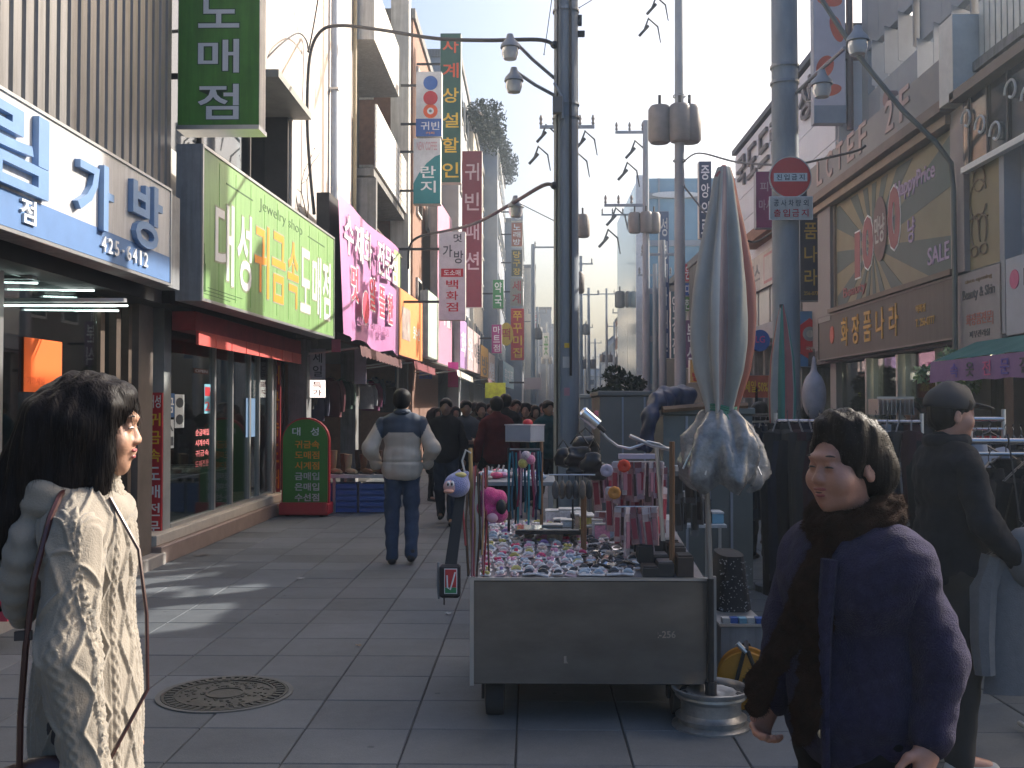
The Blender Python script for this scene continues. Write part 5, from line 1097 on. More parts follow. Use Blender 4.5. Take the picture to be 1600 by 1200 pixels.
# ================================================================ the cart and its goods
m_body = M('cart_steel', (.21, .20, .185), .27, .7, var=.28, scale=2.2, bump=.06, bscale=3, stretch=(1, 1, 2.5))
CX0, CX1, CY0, CY1 = at(738, 900, 5.2).x, at(1108, 900, 5.2).x, 5.2, 6.55
ct = T('street_cart', 'stainless steel street cart with a tilted tray of hair accessories', 'cart', (.3, 5.8, 0))
B('front_panel', m_body, ct, CX0, CX1, CY0, CY0 + .02, .205, .725, .004); B('side_panel', m_body, ct, CX0, CX0 + .02, CY0 + .022, CY1, .205, .725); B('side_panel', m_body, ct, CX1 - .02, CX1, CY0 + .022, CY1, .205, .725)
B('back_panel', m_body, ct, CX0 + .02, CX1 - .02, CY1 - .02, CY1, .205, .86); B('floor_panel', m_dark, ct, CX0 + .02, CX1 - .02, CY0 + .02, CY1 - .02, .22, .24)
B('top_rim', M('rim_bright', (.5, .5, .5), .3, .8, var=.05), ct, CX0 - .006, CX1 + .006, CY0 - .008, CY0 + .022, .727, .741)
a, b = at(885, 942, 5.2), at(1028, 1040, 5.2)
q = MB(); rr = .03; pts = []
for (cx, cz, a0) in ((b.x - rr, a.z - rr, 0), (a.x + rr, a.z - rr, 1), (a.x + rr, b.z + rr, 2), (b.x - rr, b.z + rr, 3)):
    for s in np.linspace(0, 1, 5): t_ = (a0 + s) * math.pi / 2; pts.append((cx + rr * math.cos(t_), cz + rr * math.sin(t_)))
q.mat = fm(Vector((0, CY0 - .0005, 0)), XP, ZV, YM); q.prism(pts, 0, .004); q.build('pressed_hatch', m_body, ct)
B('sticker', P('worn_paper', .35, .28, .22, var=.3), ct, at(880, 0, 5.2).x, at(921, 0, 5.2).x, CY0 - .003, CY0 - .0012, at(0, 1032, 5.2).z, at(0, 1021, 5.2).z)
text('02-256', Vector((at(1032, 0, 5.2).x, CY0 - .001, at(0, 987, 5.2).z)), XP, ZV, YM, 0, 0, .13, .035, P('worn_paper'), ct, .0015)
tray = MB(); tray.add([(CX0 + .02, CY0 + .025, .735), (CX1 - .02, CY0 + .025, .735), (CX1 - .02, CY1, .885), (CX0 + .02, CY1, .885), (CX0 + .02, CY0 + .025, .715), (CX1 - .02, CY0 + .025, .715), (CX1 - .02, CY1, .865), (CX0 + .02, CY1, .865)], [[0, 1, 2, 3], [7, 6, 5, 4], [4, 5, 1, 0], [5, 6, 2, 1], [6, 7, 3, 2], [7, 4, 0, 3]]); tray.build('display_tray', M('tray_cloth', (.22, .21, .22), .8, var=.2), ct)
B('corner_strip', m_alu, ct, CX0 - .012, CX0 + .008, CY0 - .012, CY0 + .02, .2, .745); B('corner_strip', M('strip_pale', (.42, .38, .34), .5), ct, CX1 + .012, CX1 + .045, CY0 + .05, CY0 + .08, .2, .74)
for (x, y) in ((CX0 + .11, CY0 + .18), (CX1 - .12, CY0 + .2), (CX0 + .11, CY1 - .2), (CX1 - .12, CY1 - .2)):
    q = MB(); q.mat = Matrix.Translation((x, y, .105)) @ Matrix.Rotation(R(90), 4, 'Y'); q.lathe([(.0, -.05), (.07, -.05), (.10, -.045), (.105, -.02), (.105, .02), (.10, .045), (.07, .05), (0, .05)], n=20); w = q.build('wheel', M('tyre_rubber', (.03, .03, .032), .8, var=.2), ct, True)
    B('wheel_fork', m_dark, ct, x - .07, x - .055, y - .03, y + .03, .09, .22)
B('axle', m_dark, ct, CX0 + .1, CX1 - .1, CY0 + .16, CY0 + .19, .17, .2)
def tz(y): return .735 + (y - CY0 - .025) / (CY1 - CY0 - .025) * .15
def post(px0, py0, py1, Y, r, m, n_='upright_post', px1=None):
    a, b = at(px0, py0, Y), at(px1 or px0, py1, Y); MB().tube([a, b], r, 8).build(n_, m, ct)
post(1050, 905, 690, 5.3, .014, m_wood); post(1036, 845, 700, 5.28, .011, m_alu, px1=1026); post(739, 905, 700, 5.28, .010, M('bamboo', (.45, .30, .12), .5), px1=735); post(912, 860, 775, 5.75, .016, m_wood)
post(795, 830, 700, 6.0, .008, m_dark); post(846, 820, 690, 6.0, .010, m_wood); post(895, 820, 780, 6.1, .006, m_dark)
MB().tube([at(795, 702, 6), at(848, 702, 6)], .006, 6).build('hanging_bar', m_alu, ct)
# hair accessory packets
pal = [((.80, .78, .78), 'white'), ((.80, .35, .50), 'pink'), ((.70, .06, .16), 'red'), ((.05, .05, .06), 'black'), ((.45, .55, .65), 'pale blue'), ((.60, .52, .15), 'yellow'), ((.30, .20, .45), 'violet'), ((.60, .48, .40), 'beige'), ((.12, .25, .18), 'green')]
def accm(i, kind): return M('%s_%d' % (kind, i), pal[i][0], .35 if kind == 'clip' else .25, var=.3, scale=40, coat=.4)
proto = {}
def packet(i, kind):
    if (i, kind) in proto: return proto[(i, kind)]
    q = MB()
    if kind == 0:      # card with a bow
        q.box(-.027, .027, -.02, .02, 0, .003); q.mi = 1; q.sph((-.011, 0, .009), (.012, .009, .007), 8, 5); q.sph((.011, 0, .009), (.012, .009, .007), 8, 5); q.sph((0, 0, .010), (.005, .005, .006), 6, 4)
    elif kind == 1:    # pillow packet with rounded clip
        q.box(-.03, .03, -.021, .021, 0, .006, .002); q.mi = 1; q.tube([(-.022, 0, .008), (-.008, .004, .014), (.008, .004, .014), (.022, 0, .008)], [.004, .007, .007, .004], 6)
    else:              # flower hair tie
        q.lathe([(.012, .004), (.022, .0), (.026, .006), (.020, .011), (.012, .008)], n=10); q.mi = 1; q.sph((0, 0, .012), (.010, .010, .008), 7, 5)
    base = M('packet_film', (.62, .62, .64), .18, var=.2, scale=30, coat=.5) if kind == 1 or i != 3 else M('black_card', (.03, .03, .035), .3)
    me = bpy.data.meshes.new('hair_accessory'); me.from_pydata([tuple(v) for v in q.v], [], q.f)
    for m in (base if i != 0 else M('card_tint', (.55, .40, .42), .4), accm(i, 'clip')): me.materials.append(m)
    me.polygons.foreach_set('material_index', q.m); proto[(i, kind)] = me; return me
kn = ('bow clip on its card', 'clip in a shiny packet', 'flower hair tie')
yy = CY0 + .055; rowi = 0
while yy < CY0 + 1.22:
    xx = CX0 + .05 + random.uniform(0, .03)
    while xx < (.56 if yy < CY0 + .55 else .50):
        f = (xx - CX0) / .9
        if yy < CY0 + .22 and f > .30: i = random.choice([3, 3, 3, 4, 0]); kd = 1
        elif f > .7: i = random.choice([3, 3, 0, 7]); kd = random.choice([1, 1, 0])
        else: i = random.choice([0, 0, 1, 1, 2, 4, 5, 6, 7, 0]); kd = random.randint(0, 2)
        o = bpy.data.objects.new('hair_accessory', packet(i, kd)); COL.objects.link(o)
        o.location = (xx, yy, tz(yy) + .004 + random.uniform(0, .01)); o.rotation_euler = (R(6) + random.uniform(-.12, .2), random.uniform(-.15, .15), random.uniform(-.35, .35)); s = random.uniform(.9, 1.25); o.scale = (s, s, s * 1.3)
        side = 'left' if f < .4 else ('middle' if f < .7 else 'right'); dp = 'front edge' if yy < CY0 + .3 else ('centre' if yy < CY0 + .7 else 'back')
        tag(o, '%s %s at the %s %s of the tray' % (pal[i][1], kn[kd], side, dp), 'hair clip', 'hair accessories laid out on the cart tray'); xx += random.uniform(.066, .078)
    yy += .055 if yy < CY0 + .3 else .068; rowi += 1
# shoelaces / headbands
lb = T('lace_bundle', 'bundle of long teal, black and pink laces hanging from the bar', 'laces', at(820, 705, 5.95))
for k in range(17):
    px = 797 + k * 3.1; a = at(px, 704 + random.uniform(0, 4), 5.95 + random.uniform(-.03, .03)); b = at(px + random.uniform(-3, 3), random.uniform(790, 820), 5.95 + random.uniform(-.03, .03))
    MB().tube([a, a.lerp(b, .3) + Vector((random.uniform(-.01, .01), -.01, 0)), a.lerp(b, .7) + Vector((random.uniform(-.01, .01), -.01, 0)), b], .0062, 5).build('lace', M('lace_%d' % (k % 7), [(.03, .22, .28), (.02, .1, .16), (.02, .02, .03), (.05, .3, .35), (.25, .03, .08), (.4, .25, .3), (.02, .03, .08)][k % 7], .7), lb)
for k, (px, py, r, c, nm) in enumerate(((822, 712, .028, (.55, .45, .5), 'grey violet'), (829, 718, .028, (.75, .25, .4), 'pink'), (817, 724, .028, (.6, .5, .12), 'yellow'))):
    p = at(px, py, 5.82); o = MB().sph(p, r, 14, 10).build('pompom', M('pompom_%d' % k, c, .95, var=.3, scale=60, bump=1, bscale=150, sheen=.5), None, True); tag(o, '%s pompom hair tie hung beside the laces' % nm, 'pompom')
# open tin box above
p = at(820, 690, 6.0); tb_ = T('tin_box', 'open clear and red plastic box standing above the laces', 'box', p); m0 = Matrix.Translation(p) @ Matrix.Rotation(R(-35), 4, 'Z')
def loc(q, m): q.mat = m; return q
loc(MB(), m0).box(-.09, .09, -.07, .07, 0, .006).build('base', m_alu, tb_)
for (a, b, c, d, mm_) in ((-.09, .09, -.07, -.066, M('plastic_grey_clear', (.35, .37, .42), .15, var=.1)), (-.09, .09, .066, .07, M('plastic_grey_clear')), (-.09, -.086, -.066, .066, M('plastic_red_clear', (.5, .08, .08), .2, var=.5, scale=12)), (.086, .09, -.066, .066, M('plastic_grey_clear'))): loc(MB(), m0).box(a, b, c, d, .006, .095).build('side_wall', mm_, tb_)
loc(MB(), m0).box(-.094, .094, -.074, .074, .095, .101).build('lid', M('lid_pale', (.55, .5, .52), .3), tb_); loc(MB(), m0).sph((.0, .03, .11), (.03, .03, .022)).build('knob', m_red, tb_, True)
# plush bird, generic
p = at(714, 758, 5.15); pb_ = T('plush_bird', 'lilac blue plush bird head with a pink beak at the left end of the cart', 'plush toy', p)
mpl = M('plush_lilac', (.28, .30, .55), .95, var=.15, scale=30, bump=.8, bscale=220, sheen=.6)
blob('head', [('e', (0, 0, 0), (.066, .06, .062), None), ('c', (.0, 0, .05), (.012, 0, .075), .012, .006), ('c', (.03, 0, .04), (.05, 0, .06), .02, .012)], .005, mpl, pb_, M4=Matrix.Translation(p))
for d_, n_, m_, rr in (((-.030, -.046, -.004), 'face_patch', P('plush_pink', .62, .40, .38, var=.1), (.036, .02, .032)), ((-.036, -.062, -.026), 'beak', P('plush_beak', .70, .36, .26), (.026, .024, .011)), ((-.038, -.062, .010), 'eye', m_wl, (.009, .006, .015)), ((-.018, -.066, .012), 'eye', m_wl, (.009, .006, .015)), ((-.040, -.068, .008), 'pupil', m_black, (.005, .003, .008)), ((-.020, -.072, .010), 'pupil', m_black, (.005, .003, .008)), ((.02, -.02, .052), 'bow', P('plush_yellow', .55, .48, .18), (.03, .025, .015))):
    MB().sph(p + Vector(d_), rr, 12, 8).build(n_, m_, pb_, True)
p = at(770, 785, 5.3); pk = T('plush_toy', 'hot pink and red fluffy toy with a black patch beside the laces', 'plush toy', p)
blob('body', [('e', (-.02, 0, .03), (.055, .045, .05), None), ('e', (.035, .01, .015), (.04, .04, .05), None), ('e', (-.04, 0, -.03), (.045, .04, .05), None), ('e', (.03, -.01, -.06), (.05, .04, .045), None)], .006, M('plush_hot_pink', (.62, .05, .22), .95, var=.45, scale=16, bump=.9, bscale=200, sheen=.5), pk, k=.015, M4=Matrix.Translation(p))
MB().sph(p + Vector((.045, -.04, -.02)), (.028, .02, .04)).build('dark_patch', m_black, pk, True); MB().sph(p + Vector((.0, -.045, -.075)), (.03, .02, .025)).build('pale_pink_paw', P('pale_pink', .7, .4, .45), pk, True)
# black phone pouch with emblem, on a wide strap
bg = T('shoulder_bag', 'small black bag with a red, green and white emblem hanging off the cart corner', 'bag', at(702, 910, 5.1))
a = at(704, 884, 5.1); b = at(722, 742, 5.2)
q = MB(); q.prism; c = [a + Vector((-.03, 0, 0)), a + Vector((.03, 0, 0)), b + Vector((.028, .0, 0)), b + Vector((-.018, 0, 0))]; c2 = [v + Vector((0, .02, 0)) for v in c]
q.add(c + c2, [[0, 1, 2, 3], [7, 6, 5, 4], [0, 4, 5, 1], [1, 5, 6, 2], [2, 6, 7, 3], [3, 7, 4, 0]]); q.build('wide_strap', M('nylon_black', (.015, .015, .018), .6, var=.2), bg)
p = at(703, 908, 5.08); MB().box(p.x - .052, p.x + .05, p.y, p.y + .05, p.z - .085, p.z + .08, .012).build('pouch', M('nylon_black'), bg, True); MB().tube([p + Vector((-.06, .02, .09)), p + Vector((-.062, .02, -.02)), p + Vector((-.055, .02, -.09))], .008, 6).build('piping', m_grey, bg); MB().tube([p + Vector((-.03, .02, -.08)), p + Vector((-.03, .02, -.12))], .004, 5).build('zip_pull', m_dark, bg)
em = p + Vector((.004, -.002, .0)); B('emblem_border', m_wl, bg, em.x - .032, em.x + .032, em.y - .002, em.y + .001, em.z - .062, em.z + .062); B('emblem_field', M('emb_red', (.55, .05, .05), .5), bg, em.x - .028, em.x + .028, em.y - .004, em.y - .0022, em.z - .03, em.z + .058); B('emblem_green', M('emb_green', (.03, .25, .10), .5), bg, em.x - .028, em.x + .028, em.y - .004, em.y - .0022, em.z - .058, em.z - .031)
MB().tube([em + Vector((-.018, -.006, .03)), em + Vector((-.016, -.006, -.03)), em + Vector((-.002, -.006, -.04)), em + Vector((.010, -.006, .0)), em + Vector((.022, -.006, .045))], .004, 5).build('emblem_swoosh', m_wl, bg)
# straps left of the post
sb_ = T('strap_bundle', 'tangle of red, brown and black straps hung on the left post of the cart', 'straps', at(742, 740, 5.3))
for k in range(12):
    px = 728 + k * 3.0; a = at(px, 735 + 8 * math.sin(k), 5.28 + .02 * (k % 3)); b = at(px + random.uniform(-4, 4), random.uniform(850, 930), 5.2 + .02 * (k % 4)); md = a.lerp(b, .5) + Vector((random.uniform(-.02, .02), -.02, 0))
    MB().tube([a, md, b], .0055, 5).build('strap', M('strap_%d' % (k % 5), [(.30, .04, .05), (.10, .06, .04), (.02, .02, .025), (.35, .22, .1), (.3, .15, .18)][k % 5], .6), sb_)
MB().tube([at(728, 745, 5.27), at(722, 720, 5.27), at(728, 703, 5.27), at(736, 708, 5.27)], .006, 6).build('white_loop', m_offw, sb_)
# pouches, dark bags
for k in range(6):
    p = at(868 + k * 10.5, 767, 5.6 + .04 * (k % 2)); o = T('glasses_pouch', 'dark grey glasses pouch hung in the row over the tray, number %s from the left' % ('one', 'two', 'three', 'four', 'five', 'six')[k], 'pouch', p)
    blob('pouch_body', [('e', (0, 0, 0), (.021, .02, .048), None), ('c', (0, 0, .03), (0, 0, .052), .010, .006)], .006, M('pouch_%d' % (k % 3), [(.09, .09, .09), (.14, .12, .10), (.05, .05, .05)][k % 3], .5, var=.3, scale=20), o, M4=Matrix.Translation(p)); MB().tube([p + Vector((0, 0, .05)), p + Vector((0, 0, .085))], .002, 4).build('loop', m_dark, o)
MB().tube([at(858, 742, 5.62), at(930, 742, 5.62)], .005, 6).build('hanging_bar', m_alu, ct)
for k, (px, py, w, h, Y) in enumerate(((905, 715, .085, .11, 5.9), (880, 712, .05, .07, 6.1), (928, 722, .06, .10, 5.85), (915, 690, .07, .06, 6.0))):
    p = at(px, py, Y); o = T('purse', ('large black purse hung behind the row of pouches', 'small black and red purse by the nearest pole', 'slim black purse under the gooseneck lamp', 'black purse topmost under the lamp head')[k], 'purse', p)
    blob('purse_body', [('c', (-w * .7, 0, -h * .75), (w * .7, .01, -h * .75), .022, .022), ('c', (-w * .75, 0, -h * .2), (w * .7, .01, -h * .25), .028, .028), ('c', (-w * .55, 0, h * .4), (w * .55, 0, h * .35), .02, .02), ('c', (-w * .6, -.015, h * .1), (w * .5, -.015, h * .0), .018, .018)], .009, M('purse_black', (.02, .02, .022), .35, var=.3), o, M4=Matrix.Translation(p), disp=lambda V, N: .010 * nsin(V * (1, 1, .6), int(px), 60)); MB().tube([p + Vector((-w * .6, 0, h * .7)), p + Vector((0, 0, h * 1.35)), p + Vector((w * .6, 0, h * .7))], .005, 5).build('handle', m_black, o)
B('shelf', m_black, ct, at(805, 0, 5.9).x, at(912, 0, 5.9).x, 5.86, 6.1, at(0, 832, 5.9).z, at(0, 826, 5.9).z); B('mirror_top', M('mirror', (.7, .72, .75), .05, 1, var=0), ct, at(808, 0, 5.9).x, at(908, 0, 5.9).x, 5.87, 6.09, at(0, 825.6, 5.9).z, at(0, 824, 5.9).z)
# gooseneck lamp
gl = T('gooseneck_lamp', 'chrome cylinder lamp on a bent neck clamped above the cart', 'lamp', at(1045, 702, 5.5))
MB().tube([at(1047, 704, 5.5), at(1030, 694, 5.5), at(1012, 690, 5.5), at(1000, 696, 5.5), at(984, 701, 5.5), at(965, 697, 5.5), at(948, 684, 5.5), at(938, 672, 5.5)], .007, 8).build('bent_neck', m_alu, gl, True)
MB().tube([at(1046, 702, 5.5), at(1018, 696, 5.5), at(984, 681, 5.5)], .010, 8).build('clamp_arm', m_alu, gl, True)
a, b = at(908, 642, 5.5), at(934, 664, 5.5); MB().tube([a, a.lerp(b, .1), b], [.022, .036, .034], 18).build('chrome_shade', M('chrome', (.75, .76, .8), .12, 1, var=.03), gl, True); MB().tube([b, at(945, 675, 5.5)], .012, 8).build('socket', m_dark, gl)
MB().obox(at(932, 646, 5.52), (.02, .03, .03)).build('pink_tag', P('neon_pink', .8, .25, .3), gl)
# white cord under it
# wire rack of packets, two tiers and the dark tier behind
for tier, (py, pxa, pxb, Y, cols) in enumerate(((722, 958, 1036, 5.55, 'p'), (792, 962, 1032, 5.5, 'p'), (728, 1052, 1092, 5.75, 'd'), (730, 966, 1040, 5.75, 'p'), (800, 966, 1036, 5.8, 'p'), (735, 1046, 1096, 6.0, 'd'), (800, 930, 975, 6.1, 'p'), (762, 948, 1040, 5.65, 'p'), (768, 1052, 1096, 5.9, 'd'), (735, 925, 958, 5.95, 'p'))):
    a, b = at(pxa, py, Y), at(pxb, py, Y); MB().tube([a, b], .006, 6).build('rack_bar', m_alu, ct)
    n = int((pxb - pxa) / 7.0)
    for k in range(n):
        p = a.lerp(b, (k + .5) / n) + Vector((0, random.uniform(-.03, .02), 0)); h = random.uniform(.17, .22); o = T('hanging_packet', ('narrow clear packet of pink combs hung on the cart rack', 'narrow packet of dark hairbands hung on the cart rack')[cols == 'd'], 'packet', p, 0, ('pink packets on the cart rack', 'dark packets on the cart rack')[cols == 'd'])
        o['group'] = ('pink packets on the %s tier of the cart rack' % ('upper', 'lower', '', 'rear', 'lower rear', '', 'leftmost', 'middle', '', 'far')[tier], 'dark packets on the cart rack')[cols == 'd']
        o['label'] = ('narrow clear packet of pink combs hung on the %s tier of the cart rack' % ('upper', 'lower', '', 'rear', 'lower rear', '', 'leftmost', 'middle', '', 'far')[tier], 'narrow packet of dark hairbands hung right of the rack post')[cols == 'd']
        mm0 = Matrix.Translation(p) @ Matrix.Rotation(random.uniform(-.9, .9), 4, 'Z') @ Matrix.Rotation(random.uniform(-.12, .12), 4, 'Y') @ Matrix.Scale(random.uniform(.9, 1.25), 4)
        loc(MB(), mm0).box(-.019, .019, -.004, .004, -h, -.01).build('film', M('packet_pink_%d' % (k % 4), [(.50, .33, .34), (.42, .30, .36), (.55, .45, .45), (.30, .16, .18)][k % 4], .2, var=.3, scale=30, coat=.4) if cols == 'p' else M('packet_dark', (.10, .11, .12), .25, var=.3), o)
        loc(MB(), mm0).box(-.012, .012, -.010, -.004, -h * .85, -h * .3).build('comb', M('comb_%d' % (k % 3), [(.35, .05, .08), (.08, .04, .04), (.55, .25, .3)][k % 3], .4) if cols == 'p' else m_black, o)
        loc(MB(), mm0).box(-.019, .019, -.006, .005, -.03, .0).build('header_card', P('hdr_%d' % (k % 2), *((.55, .5, .55), (.25, .1, .12))[k % 2]) if cols == 'p' else m_grey, o)
p = at(995, 716, 5.55); o = T('label_strip', 'pale plastic strip lying along the top of the rack', 'strip', p); B('strip', P('strip_lilac', .55, .50, .60), o, at(965, 0, 5.5).x, at(1022, 0, 5.5).x, 5.48, 5.53, p.z, p.z + .025)
for k, (px, py, c, nm) in enumerate(((975, 728, (.75, .07, .03), 'orange red'), (948, 735, (.5, .45, .55), 'pale lilac'), (960, 770, (.6, .25, .05), 'amber'))):
    p = at(px, py, 5.42); o = T('scrunchie', '%s scrunchie tied to the rack' % nm, 'scrunchie', p); blob('ruffle', [('e', (.02 * math.cos(a), 0, .02 * math.sin(a)), (.016, .014, .016), None) for a in np.linspace(0, 5.5, 8)], .005, M('scr_%d' % k, c, .7, var=.2), o, k=.005, M4=Matrix.Translation(p))
for k in range(34):    # boxes and jars in the back of the cart
    px = random.uniform(860, 1030); p = at(px, 830, random.uniform(6.0, 6.5)); p.z = tz(p.y); s = random.uniform(.03, .06); c = random.choice([0, 1, 3, 4, 5, 7]); hh = random.uniform(.04, .10)
    o = T('trinket_box', '%s trinket box standing at the back of the cart tray, %s' % (pal[c][1], 'left of the post' if px < 912 else 'right of the post'), 'box', p, 0, 'trinket boxes at the back of the cart'); MB().box(p.x - s, p.x + s, p.y - s, p.y + s, p.z, p.z + hh, .004).build('box_body', accm(c, 'jar'), o); MB().box(p.x - s * 1.04, p.x + s * 1.04, p.y - s * 1.04, p.y + s * 1.04, p.z + hh, p.z + hh + .012, .003).build('lid', m_offw, o)
for k in range(9):
    x = .60 + .09 * (k % 3) + random.uniform(-.01, .01); y = CY0 + .10 + (k // 3) * .22; z_ = tz(y); hh = random.uniform(.04, .12)
    o = T('goods_box', '%s at the right end of the tray, %s row' % (('black lidded box', 'dark grey lidded tray', 'deep brown lidded box')[k % 3], ('front', 'second', 'third')[k // 3]), 'box', (x, y, z_)); MB().box(x - .040, x + .040, y - .07, y + .07, z_ - .01, z_ + hh, .004).build('box_body', (m_black, m_dark, M('box_brown', (.05, .035, .03), .5))[k % 3], o); MB().box(x - .036, x + .036, y - .06, y + .06, z_ + hh, z_ + hh + .008, .003).build('lid', (m_dark, M('lid_grey', (.12, .12, .13), .3), m_black)[k % 3], o)
# fan shaped mirrors / combs heap at the right part of the tray
for k in range(16):
    x = random.uniform(.30, .58); y = CY0 + random.uniform(.10, .6); p = Vector((x, y, tz(y) + .02)); o = T('hand_mirror', 'dark framed folding mirror in the heap at the right of the tray', 'mirror', p, 0, 'folding mirrors heaped on the tray')
    m1 = Matrix.Translation(p) @ Euler((random.uniform(-.3, .8), random.uniform(-.4, .4), random.uniform(-1, 1))).to_matrix().to_4x4(); loc(MB(), m1).box(-.036, .036, -.026, .026, 0, .01, .003).build('case', m_black, o); loc(MB(), m1).box(-.028, .028, -.019, .019, .0101, .012).build('mirror_glass', M('mirror_dim', (.5, .5, .52), .12, 1, var=.1), o)
# ---------------- wheel rim foot and closed parasol
rc = gp(1111, 1136); rc.z = 0
rim = T('parasol_base', 'old steel car wheel rim used as the foot of the closed parasol', 'wheel rim', rc)
mrim = M('rim_steel', (.36, .36, .355), .36, .75, var=.35, scale=9, bump=.15)
q = MB(); q.lathe([(.185, .0), (.195, .006), (.195, .02), (.18, .03), (.165, .034), (.172, .05), (.178, .062), (.165, .07), (.150, .085), (.148, .12), (.150, .145), (.168, .158), (.178, .17), (.176, .182), (.188, .19), (.196, .20), (.196, .212), (.184, .214), (.17, .205), (.162, .19), (.158, .178)], rc, 48); q.build('barrel', mrim, rim, True)
q = MB(); q.lathe([(.160, .178), (.15, .185), (.128, .192), (.105, .19), (.085, .175), (.06, .17), (.0, .17)], rc, 48); q.build('disc', mrim, rim, True)
for k in range(12):
    a = 2 * math.pi * (k + .3) / 12; MB().obox(rc + Vector((.140 * math.cos(a), .140 * math.sin(a), .1885)), (.03, .038, .006), Euler((R(0), R(16), a)).to_matrix(), .001).build('vent_hole', m_black, rim)
MB().cyl(rc + Vector((0, 0, .171)), rc + Vector((0, 0, .24)), .03).build('socket', m_dark, rim)
pr = T('closed_parasol', 'closed silver grey and salmon striped parasol tied with green cord', 'parasol', rc)
pt = at(1104, 770, 5.12); MB().tube([rc + Vector((0, 0, .2)), at(1110, 905, 5.12)], .017, 10).build('lower_pole', m_dark, pr, True); MB().tube([at(1110, 904, 5.12), at(1104, 740, 5.12), at(1116, 650, 5.1)], .0135, 10).build('upper_pole', M('pole_tin', (.33, .32, .31), .4, .6), pr, True)
cols = [M('canopy_silver', (.50, .48, .44), .6, 0, var=.14, scale=3), M('canopy_grey', (.34, .33, .31), .6, 0, var=.1), M('canopy_salmon', (.30, .10, .075), .5, var=.12), M('canopy_green', (.33, .34, .31), .6, var=.12), M('canopy_pink', (.36, .25, .23), .6, var=.1)]
prof = [(262, 9), (280, 15), (310, 20), (350, 28), (400, 37), (450, 44), (500, 47), (540, 46), (580, 40), (610, 31), (640, 23)]
q = MB(); n = 72
ys = np.linspace(262, 645, 44); rs_ = np.interp(ys, [a for a, _ in prof], [b for _, b in prof])
V = []; F = []; mi = []
for i, (py, rr) in enumerate(zip(ys, rs_)):
    f = i / 43; cx = at(1131 - 5 * f, py, 5.05); r = rr / 1600 * 5.05 * 1.13
    for j in range(n):
        a = 2 * math.pi * j / n; fold = .5 + .5 * math.cos(7 * a + 1.2 * math.sin(f * 2.5) + .4 * math.sin(3 * a)); k_ = 1 - (.38 * (1 - fold) ** 1.5) * min(1, f * 4) * (1 if f < .9 else 1.2) + .03 * math.sin(13 * a + f * 9)
        V.append((cx.x + r * k_ * math.cos(a), cx.y + r * k_ * math.sin(a), cx.z))
for i in range(43):
    for j in range(n):
        F.append([i * n + j, (i + 1) * n + j, (i + 1) * n + (j + 1) % n, i * n + (j + 1) % n][::-1])
        a = j / n; # camera sees a around .5-1.0 ; right side near 0/1
        s = ((a - .5) * 2) % 2
        mi.append(0 if .5 <= a < .63 else (1 if a < .66 and a >= .63 else (0 if .66 <= a < .70 else (4 if .70 <= a < .76 else (1 if .76 <= a < .79 else (3 if .79 <= a < .88 else (2 if a >= .90 or a < .08 else 0)))))))
q.add(V, F); q.m = mi; q.build('canopy', cols, pr, 'all')
V = []; F = []; rg = np.random.RandomState(4); ph = rg.uniform(0, 6.28, 6)
sk = [(640, 22), (655, 33), (680, 50), (705, 58), (728, 62), (745, 60), (757, 50), (762, 44)]; ys = np.linspace(640, 762, 26); rs_ = np.interp(ys, [a for a, _ in sk], [b for _, b in sk])
for i, (py, rr) in enumerate(zip(ys, rs_)):
    f = i / 25; r = rr / 1600 * 5.05; cx = at(1128, py, 5.05)
    for j in range(n):
        a = 2 * math.pi * j / n; k_ = 1 + .16 * math.sin(5 * a + 2 * f + ph[0]) + .10 * math.sin(8 * a - 3 * f + ph[1]) + .06 * math.sin(17 * a + 6 * f) * f
        V.append((cx.x + r * k_ * math.cos(a), cx.y + r * k_ * math.sin(a), cx.z + .025 * f * math.sin(6 * a + ph[2])))
for i in range(25):
    for j in range(n): F.append([i * n + j, i * n + (j + 1) % n, (i + 1) * n + (j + 1) % n, (i + 1) * n + j])
V_ = np.array([tuple(x) for x in V]); c_ = V_.mean(0); d_ = V_ - c_; d_[:, 2] = 0; d_ /= np.linalg.norm(d_, axis=1)[:, None] + 1e-6; V_ = V_ + d_ * (.010 * nsin(V_ * (1, 1, .7), 71, 55) + .006 * np.abs(nsin(V_, 72, 120)))[:, None]; V = [tuple(x) for x in V_]
q = MB().add(V, F); ms = M('plastic_wrap', (.23, .225, .22), .2, 0, var=.6, scale=9, coat=.4, bump=.9, bscale=22); q.build('skirt', ms, pr, 'all')
for k in range(8):
    a = 2 * math.pi * k / 8 + .2; c0 = at(1128, 650, 5.05); c1 = at(1128, 735 + 6 * math.sin(k * 3), 5.05); MB().tube([c0 + Vector((.07 * math.cos(a), .07 * math.sin(a), 0)), c1 + Vector((.2 * math.cos(a), .2 * math.sin(a), 0))], .005, 6).build('rib', m_alu, pr)
c0 = at(1127, 643, 5.05); q = MB()
for z in (0, .012, .024): q.tube([c0 + Vector((.072 * math.cos(a), .072 * math.sin(a), z + .01 * math.sin(a * 2))) for a in np.linspace(0, 6.28, 20)], .0065, 6)
q.tube([c0 + Vector((0, -.075, 0)), c0 + Vector((.03, -.09, -.06)), c0 + Vector((.06, -.12, -.10))], .007, 6); q.build('green_tie', M('green_cord', (.06, .22, .14), .6), pr, kind='stuff')
c0 = at(1131, 268, 5.05); MB().lathe([(0, .03), (.012, .03), (.018, .012), (.028, .0), (.026, -.02), (.0, -.02)], c0, 12).build('finial', M('finial_pink', (.45, .15, .14), .5), pr, True); MB().obox(c0 + Vector((-.02, -.02, -.03)), (.05, .03, .03), Euler((0, .7, 0)).to_matrix()).build('top_wrap', M('finial_pink'), pr)
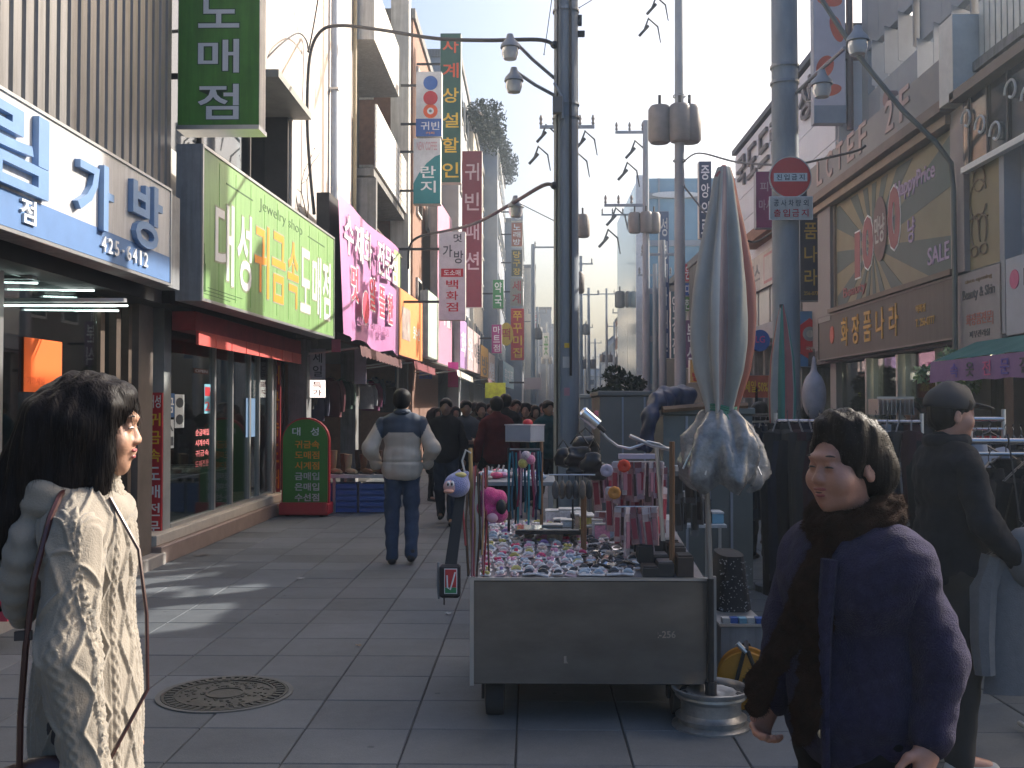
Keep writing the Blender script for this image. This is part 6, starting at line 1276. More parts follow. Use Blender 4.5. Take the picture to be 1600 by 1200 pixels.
# small second parasol further back
p2 = at(1222, 640, 9); t = T('closed_parasol', 'slim closed parasol with green and red stripes standing by the right pole', 'parasol', (p2.x, 9, 0)); MB().tube([(p2.x, 9, .12), (p2.x, 9, at(0, 478, 9).z)], .018, 8).build('pole', m_dark, t); MB().lathe([(0, 0), (.24, 0), (.24, .06), (.05, .12), (0, .12)], (p2.x, 9, 0), 20).build('base', m_conc, t, True)
ys = np.linspace(476, 690, 22); rs_ = np.interp(ys, [476, 500, 560, 610, 650, 690], [3, 9, 19, 22, 21, 17]); V = []; F = []; mi = []
for i, (py, rr) in enumerate(zip(ys, rs_)):
    c = at(1222, py, 9); r = rr / 1600 * 9
    for j in range(40): a = 2 * math.pi * j / 40; k_ = 1 - .25 * (.5 - .5 * math.cos(7 * a)); V.append((c.x + r * k_ * math.cos(a), 9 + r * k_ * math.sin(a), c.z))
for i in range(21):
    for j in range(40): F.append([i * 40 + j, i * 40 + (j + 1) % 40, (i + 1) * 40 + (j + 1) % 40, (i + 1) * 40 + j]); mi.append([1, 5, 6][int(j / 4 + .5) % 3])
q = MB().add(V, F); q.m = mi; q.build('canopy', cols + [M('stripe_green', (.05, .20, .16), .7), M('stripe_red', (.32, .10, .09), .7)], t, 'all')
for o_ in KIDS(rim): o_.scale = (1, 1, .95)
# ---------------- cable reel
c = at(1166, 1064, 5.45); c.z = max(c.z, .16); cr = T('cable_reel', 'orange cable reel on a black frame behind the wheel rim', 'cable reel', (c.x, c.y, 0)); mo2 = M('reel_orange', (.62, .26, .02), .4, var=.08)
mr = Matrix.Translation(c) @ Matrix.Rotation(R(-12), 4, 'Z') @ Matrix.Rotation(R(90), 4, 'X')
for z in (0, -.13): loc(MB(), mr).lathe([(0, z + .004), (.03, z + .012), (.06, z + .004), (.148, z + .006), (.155, z), (.148, z - .004), (0, z - .004)], n=36).build('flange', mo2, cr, True)
loc(MB(), mr).lathe([(.0, -.005), (.09, -.006), (.09, -.124), (0, -.125)], n=24).build('wound_cable', m_cable, cr, True)
zf = .02
for z in (zf, -.16):
    w0 = lambda x, y: mr @ Vector((x, y, z)); MB().tube([w0(-.09, -.155), w0(-.01, .16)], .011, 8).build('frame_leg', m_black, cr); MB().tube([w0(.13, -.155), w0(.01, .16)], .011, 8).build('frame_leg', m_black, cr); MB().tube([w0(-.06, -.02), w0(.09, -.02)], .010, 8).build('frame_bar', m_black, cr)
MB().tube([mr @ Vector((0, .165, .03)), mr @ Vector((0, .165, -.17))], .013, 8).build('top_bar', m_black, cr); MB().tube([mr @ Vector((-.045, .20, .02)), mr @ Vector((0, .155, .02))], .014, 8).build('chrome_grip', m_alu, cr); MB().cyl(mr @ Vector((0, 0, 0)), mr @ Vector((0, 0, .035)), .02).build('hub', m_dark, cr)
# ---------------- second cart behind, cloth, table
bx = T('side_cart', 'small grey cart with blue and white packs on it right of the parasol pole', 'cart', (at(1157, 1000, 5.9).x, 5.9, 0)); x0, x1 = at(1122, 0, 5.9).x, at(1189, 0, 5.9).x
B('box_body', m_grey, bx, x0, x1, 5.9, 6.4, .08, at(0, 974, 5.9).z); B('top_edge', m_alu, bx, x0 - .01, x1 + .01, 5.89, 6.41, at(0, 974, 5.9).z, at(0, 970, 5.9).z)
for k in range(4): MB().cyl((x0 + .05 + k % 2 * (x1 - x0 - .1), 5.95 + (k // 2) * .4, .04), (x0 + .07 + k % 2 * (x1 - x0 - .1), 5.95 + (k // 2) * .4, .04), .04).build('wheel', m_black, bx)
for k in range(5): B('pack', (m_offw, m_blue, P('pack_cyan', .2, .4, .5))[k % 3], bx, x0 + .01 + k * .048, x0 + .052 + k * .048, 5.9 + .01 * (k % 2), 5.96, at(0, 970, 5.9).z, at(0, 970, 5.9).z + .03)
dx0, dx1, dz0, dz1 = at(1118, 0, 6.2).x, at(1182, 0, 6.2).x, at(0, 962, 6.2).z, at(0, 868, 6.2).z
t = T('display_stand', 'stand draped in black cloth sprinkled with shiny beads right of the parasol pole', 'stand', ((dx0 + dx1) / 2, 6.3, dz0)); V = []; F = []
for i in range(7):
    f = i / 6
    for j in range(24): a = 2 * math.pi * j / 24; w_ = (.62 + .38 * f) * (dx1 - dx0) / 2 * (1 + .06 * math.sin(9 * a) * f); V.append(((dx0 + dx1) / 2 - .02 + w_ * math.copysign(abs(math.cos(a)) ** .5, math.cos(a)), 6.42 + .2 * math.sin(a), dz1 + (dz0 - dz1) * f))
for i in range(6):
    for j in range(24): F.append([i * 24 + j, (i + 1) * 24 + j, (i + 1) * 24 + (j + 1) % 24, i * 24 + (j + 1) % 24])
F.append(list(range(24))); MB().add(V, F).build('cloth', M('velvet_black', (.018, .018, .022), .8, var=.3), t, True)
MB().box(dx0 + .02, dx1 - .02, 6.3, 6.5, .0, dz0).build('stand_leg', m_dark, t)
q = MB()
for k in range(160): px, py = random.uniform(1124, 1174), random.uniform(872, 958); p = at(px, py, 6.215 + random.uniform(0, .02)); q.sph(p, random.uniform(.0025, .005), 5, 4)
q.build('bead', M('bead_shine', (.5, .5, .5), .2, .5, var=.5), t, kind='stuff')
tx0, tx1 = at(1046, 0, 7.2).x, at(1132, 0, 7.2).x; t = T('folding_table', 'folding table with a pale top behind the parasol pole', 'table', (tx0, 7.2, 0)); zt_ = at(0, 818, 7.2).z; B('table_top', m_offw, t, tx0, tx1, 7.2, 7.9, zt_ - .02, zt_)
for x in (tx0 + .03, tx1 - .05):
    for y in (7.25, 7.8): B('leg', m_alu, t, x, x + .02, y, y + .02, 0, zt_ - .02)
for k in range(4):
    x = tx0 + .03 + k * .09; o = T('goods_box', '%s box on the folding table behind the cart' % ('black', 'white', 'dark', 'teal')[k], 'box', (x, 7.3, zt_)); hh = (.12, .05, .16, .07)[k]; B('box_body', (m_black, m_white, m_dark, P('pack_cyan'))[k], o, x, x + .08, 7.28, 7.45, zt_, zt_ + hh, .003); B('lid', (m_dark, m_offw, m_black, m_offw)[k], o, x - .003, x + .083, 7.275, 7.455, zt_ + hh, zt_ + hh + .012)
# goods table left-back (y 700-760)
t = T('goods_table', 'low table of wrapped goods beyond the left end of the cart', 'table', (at(780, 0, 8).x, 8, 0)); x0, x1 = at(738, 0, 8).x, at(868, 0, 8).x; zt_ = at(0, 752, 8).z; B('table_top', m_grey, t, x0, x1, 8, 8.9, zt_ - .03, zt_)
for x in (x0 + .02, x1 - .05):
    for y in (8.05, 8.8): B('leg', m_alu, t, x, x + .03, y, y + .03, 0, zt_ - .03)
for k in range(26):
    x = random.uniform(x0 + .05, x1 - .07); y = random.uniform(8.05, 8.8); c = random.choice([0, 2, 3, 4, 6, 7, 1]); s = random.uniform(.03, .07)
    o = T('wrapped_item', 'wrapped %s item on the low goods table' % pal[c][1], 'packet', (x, y, zt_), 0, 'wrapped goods on the low table'); MB().sph((x, y, zt_ + s * .5), (s, s * .8, s * .5), 10, 6).build('wrapper', accm(c, 'wrap'), o, True); MB().tube([(x, y, zt_ + s), (x + .01, y, zt_ + s * 1.5)], .008, 5).build('twist', m_offw, o)
# ---------------- closed stall boxes in mid street
def stall(px0, px1, pyt, Y, d, m, lab, H=None):
    x0, x1 = at(px0, 0, Y).x, at(px1, 0, Y).x; z = at(0, pyt, Y).z; t = T('stall_box', lab, 'stall', ((x0 + x1) / 2, Y, 0)); B('box_body', m, t, x0, x1, Y, Y + d, .08, z - .06, .01); B('lid', m, t, x0 - .02, x1 + .02, Y - .02, Y + d + .02, z - .06, z, .01)
    for k in range(3): B('seam_rib', m_gr1, t, x0 + (x1 - x0) * (k + 1) / 4, x0 + (x1 - x0) * (k + 1) / 4 + .02, Y - .012, Y, .1, z - .07)
    for x in (x0 + .1, x1 - .14): MB().cyl((x, Y + .1, .04), (x + .04, Y + .1, .04), .04).build('wheel', m_black, t)
    return x0, x1, z
m_st = M('stall_beige', (.19, .175, .155), .55, .2, var=.12, scale=2); m_st2 = M('stall_green_grey', (.15, .16, .148), .5, .2, var=.12, scale=2)
x0, x1, z = stall(1034, 1172, 637, 8.6, 1.0, m_st2, 'grey green closed stall box behind the parasol')
B('label_plate', m_yel, None, at(1084, 0, 8.6).x, at(1101, 0, 8.6).x, 8.585, 8.592, at(0, 665, 8.6).z, at(0, 654, 8.6).z); tag(bpy.data.objects['label_plate'], 'small yellow plate stuck on the grey green stall box', 'plate')
stall(936, 1072, 611, 11.8, 1.6, m_st, 'beige closed stall box right of the nearest pole'); stall(905, 932, 616, 14.5, 1.2, M('stall_pale', (.4, .4, .38), .6), 'narrow pale stall box just right of the nearest pole')
tp = T('tarpaulin', 'crumpled dark blue tarpaulin thrown over the stall boxes', 'tarpaulin', at(1040, 640, 8.9)); mtp = M('tarp_blue', (.012, .022, .06), .5, var=.3, scale=5, bump=.4, bscale=20)
bp_ = [at(1010, 700, 8.45), at(1018, 655, 8.45), at(1026, 628, 8.6), at(1045, 622, 8.9), at(1072, 620, 9.0), at(1080, 626, 9.0)]
blob('cloth', [('c', tuple(bp_[i]), tuple(bp_[i + 1]), (.05, .05, .07, .10, .09, .03)[i], (.05, .05, .07, .10, .09, .03)[i + 1]) for i in range(5)] + [('c', tuple(at(1000, 700, 8.5)), tuple(at(1014, 645, 8.5)), .03, .04)], .015, mtp, tp, k=.05, disp=lambda V, N: .012 * nsin(V, 3, 40))
MB().tube([at(1035, 640, 8.5), at(1110, 634, 8.6), at(1168, 634, 8.6)], .03, 6).build('timber', m_wood, tp)
# ================================================================ clothes racks on the right
def rack(lab, a, b, z):
    t = T('clothes_rack', lab, 'clothes rack', (a[0], a[1], 0)); a_ = Vector((a[0], a[1], z)); b_ = Vector((b[0], b[1], z))
    MB().tube([a_, b_], .016, 10).build('top_rail', M('rail_chrome', (.42, .42, .45), .18, .9, var=.05), t, True); MB().tube([a_ - Vector((0, 0, .06)), b_ - Vector((0, 0, .06))], .009, 8).build('lower_rail', m_alu, t)
    for p in (a_, b_): MB().tube([p + Vector((0, 0, .06)), Vector((p.x, p.y, .05))], .014, 8).build('upright', m_alu, t); MB().tube([Vector((p.x, p.y - .25, .04)), Vector((p.x, p.y + .25, .04))], .014, 8).build('foot', m_alu, t)
    return t
mcb = M('coat_black', (.010, .011, .015), .9, spec=.12, var=.3, scale=6, bump=.3, bscale=90); mcn = M('coat_navy', (.014, .018, .032), .9, spec=.12, var=.3, scale=6)
a, b = at(1212, 668, 7.6), at(1440, 655, 7.0); rack('chrome clothes rack full of long black coats behind the scarf woman', (a.x, 7.6), (b.x, 7.0), 1.50)
for k in range(26):
    f = (k + .3) / 26; p = Vector((a.x, 7.6, 1.445 - .06 * (k % 2))).lerp(Vector((b.x, 7.0, 1.445 - .06 * (k % 2))), f); long = k < 12
    garment(p, .50 + random.uniform(-.06, .05), (1.12 if long else .75) + random.uniform(-.12, .06), (mcb, mcn, M('coat_charcoal', (.03, .03, .032), .9, spec=.12), mcb, M('coat_plum', (.03, .012, .018), .9, spec=.12))[k % 5] if k not in (17, 20, 23) else (M('red_dress', (.25, .03, .03), .8), M('cloth_white', (.25, .25, .26), .8), M('cloth_5'))[(k - 17) // 3], 'x', rz=R(72) + random.uniform(-.35, .35))
    g = [o for o in COL.objects if o.get('label') == 'x'][-1]; g['label'] = 'long black coat on the chrome rack, its hem near the ground' if long else ('short dark jacket on the chrome rack' if k not in (17, 20, 23) else ('red top on the chrome rack', 'white top on the chrome rack', 'grey top on the chrome rack')[(k - 17) // 3])
    if k not in (17, 20, 23): g['group'] = 'long black coats on the chrome rack' if long else 'short dark jackets on the chrome rack'
for k in range(7): garment(at(1152 + 9 * k, 672 + 3 * (k % 2), 9.2 + .12 * k), .44, .8, (mcn, mcb)[k % 2], 'dark jacket hung behind the skirt of the big parasol', 'dark jackets behind the parasol skirt', rz=R(70))['group'] = 'dark jackets behind the parasol skirt'
a, b = at(1140, 655, 9.1), at(1218, 655, 9.9); rack('rail of dark jackets behind the skirt of the big parasol', (a.x, 9.1), (b.x, 9.9), 1.53)
for k in range(12): garment(at(1512 + 12 * k, 700, 6.2 - .06 * k), .46, .95, (mcb, mcn)[k % 3 == 1], 'black coat in the packed row at the right edge', 'black coats packed at the right edge', rz=R(74) + random.uniform(-.2, .2))['group'] = 'black coats packed at the right edge'
a, b = at(1516, 655, 6.3), at(1568, 655, 6.3); rack('short chrome rack end seen beyond the man in the cap', (a.x, 6.3), (b.x, 6.3), 1.53)
a, b = at(1500, 700, 4.75), at(1680, 700, 4.6); rack('dark rail at the right edge carrying the grey hoodie', (a.x, 4.95), (b.x, 4.9), 1.44)
garment(at(1522, 705, 5.6), .34, .30, M('white_blue_shirt', (.25, .27, .32), .8, var=.2), 'white and blue shirt hung beyond the man in the cap', rz=.2)
garment(at(1545, 692, 6.2), .25, .28, M('red_top', (.5, .02, .03), .8), 'bright red top hung near the right edge', rz=.2)
for k, (px, py, h) in enumerate(((1572, 730, .72), (1600, 745, .75), (1545, 745, .8), (1626, 735, .8))): garment(at(px, py, 5.0 - .05 * k), .42, h, mcb, ('black padded jacket above the grey hoodie', 'black jacket cut off by the right edge', 'black jacket just right of the man in the cap', 'black jacket outside the right edge')[k], rz=R(20 + 12 * k))
hd = at(1594, 862, 4.45); g = garment(hd, .30, .60, M('hoodie_grey', (.15, .155, .165), .92, var=.1, scale=30, bump=.4, bscale=200), 'light grey hooded sweatshirt hanging at the right edge', hood=True, rz=R(8))
MB().tube([hd + Vector((0, 0, .14)), hd + Vector((0, .1, .5))], .004, 5).build('cord', m_dark, g); MB().tube([hd + Vector((.0, -.075, -.02)), hd + Vector((.01, -.085, -.3)), hd + Vector((.01, -.09, -.58))], .004, 5).build('zip', m_grey, g)
t = T('wire_basket', 'small wire basket on the rack behind the scarf woman', 'basket', at(1400, 630, 9.5)); p = at(1400, 640, 9.5); q = MB()
for k in range(9): q.box(p.x - .16 + k * .04, p.x - .156 + k * .04, p.y, p.y + .3, p.z - .05, p.z + .10)
q.build('wires', m_alu, t, kind='stuff'); B('basket_rim', m_alu, t, p.x - .17, p.x + .17, p.y, p.y + .01, p.z + .1, p.z + .12); MB().cyl((p.x, p.y + .1, 0), (p.x, p.y + .1, p.z - .05), .02).build('stand', m_dark, t)
t = T('hanging_net', 'pale mesh bag of goods hung behind the second parasol', 'bag', at(1272, 620, 12)); blob('net_bag', [('e', (0, 0, 0), (.14, .12, .28), None), ('c', (0, 0, .2), (0, 0, .45), .05, .02)], .02, M('net_pale', (.42, .38, .42), .7, var=.2), t, M4=Matrix.Translation(at(1272, 618, 12))); MB().cyl(at(1272, 572, 12), at(1272, 545, 12), .006).build('cord', m_dark, t)
t = T('roof_shade_panel', 'added unseen panel on legs shading the ribbed cladding, above the set back storey', 'shade panel', (6.2, 15, 9.4)); B('panel', m_gr1, t, 6.1, 6.3, 14.4, 17.2, 10.45, 13.6)  # added out of view to cast shade on the ribbed cladding
for y in (14.6, 16.8): B('leg', m_dark, t, 6.15, 6.25, y, y + .1, 9.36, 10.45)
# ================================================================ people
def SK(n, c):
    m = M(n, c, .5, var=.07, scale=14, bump=.12, bscale=180); b = m.node_tree.nodes['Principled BSDF']; b.inputs['Subsurface Weight'].default_value = .15; b.inputs['Subsurface Radius'].default_value = (.02, .008, .004); return m
skin = SK('skin_a', (.44, .25, .17)); skin_r = SK('skin_b', (.46, .23, .165))
def hairm():
    m = M('hair_black', (.009, .007, .007), .5, spec=.12, var=.4, scale=40, stretch=(1, 1, .06), bump=.35, bscale=170); return m
m_hair = hairm(); m_lip = M('lip_rose', (.30, .08, .08), .4, var=.05)
def hand(w, d, n, side, s=1.0, curl=.35):
    """prims of a hand: wrist w, pointing d, palm facing n"""
    w = Vector(w); d = Vector(d).normalized(); n = Vector(n); n = (n - d * n.dot(d)).normalized(); x = d.cross(n) * side; P_ = []
    P_.append(('c', w, w + d * .03 * s, .025 * s, .024 * s))
    for k in (-1, 0, 1): P_.append(('c', w + d * .02 * s + x * .012 * k * s, w + d * .085 * s + x * .021 * k * s, .016 * s, .013 * s))
    for k, (ln, r) in enumerate(((.070, .0092), (.078, .0095), (.072, .009), (.056, .008))):
        b = w + d * .088 * s + x * (.030 - .020 * k) * s; c = curl * (1 + .12 * k); p = b; a = c * .6; dd = d
        for seg in (.45, .32, .23):
            a += c * .55; dd = d * math.cos(a) + n * math.sin(a); e = p + dd * ln * seg * s; P_.append(('c', p, e, r * s, r * .9 * s, .006)); p = e
    b = w + d * .025 * s + x * .026 * s; m_ = b + (d * .6 + x * .62 + n * .35).normalized() * .042 * s; e = m_ + (d * .9 + x * .2 + n * .4).normalized() * .034 * s
    P_.append(('c', b, m_, .014 * s, .011 * s)); P_.append(('c', m_, e, .0105 * s, .009 * s, .008))
    return [tuple(tuple(q) if isinstance(q, Vector) else q for q in p) for p in P_]
def person(lab, pos, rz, H, o, h=.02, detail=0, group=None, yaw=0, tilt=0):
    s = H / 1.70; t = T('person', lab, 'person', (pos[0], pos[1], 0), 0, group); M4 = Matrix.Translation((pos[0], pos[1], 0)) @ Matrix.Rotation(rz, 4, 'Z')
    fat = o.get('fat', 1.0); sw = o.get('sw', .155); SZ = o.get('sz', 1.37); A = o['arms']; L = o['legs']; lean = o.get('lean', 0)
    v = lambda *p: (p[0] * s, p[1] * s + lean * max(0, p[2] - .9) * s, p[2] * s)
    HC = Vector(v(0, .015, 1.585)); HR = Euler((tilt, 0, yaw)).to_matrix() * o.get('hk', 1.0)
    hp = lambda x, y, z: tuple(HC + HR @ Vector((x, y, z)) * s)
    he = tuple(Euler((tilt, 0, yaw))); E = lambda x, y, z, a, b, c, k=.02: ('e', hp(x, y, z), (a * s * o.get('hk', 1), b * s * o.get('hk', 1), c * s * o.get('hk', 1)), he, k)
    C = lambda a, b, r0, r1, k=.02: ('c', hp(*a), hp(*b), r0 * s, r1 * s, k)
    B_ = [('e', v(0, 0, .94), (.155 * s * fat, .11 * s * fat, .12 * s), None, .05), ('e', v(0, 0, 1.09), (.13 * s * fat, .095 * s * fat, .13 * s), None, .05), ('e', v(0, .0, 1.28), (.155 * s * fat, .105 * s * fat, .16 * s), None, .05), ('c', v(-sw + .03, -.01, SZ + .01), v(sw - .03, -.01, SZ + .01), .05 * s, .05 * s, .05), ('c', v(0, -.02, 1.40), tuple(HC + Vector((0, -.02, -.07)) * s), .056 * s, .05 * s, .03)]
    Jk = [('e', v(0, 0, 1.28), (.178 * s * fat, .128 * s * fat, .19 * s), None, .05), ('e', v(0, 0, 1.06), (.165 * s * fat, .125 * s * fat, .17 * s), None, .06), ('e', v(0, 0, .93), (.178 * s * fat, .135 * s * fat, .16 * s), None, .06), ('c', v(-sw + .01, -.01, SZ), v(sw - .01, -.01, SZ), .064 * s, .064 * s, .06), ('c', v(-sw * .5, -.015, SZ + .03), v(sw * .5, -.015, SZ + .03), .06 * s, .06 * s, .06), ('c', v(0, -.015, 1.42), v(0, -.01, 1.43 if o.get('noneck') else 1.46), .08 * s, .072 * s, .03)]
    Tr = [('e', v(0, 0, .92), (.145 * s * fat, .105 * s * fat, .12 * s), None, .05)]
    if o.get('long'): Tr = []
    if o.get('long'): Jk += [('e', v(0, 0, .78), (.185 * s * fat, .14 * s * fat, .22 * s), None, .06), ('e', v(0, 0, .62), (.19 * s * fat, .14 * s * fat, .2 * s), None, .06)]
    sl = []
    for i, sd in ((0, -1), (1, 1)):
        hip = v(sd * .085, 0, .90); kn, an = v(*L[i][0]), v(*L[i][1])
        B_ += [('c', hip, kn, .078 * s, .052 * s, .03), ('c', kn, an, .052 * s, .036 * s, .02), ('c', an, tuple(np.array(an) + np.array((0, .13 * s, -.03 * s))), .036 * s, .028 * s, .02)]
        tw = o.get('tw', 1.0) * (.8 if o.get('long') else 1); Tr += [('c', hip, kn, .098 * s * tw, .075 * s * tw, .03), ('c', kn, tuple(np.array(an) + (0, 0, .0)), .074 * s * tw, .062 * s * tw, .02)]
        sh = v(sd * sw, -.01, SZ); el_, wr = v(*A[i][0]), v(*A[i][1])
        B_ += [('c', sh, el_, .046 * s, .037 * s, .02), ('c', el_, wr, .038 * s, .026 * s, .02)]
        wd = np.array(wr) - np.array(el_); wd = wd / np.linalg.norm(wd); st = o.get('st', 1.0); cuff = tuple(np.array(wr) - wd * .015 * s)
        sl.append([('c', sh, el_, .066 * s, .056 * s * st, .03), ('c', el_, cuff, .058 * s * st, .044 * s * st, .03), ('c', tuple(np.array(cuff) - wd * .02), cuff, .047 * s * st, .047 * s * st, .01)])
        if not o.get('pockets'): B_ += hand(wr, wd + np.array((0, .15, 0)), A[i][2] if len(A[i]) > 2 else (-sd, 0, 0), sd, s * 1.0, o.get('curl', .4))
        if detail >= 1 or True:
            a0 = np.array(an); q = [('c', tuple(a0 + (0, -.03 * s, -.035 * s)), tuple(a0 + (0, .15 * s, -.045 * s)), .04 * s, .034 * s, .02), ('c', tuple(a0 + (0, -.01, .03)), tuple(a0 + (0, 0, -.02)), .042 * s, .045 * s, .02)]
            blob('shoe', q, max(h, .008), o.get('shoe', m_black), t, cuts=(((0, 0, a0[2] - .08 * s), (0, 0, -1)),), M4=M4)
    # head
    hd = [E(0, -.012, .03, .076, .094, .086), E(0, .018, -.035, .062, .074, .074), C((0, .055, -.088), (0, .06, -.092), .026, .024, .02)]
    if detail:
        ck = o.get('cheek', 1.0)
        hd += [E(.037, .055, -.03, .030 * ck, .032 * ck, .034 * ck, .015), E(-.037, .055, -.03, .030 * ck, .032 * ck, .034 * ck, .015), E(0, .045, -.075, .045 * ck, .036, .03, .015),
               ('-',) + E(.031, .100, .006, .020, .013, .013, .014), ('-',) + E(-.031, .100, .006, .020, .013, .013, .014),
               C((0, .080, .018), (0, .096, -.022), .0085, .0120, .008), E(0, .098, -.026, .0122, .0105, .0095, .006), E(.0125, .094, -.028, .009, .010, .008, .005), E(-.0125, .094, -.028, .009, .010, .008, .005),
               E(.029, .0805, .005, .0145, .0105, .0115, .004), E(-.029, .0805, .005, .0145, .0105, .0115, .004), E(0, .082, .030, .044, .016, .012, .014),
               E(0, .0885, -.0535, .022, .0105, .0075, .006), E(0, .0860, -.0660, .018, .0105, .008, .006)]
        for sd in (-1, 1): hd += [E(sd * .077, -.008, -.008, .009, .020, .032, .006), ('-',) + E(sd * .086, -.002, -.004, .006, .010, .018, .005)]
    else:
        hd += [E(0, .096, -.02, .012, .016, .018), E(-.075, -.008, -.008, .012, .02, .03), E(.075, -.008, -.008, .012, .02, .03)]
    body = blob('body', B_ + hd, h, o.get('skin', skin), t, M4=M4, smooth=1)
    if detail:
        for sd in (-1, 1):
            MB().sph((0, 0, 0), 1, 10, 6)
            q = MB(); q.mat = M4; pts = [Vector(hp(sd * .029 + a * .0135, .0905 - abs(a) * .004 - (a * sd > 0) * .003 * abs(a), .004 + .0022 * (1 - a * a))) for a in np.linspace(-1, 1, 7)]; q.tube(pts, [x * s for x in (.0012, .0022, .0028, .003, .0028, .0022, .0012)], 6); q.build('eye', M('eye_dark', (.02, .015, .015), .3, var=0), t, True)
            q = MB(); q.mat = M4; q.tube([Vector(hp(sd * .030 + a * .019, .0915 - abs(a + sd * .2) * .007, .030 + .004 * (1 - (a - sd * .3) ** 2))) for a in np.linspace(-1, 1, 7)], [x * s for x in (.0012, .0024, .003, .003, .0028, .002, .001)], 6); q.build('eyebrow', M('brow_dark', (.04, .03, .03), .8, var=0), t, True)
        blob('lips', [E(.008, .0915, -.0505, .014, .0075, .0054, .004), E(-.008, .0915, -.0505, .014, .0075, .0054, .004), E(0, .0895, -.0655, .017, .0085, .0066, .004)], .0025, m_lip, t, M4=M4)
        if o.get('mouth_open'): q = MB(); q.mat = M4; q.sph(hp(0, .0950, -.0585), (.0125 * s, .0040 * s, .0026 * s), 10, 6); q.build('mouth_gap', M('mouth_dark', (.05, .01, .012), .6, var=0), t, True)
    # hair
    hs = o.get('hair', 'short'); hb = o.get('hairs', 1.0)
    if hs:
        Hh = [E(0, -.020, .045, .086 * hb, .100 * hb, .086 * hb), E(0, -.035, .0, .083 * hb, .082 * hb, .075)]
        if hs == 'short': Hh += [E(0, .045, .085, .062, .040, .030), E(-.062, .02, .05, .02, .05, .035), E(.062, .02, .05, .02, .05, .035), ('-',) + E(0, .12, -.005, .062, .062, .082, .012)]
        if hs == 'bob': Hh += [E(0, .010, .108, .074, .060, .036), E(-.060, -.01, .06, .032, .05, .05), E(.060, -.01, .06, .032, .05, .05), E(-.066, .028, .028, .018, .020, .050), E(.066, .028, .028, .018, .020, .050), E(0, -.05, .06, .07, .06, .06), E(0, -.06, -.03, .07, .055, .07), ('-',) + E(0, .140, .006, .086, .092, .088, .010), ('-',) + E(-.094, .0, -.030, .018, .020, .030, .01), ('-',) + E(.094, .0, -.030, .018, .020, .030, .01), E(.062, -.06, -.01, .035, .05, .07), E(-.062, -.06, -.01, .035, .05, .07)]
        if hs == 'long': Hh += [E(0, .040, .088, .062, .045, .032), C((-.07, .03, .05), (-.07, .03, -.14), .026, .020), C((.072, .035, .05), (.074, .035, -.15), .030, .026), C((-.05, -.04, .0), (-.055, -.075, -.22), .06, .05, .03), C((.05, -.04, .0), (.055, -.075, -.22), .06, .05, .03), C((0, -.06, .0), (0, -.10, -.24), .06, .055, .03), C((.03, -.09, .0), (.05, -.18, -.27), .085, .066, .03), C((.02, -.14, -.2), (.03, -.24, -.36), .06, .03, .03), C((.07, -.02, .0), (.075, -.05, -.2), .045, .04, .03), C((0, -.12, -.2), (-.0, -.20, -.36), .055, .018, .02), ('-',) + E(0, .125, -.01, .056, .055, .09, .012)]
        blob('hair', Hh, min(h, .012) if not detail else .005, o.get('hairm', m_hair), t, M4=M4, disp=(lambda V, N: .0020 * nsin(V * (1, 1, .12), 5, 300) + .0028 * nsin(V * (1, 1, .10), 9, 130) + .003 * nsin(V, 8, 40)) if detail else None)
    # clothes
    jm = o['jacket']; fl = o.get('fold', .006)
    df = o.get('jdisp') or (lambda V, N: fl * nsin(V * (1, 1, 1.8), 11, 30) + fl * .35 * nsin(V, 12, 90))
    hem = o.get('hem', .84) * s
    J = blob('jacket', Jk, o.get('cl', max(h, .0065)) if detail else h, jm, t, cuts=(((0, 0, hem), (0, .0, -1)),), M4=M4, disp=df)
    if o.get('jfn'):
        me = J.data; c = np.array([p.center[:] for p in me.polygons]); inv = np.array(M4.inverted()); c = c @ inv[:3, :3].T + inv[:3, 3]; me.materials.append(o['jmat2']); me.polygons.foreach_set('material_index', o['jfn'](c / s).astype(np.int32))
    for k, q in enumerate(sl):
        S_ = blob('sleeve', q, o.get('cl', max(h, .0065)) if detail else h, jm, t, M4=M4, disp=o.get('sdisp') or df)
        if o.get('jfn'):
            me = S_.data; c = np.array([p.center[:] for p in me.polygons]); c = c @ inv[:3, :3].T + inv[:3, 3]; me.materials.append(o['jmat2']); me.polygons.foreach_set('material_index', o['jfn'](c / s).astype(np.int32))
    if not o.get('notr'): blob('trousers', Tr, max(h, .01), o['trousers'], t, cuts=(((0, 0, min(L[0][1][2], L[1][1][2]) * s - .03 * s), (0, 0, -1)),), M4=M4, disp=lambda V, N: .006 * nsin(V * (1, 1, 1.5), 21, 34))
    return t, M4, v, hp, s
STAND = [((-.09, .01, .48), (-.10, -.02, .075)), ((.09, .01, .48), (.10, -.02, .075))]
WALK = [((-.09, .10, .50), (-.09, .16, .09)), ((.09, -.02, .49), (.09, -.24, .13))]
AREST = [((-.235, -.03, 1.12), (-.25, .04, .88)), ((.235, -.03, 1.12), (.25, .04, .88))]
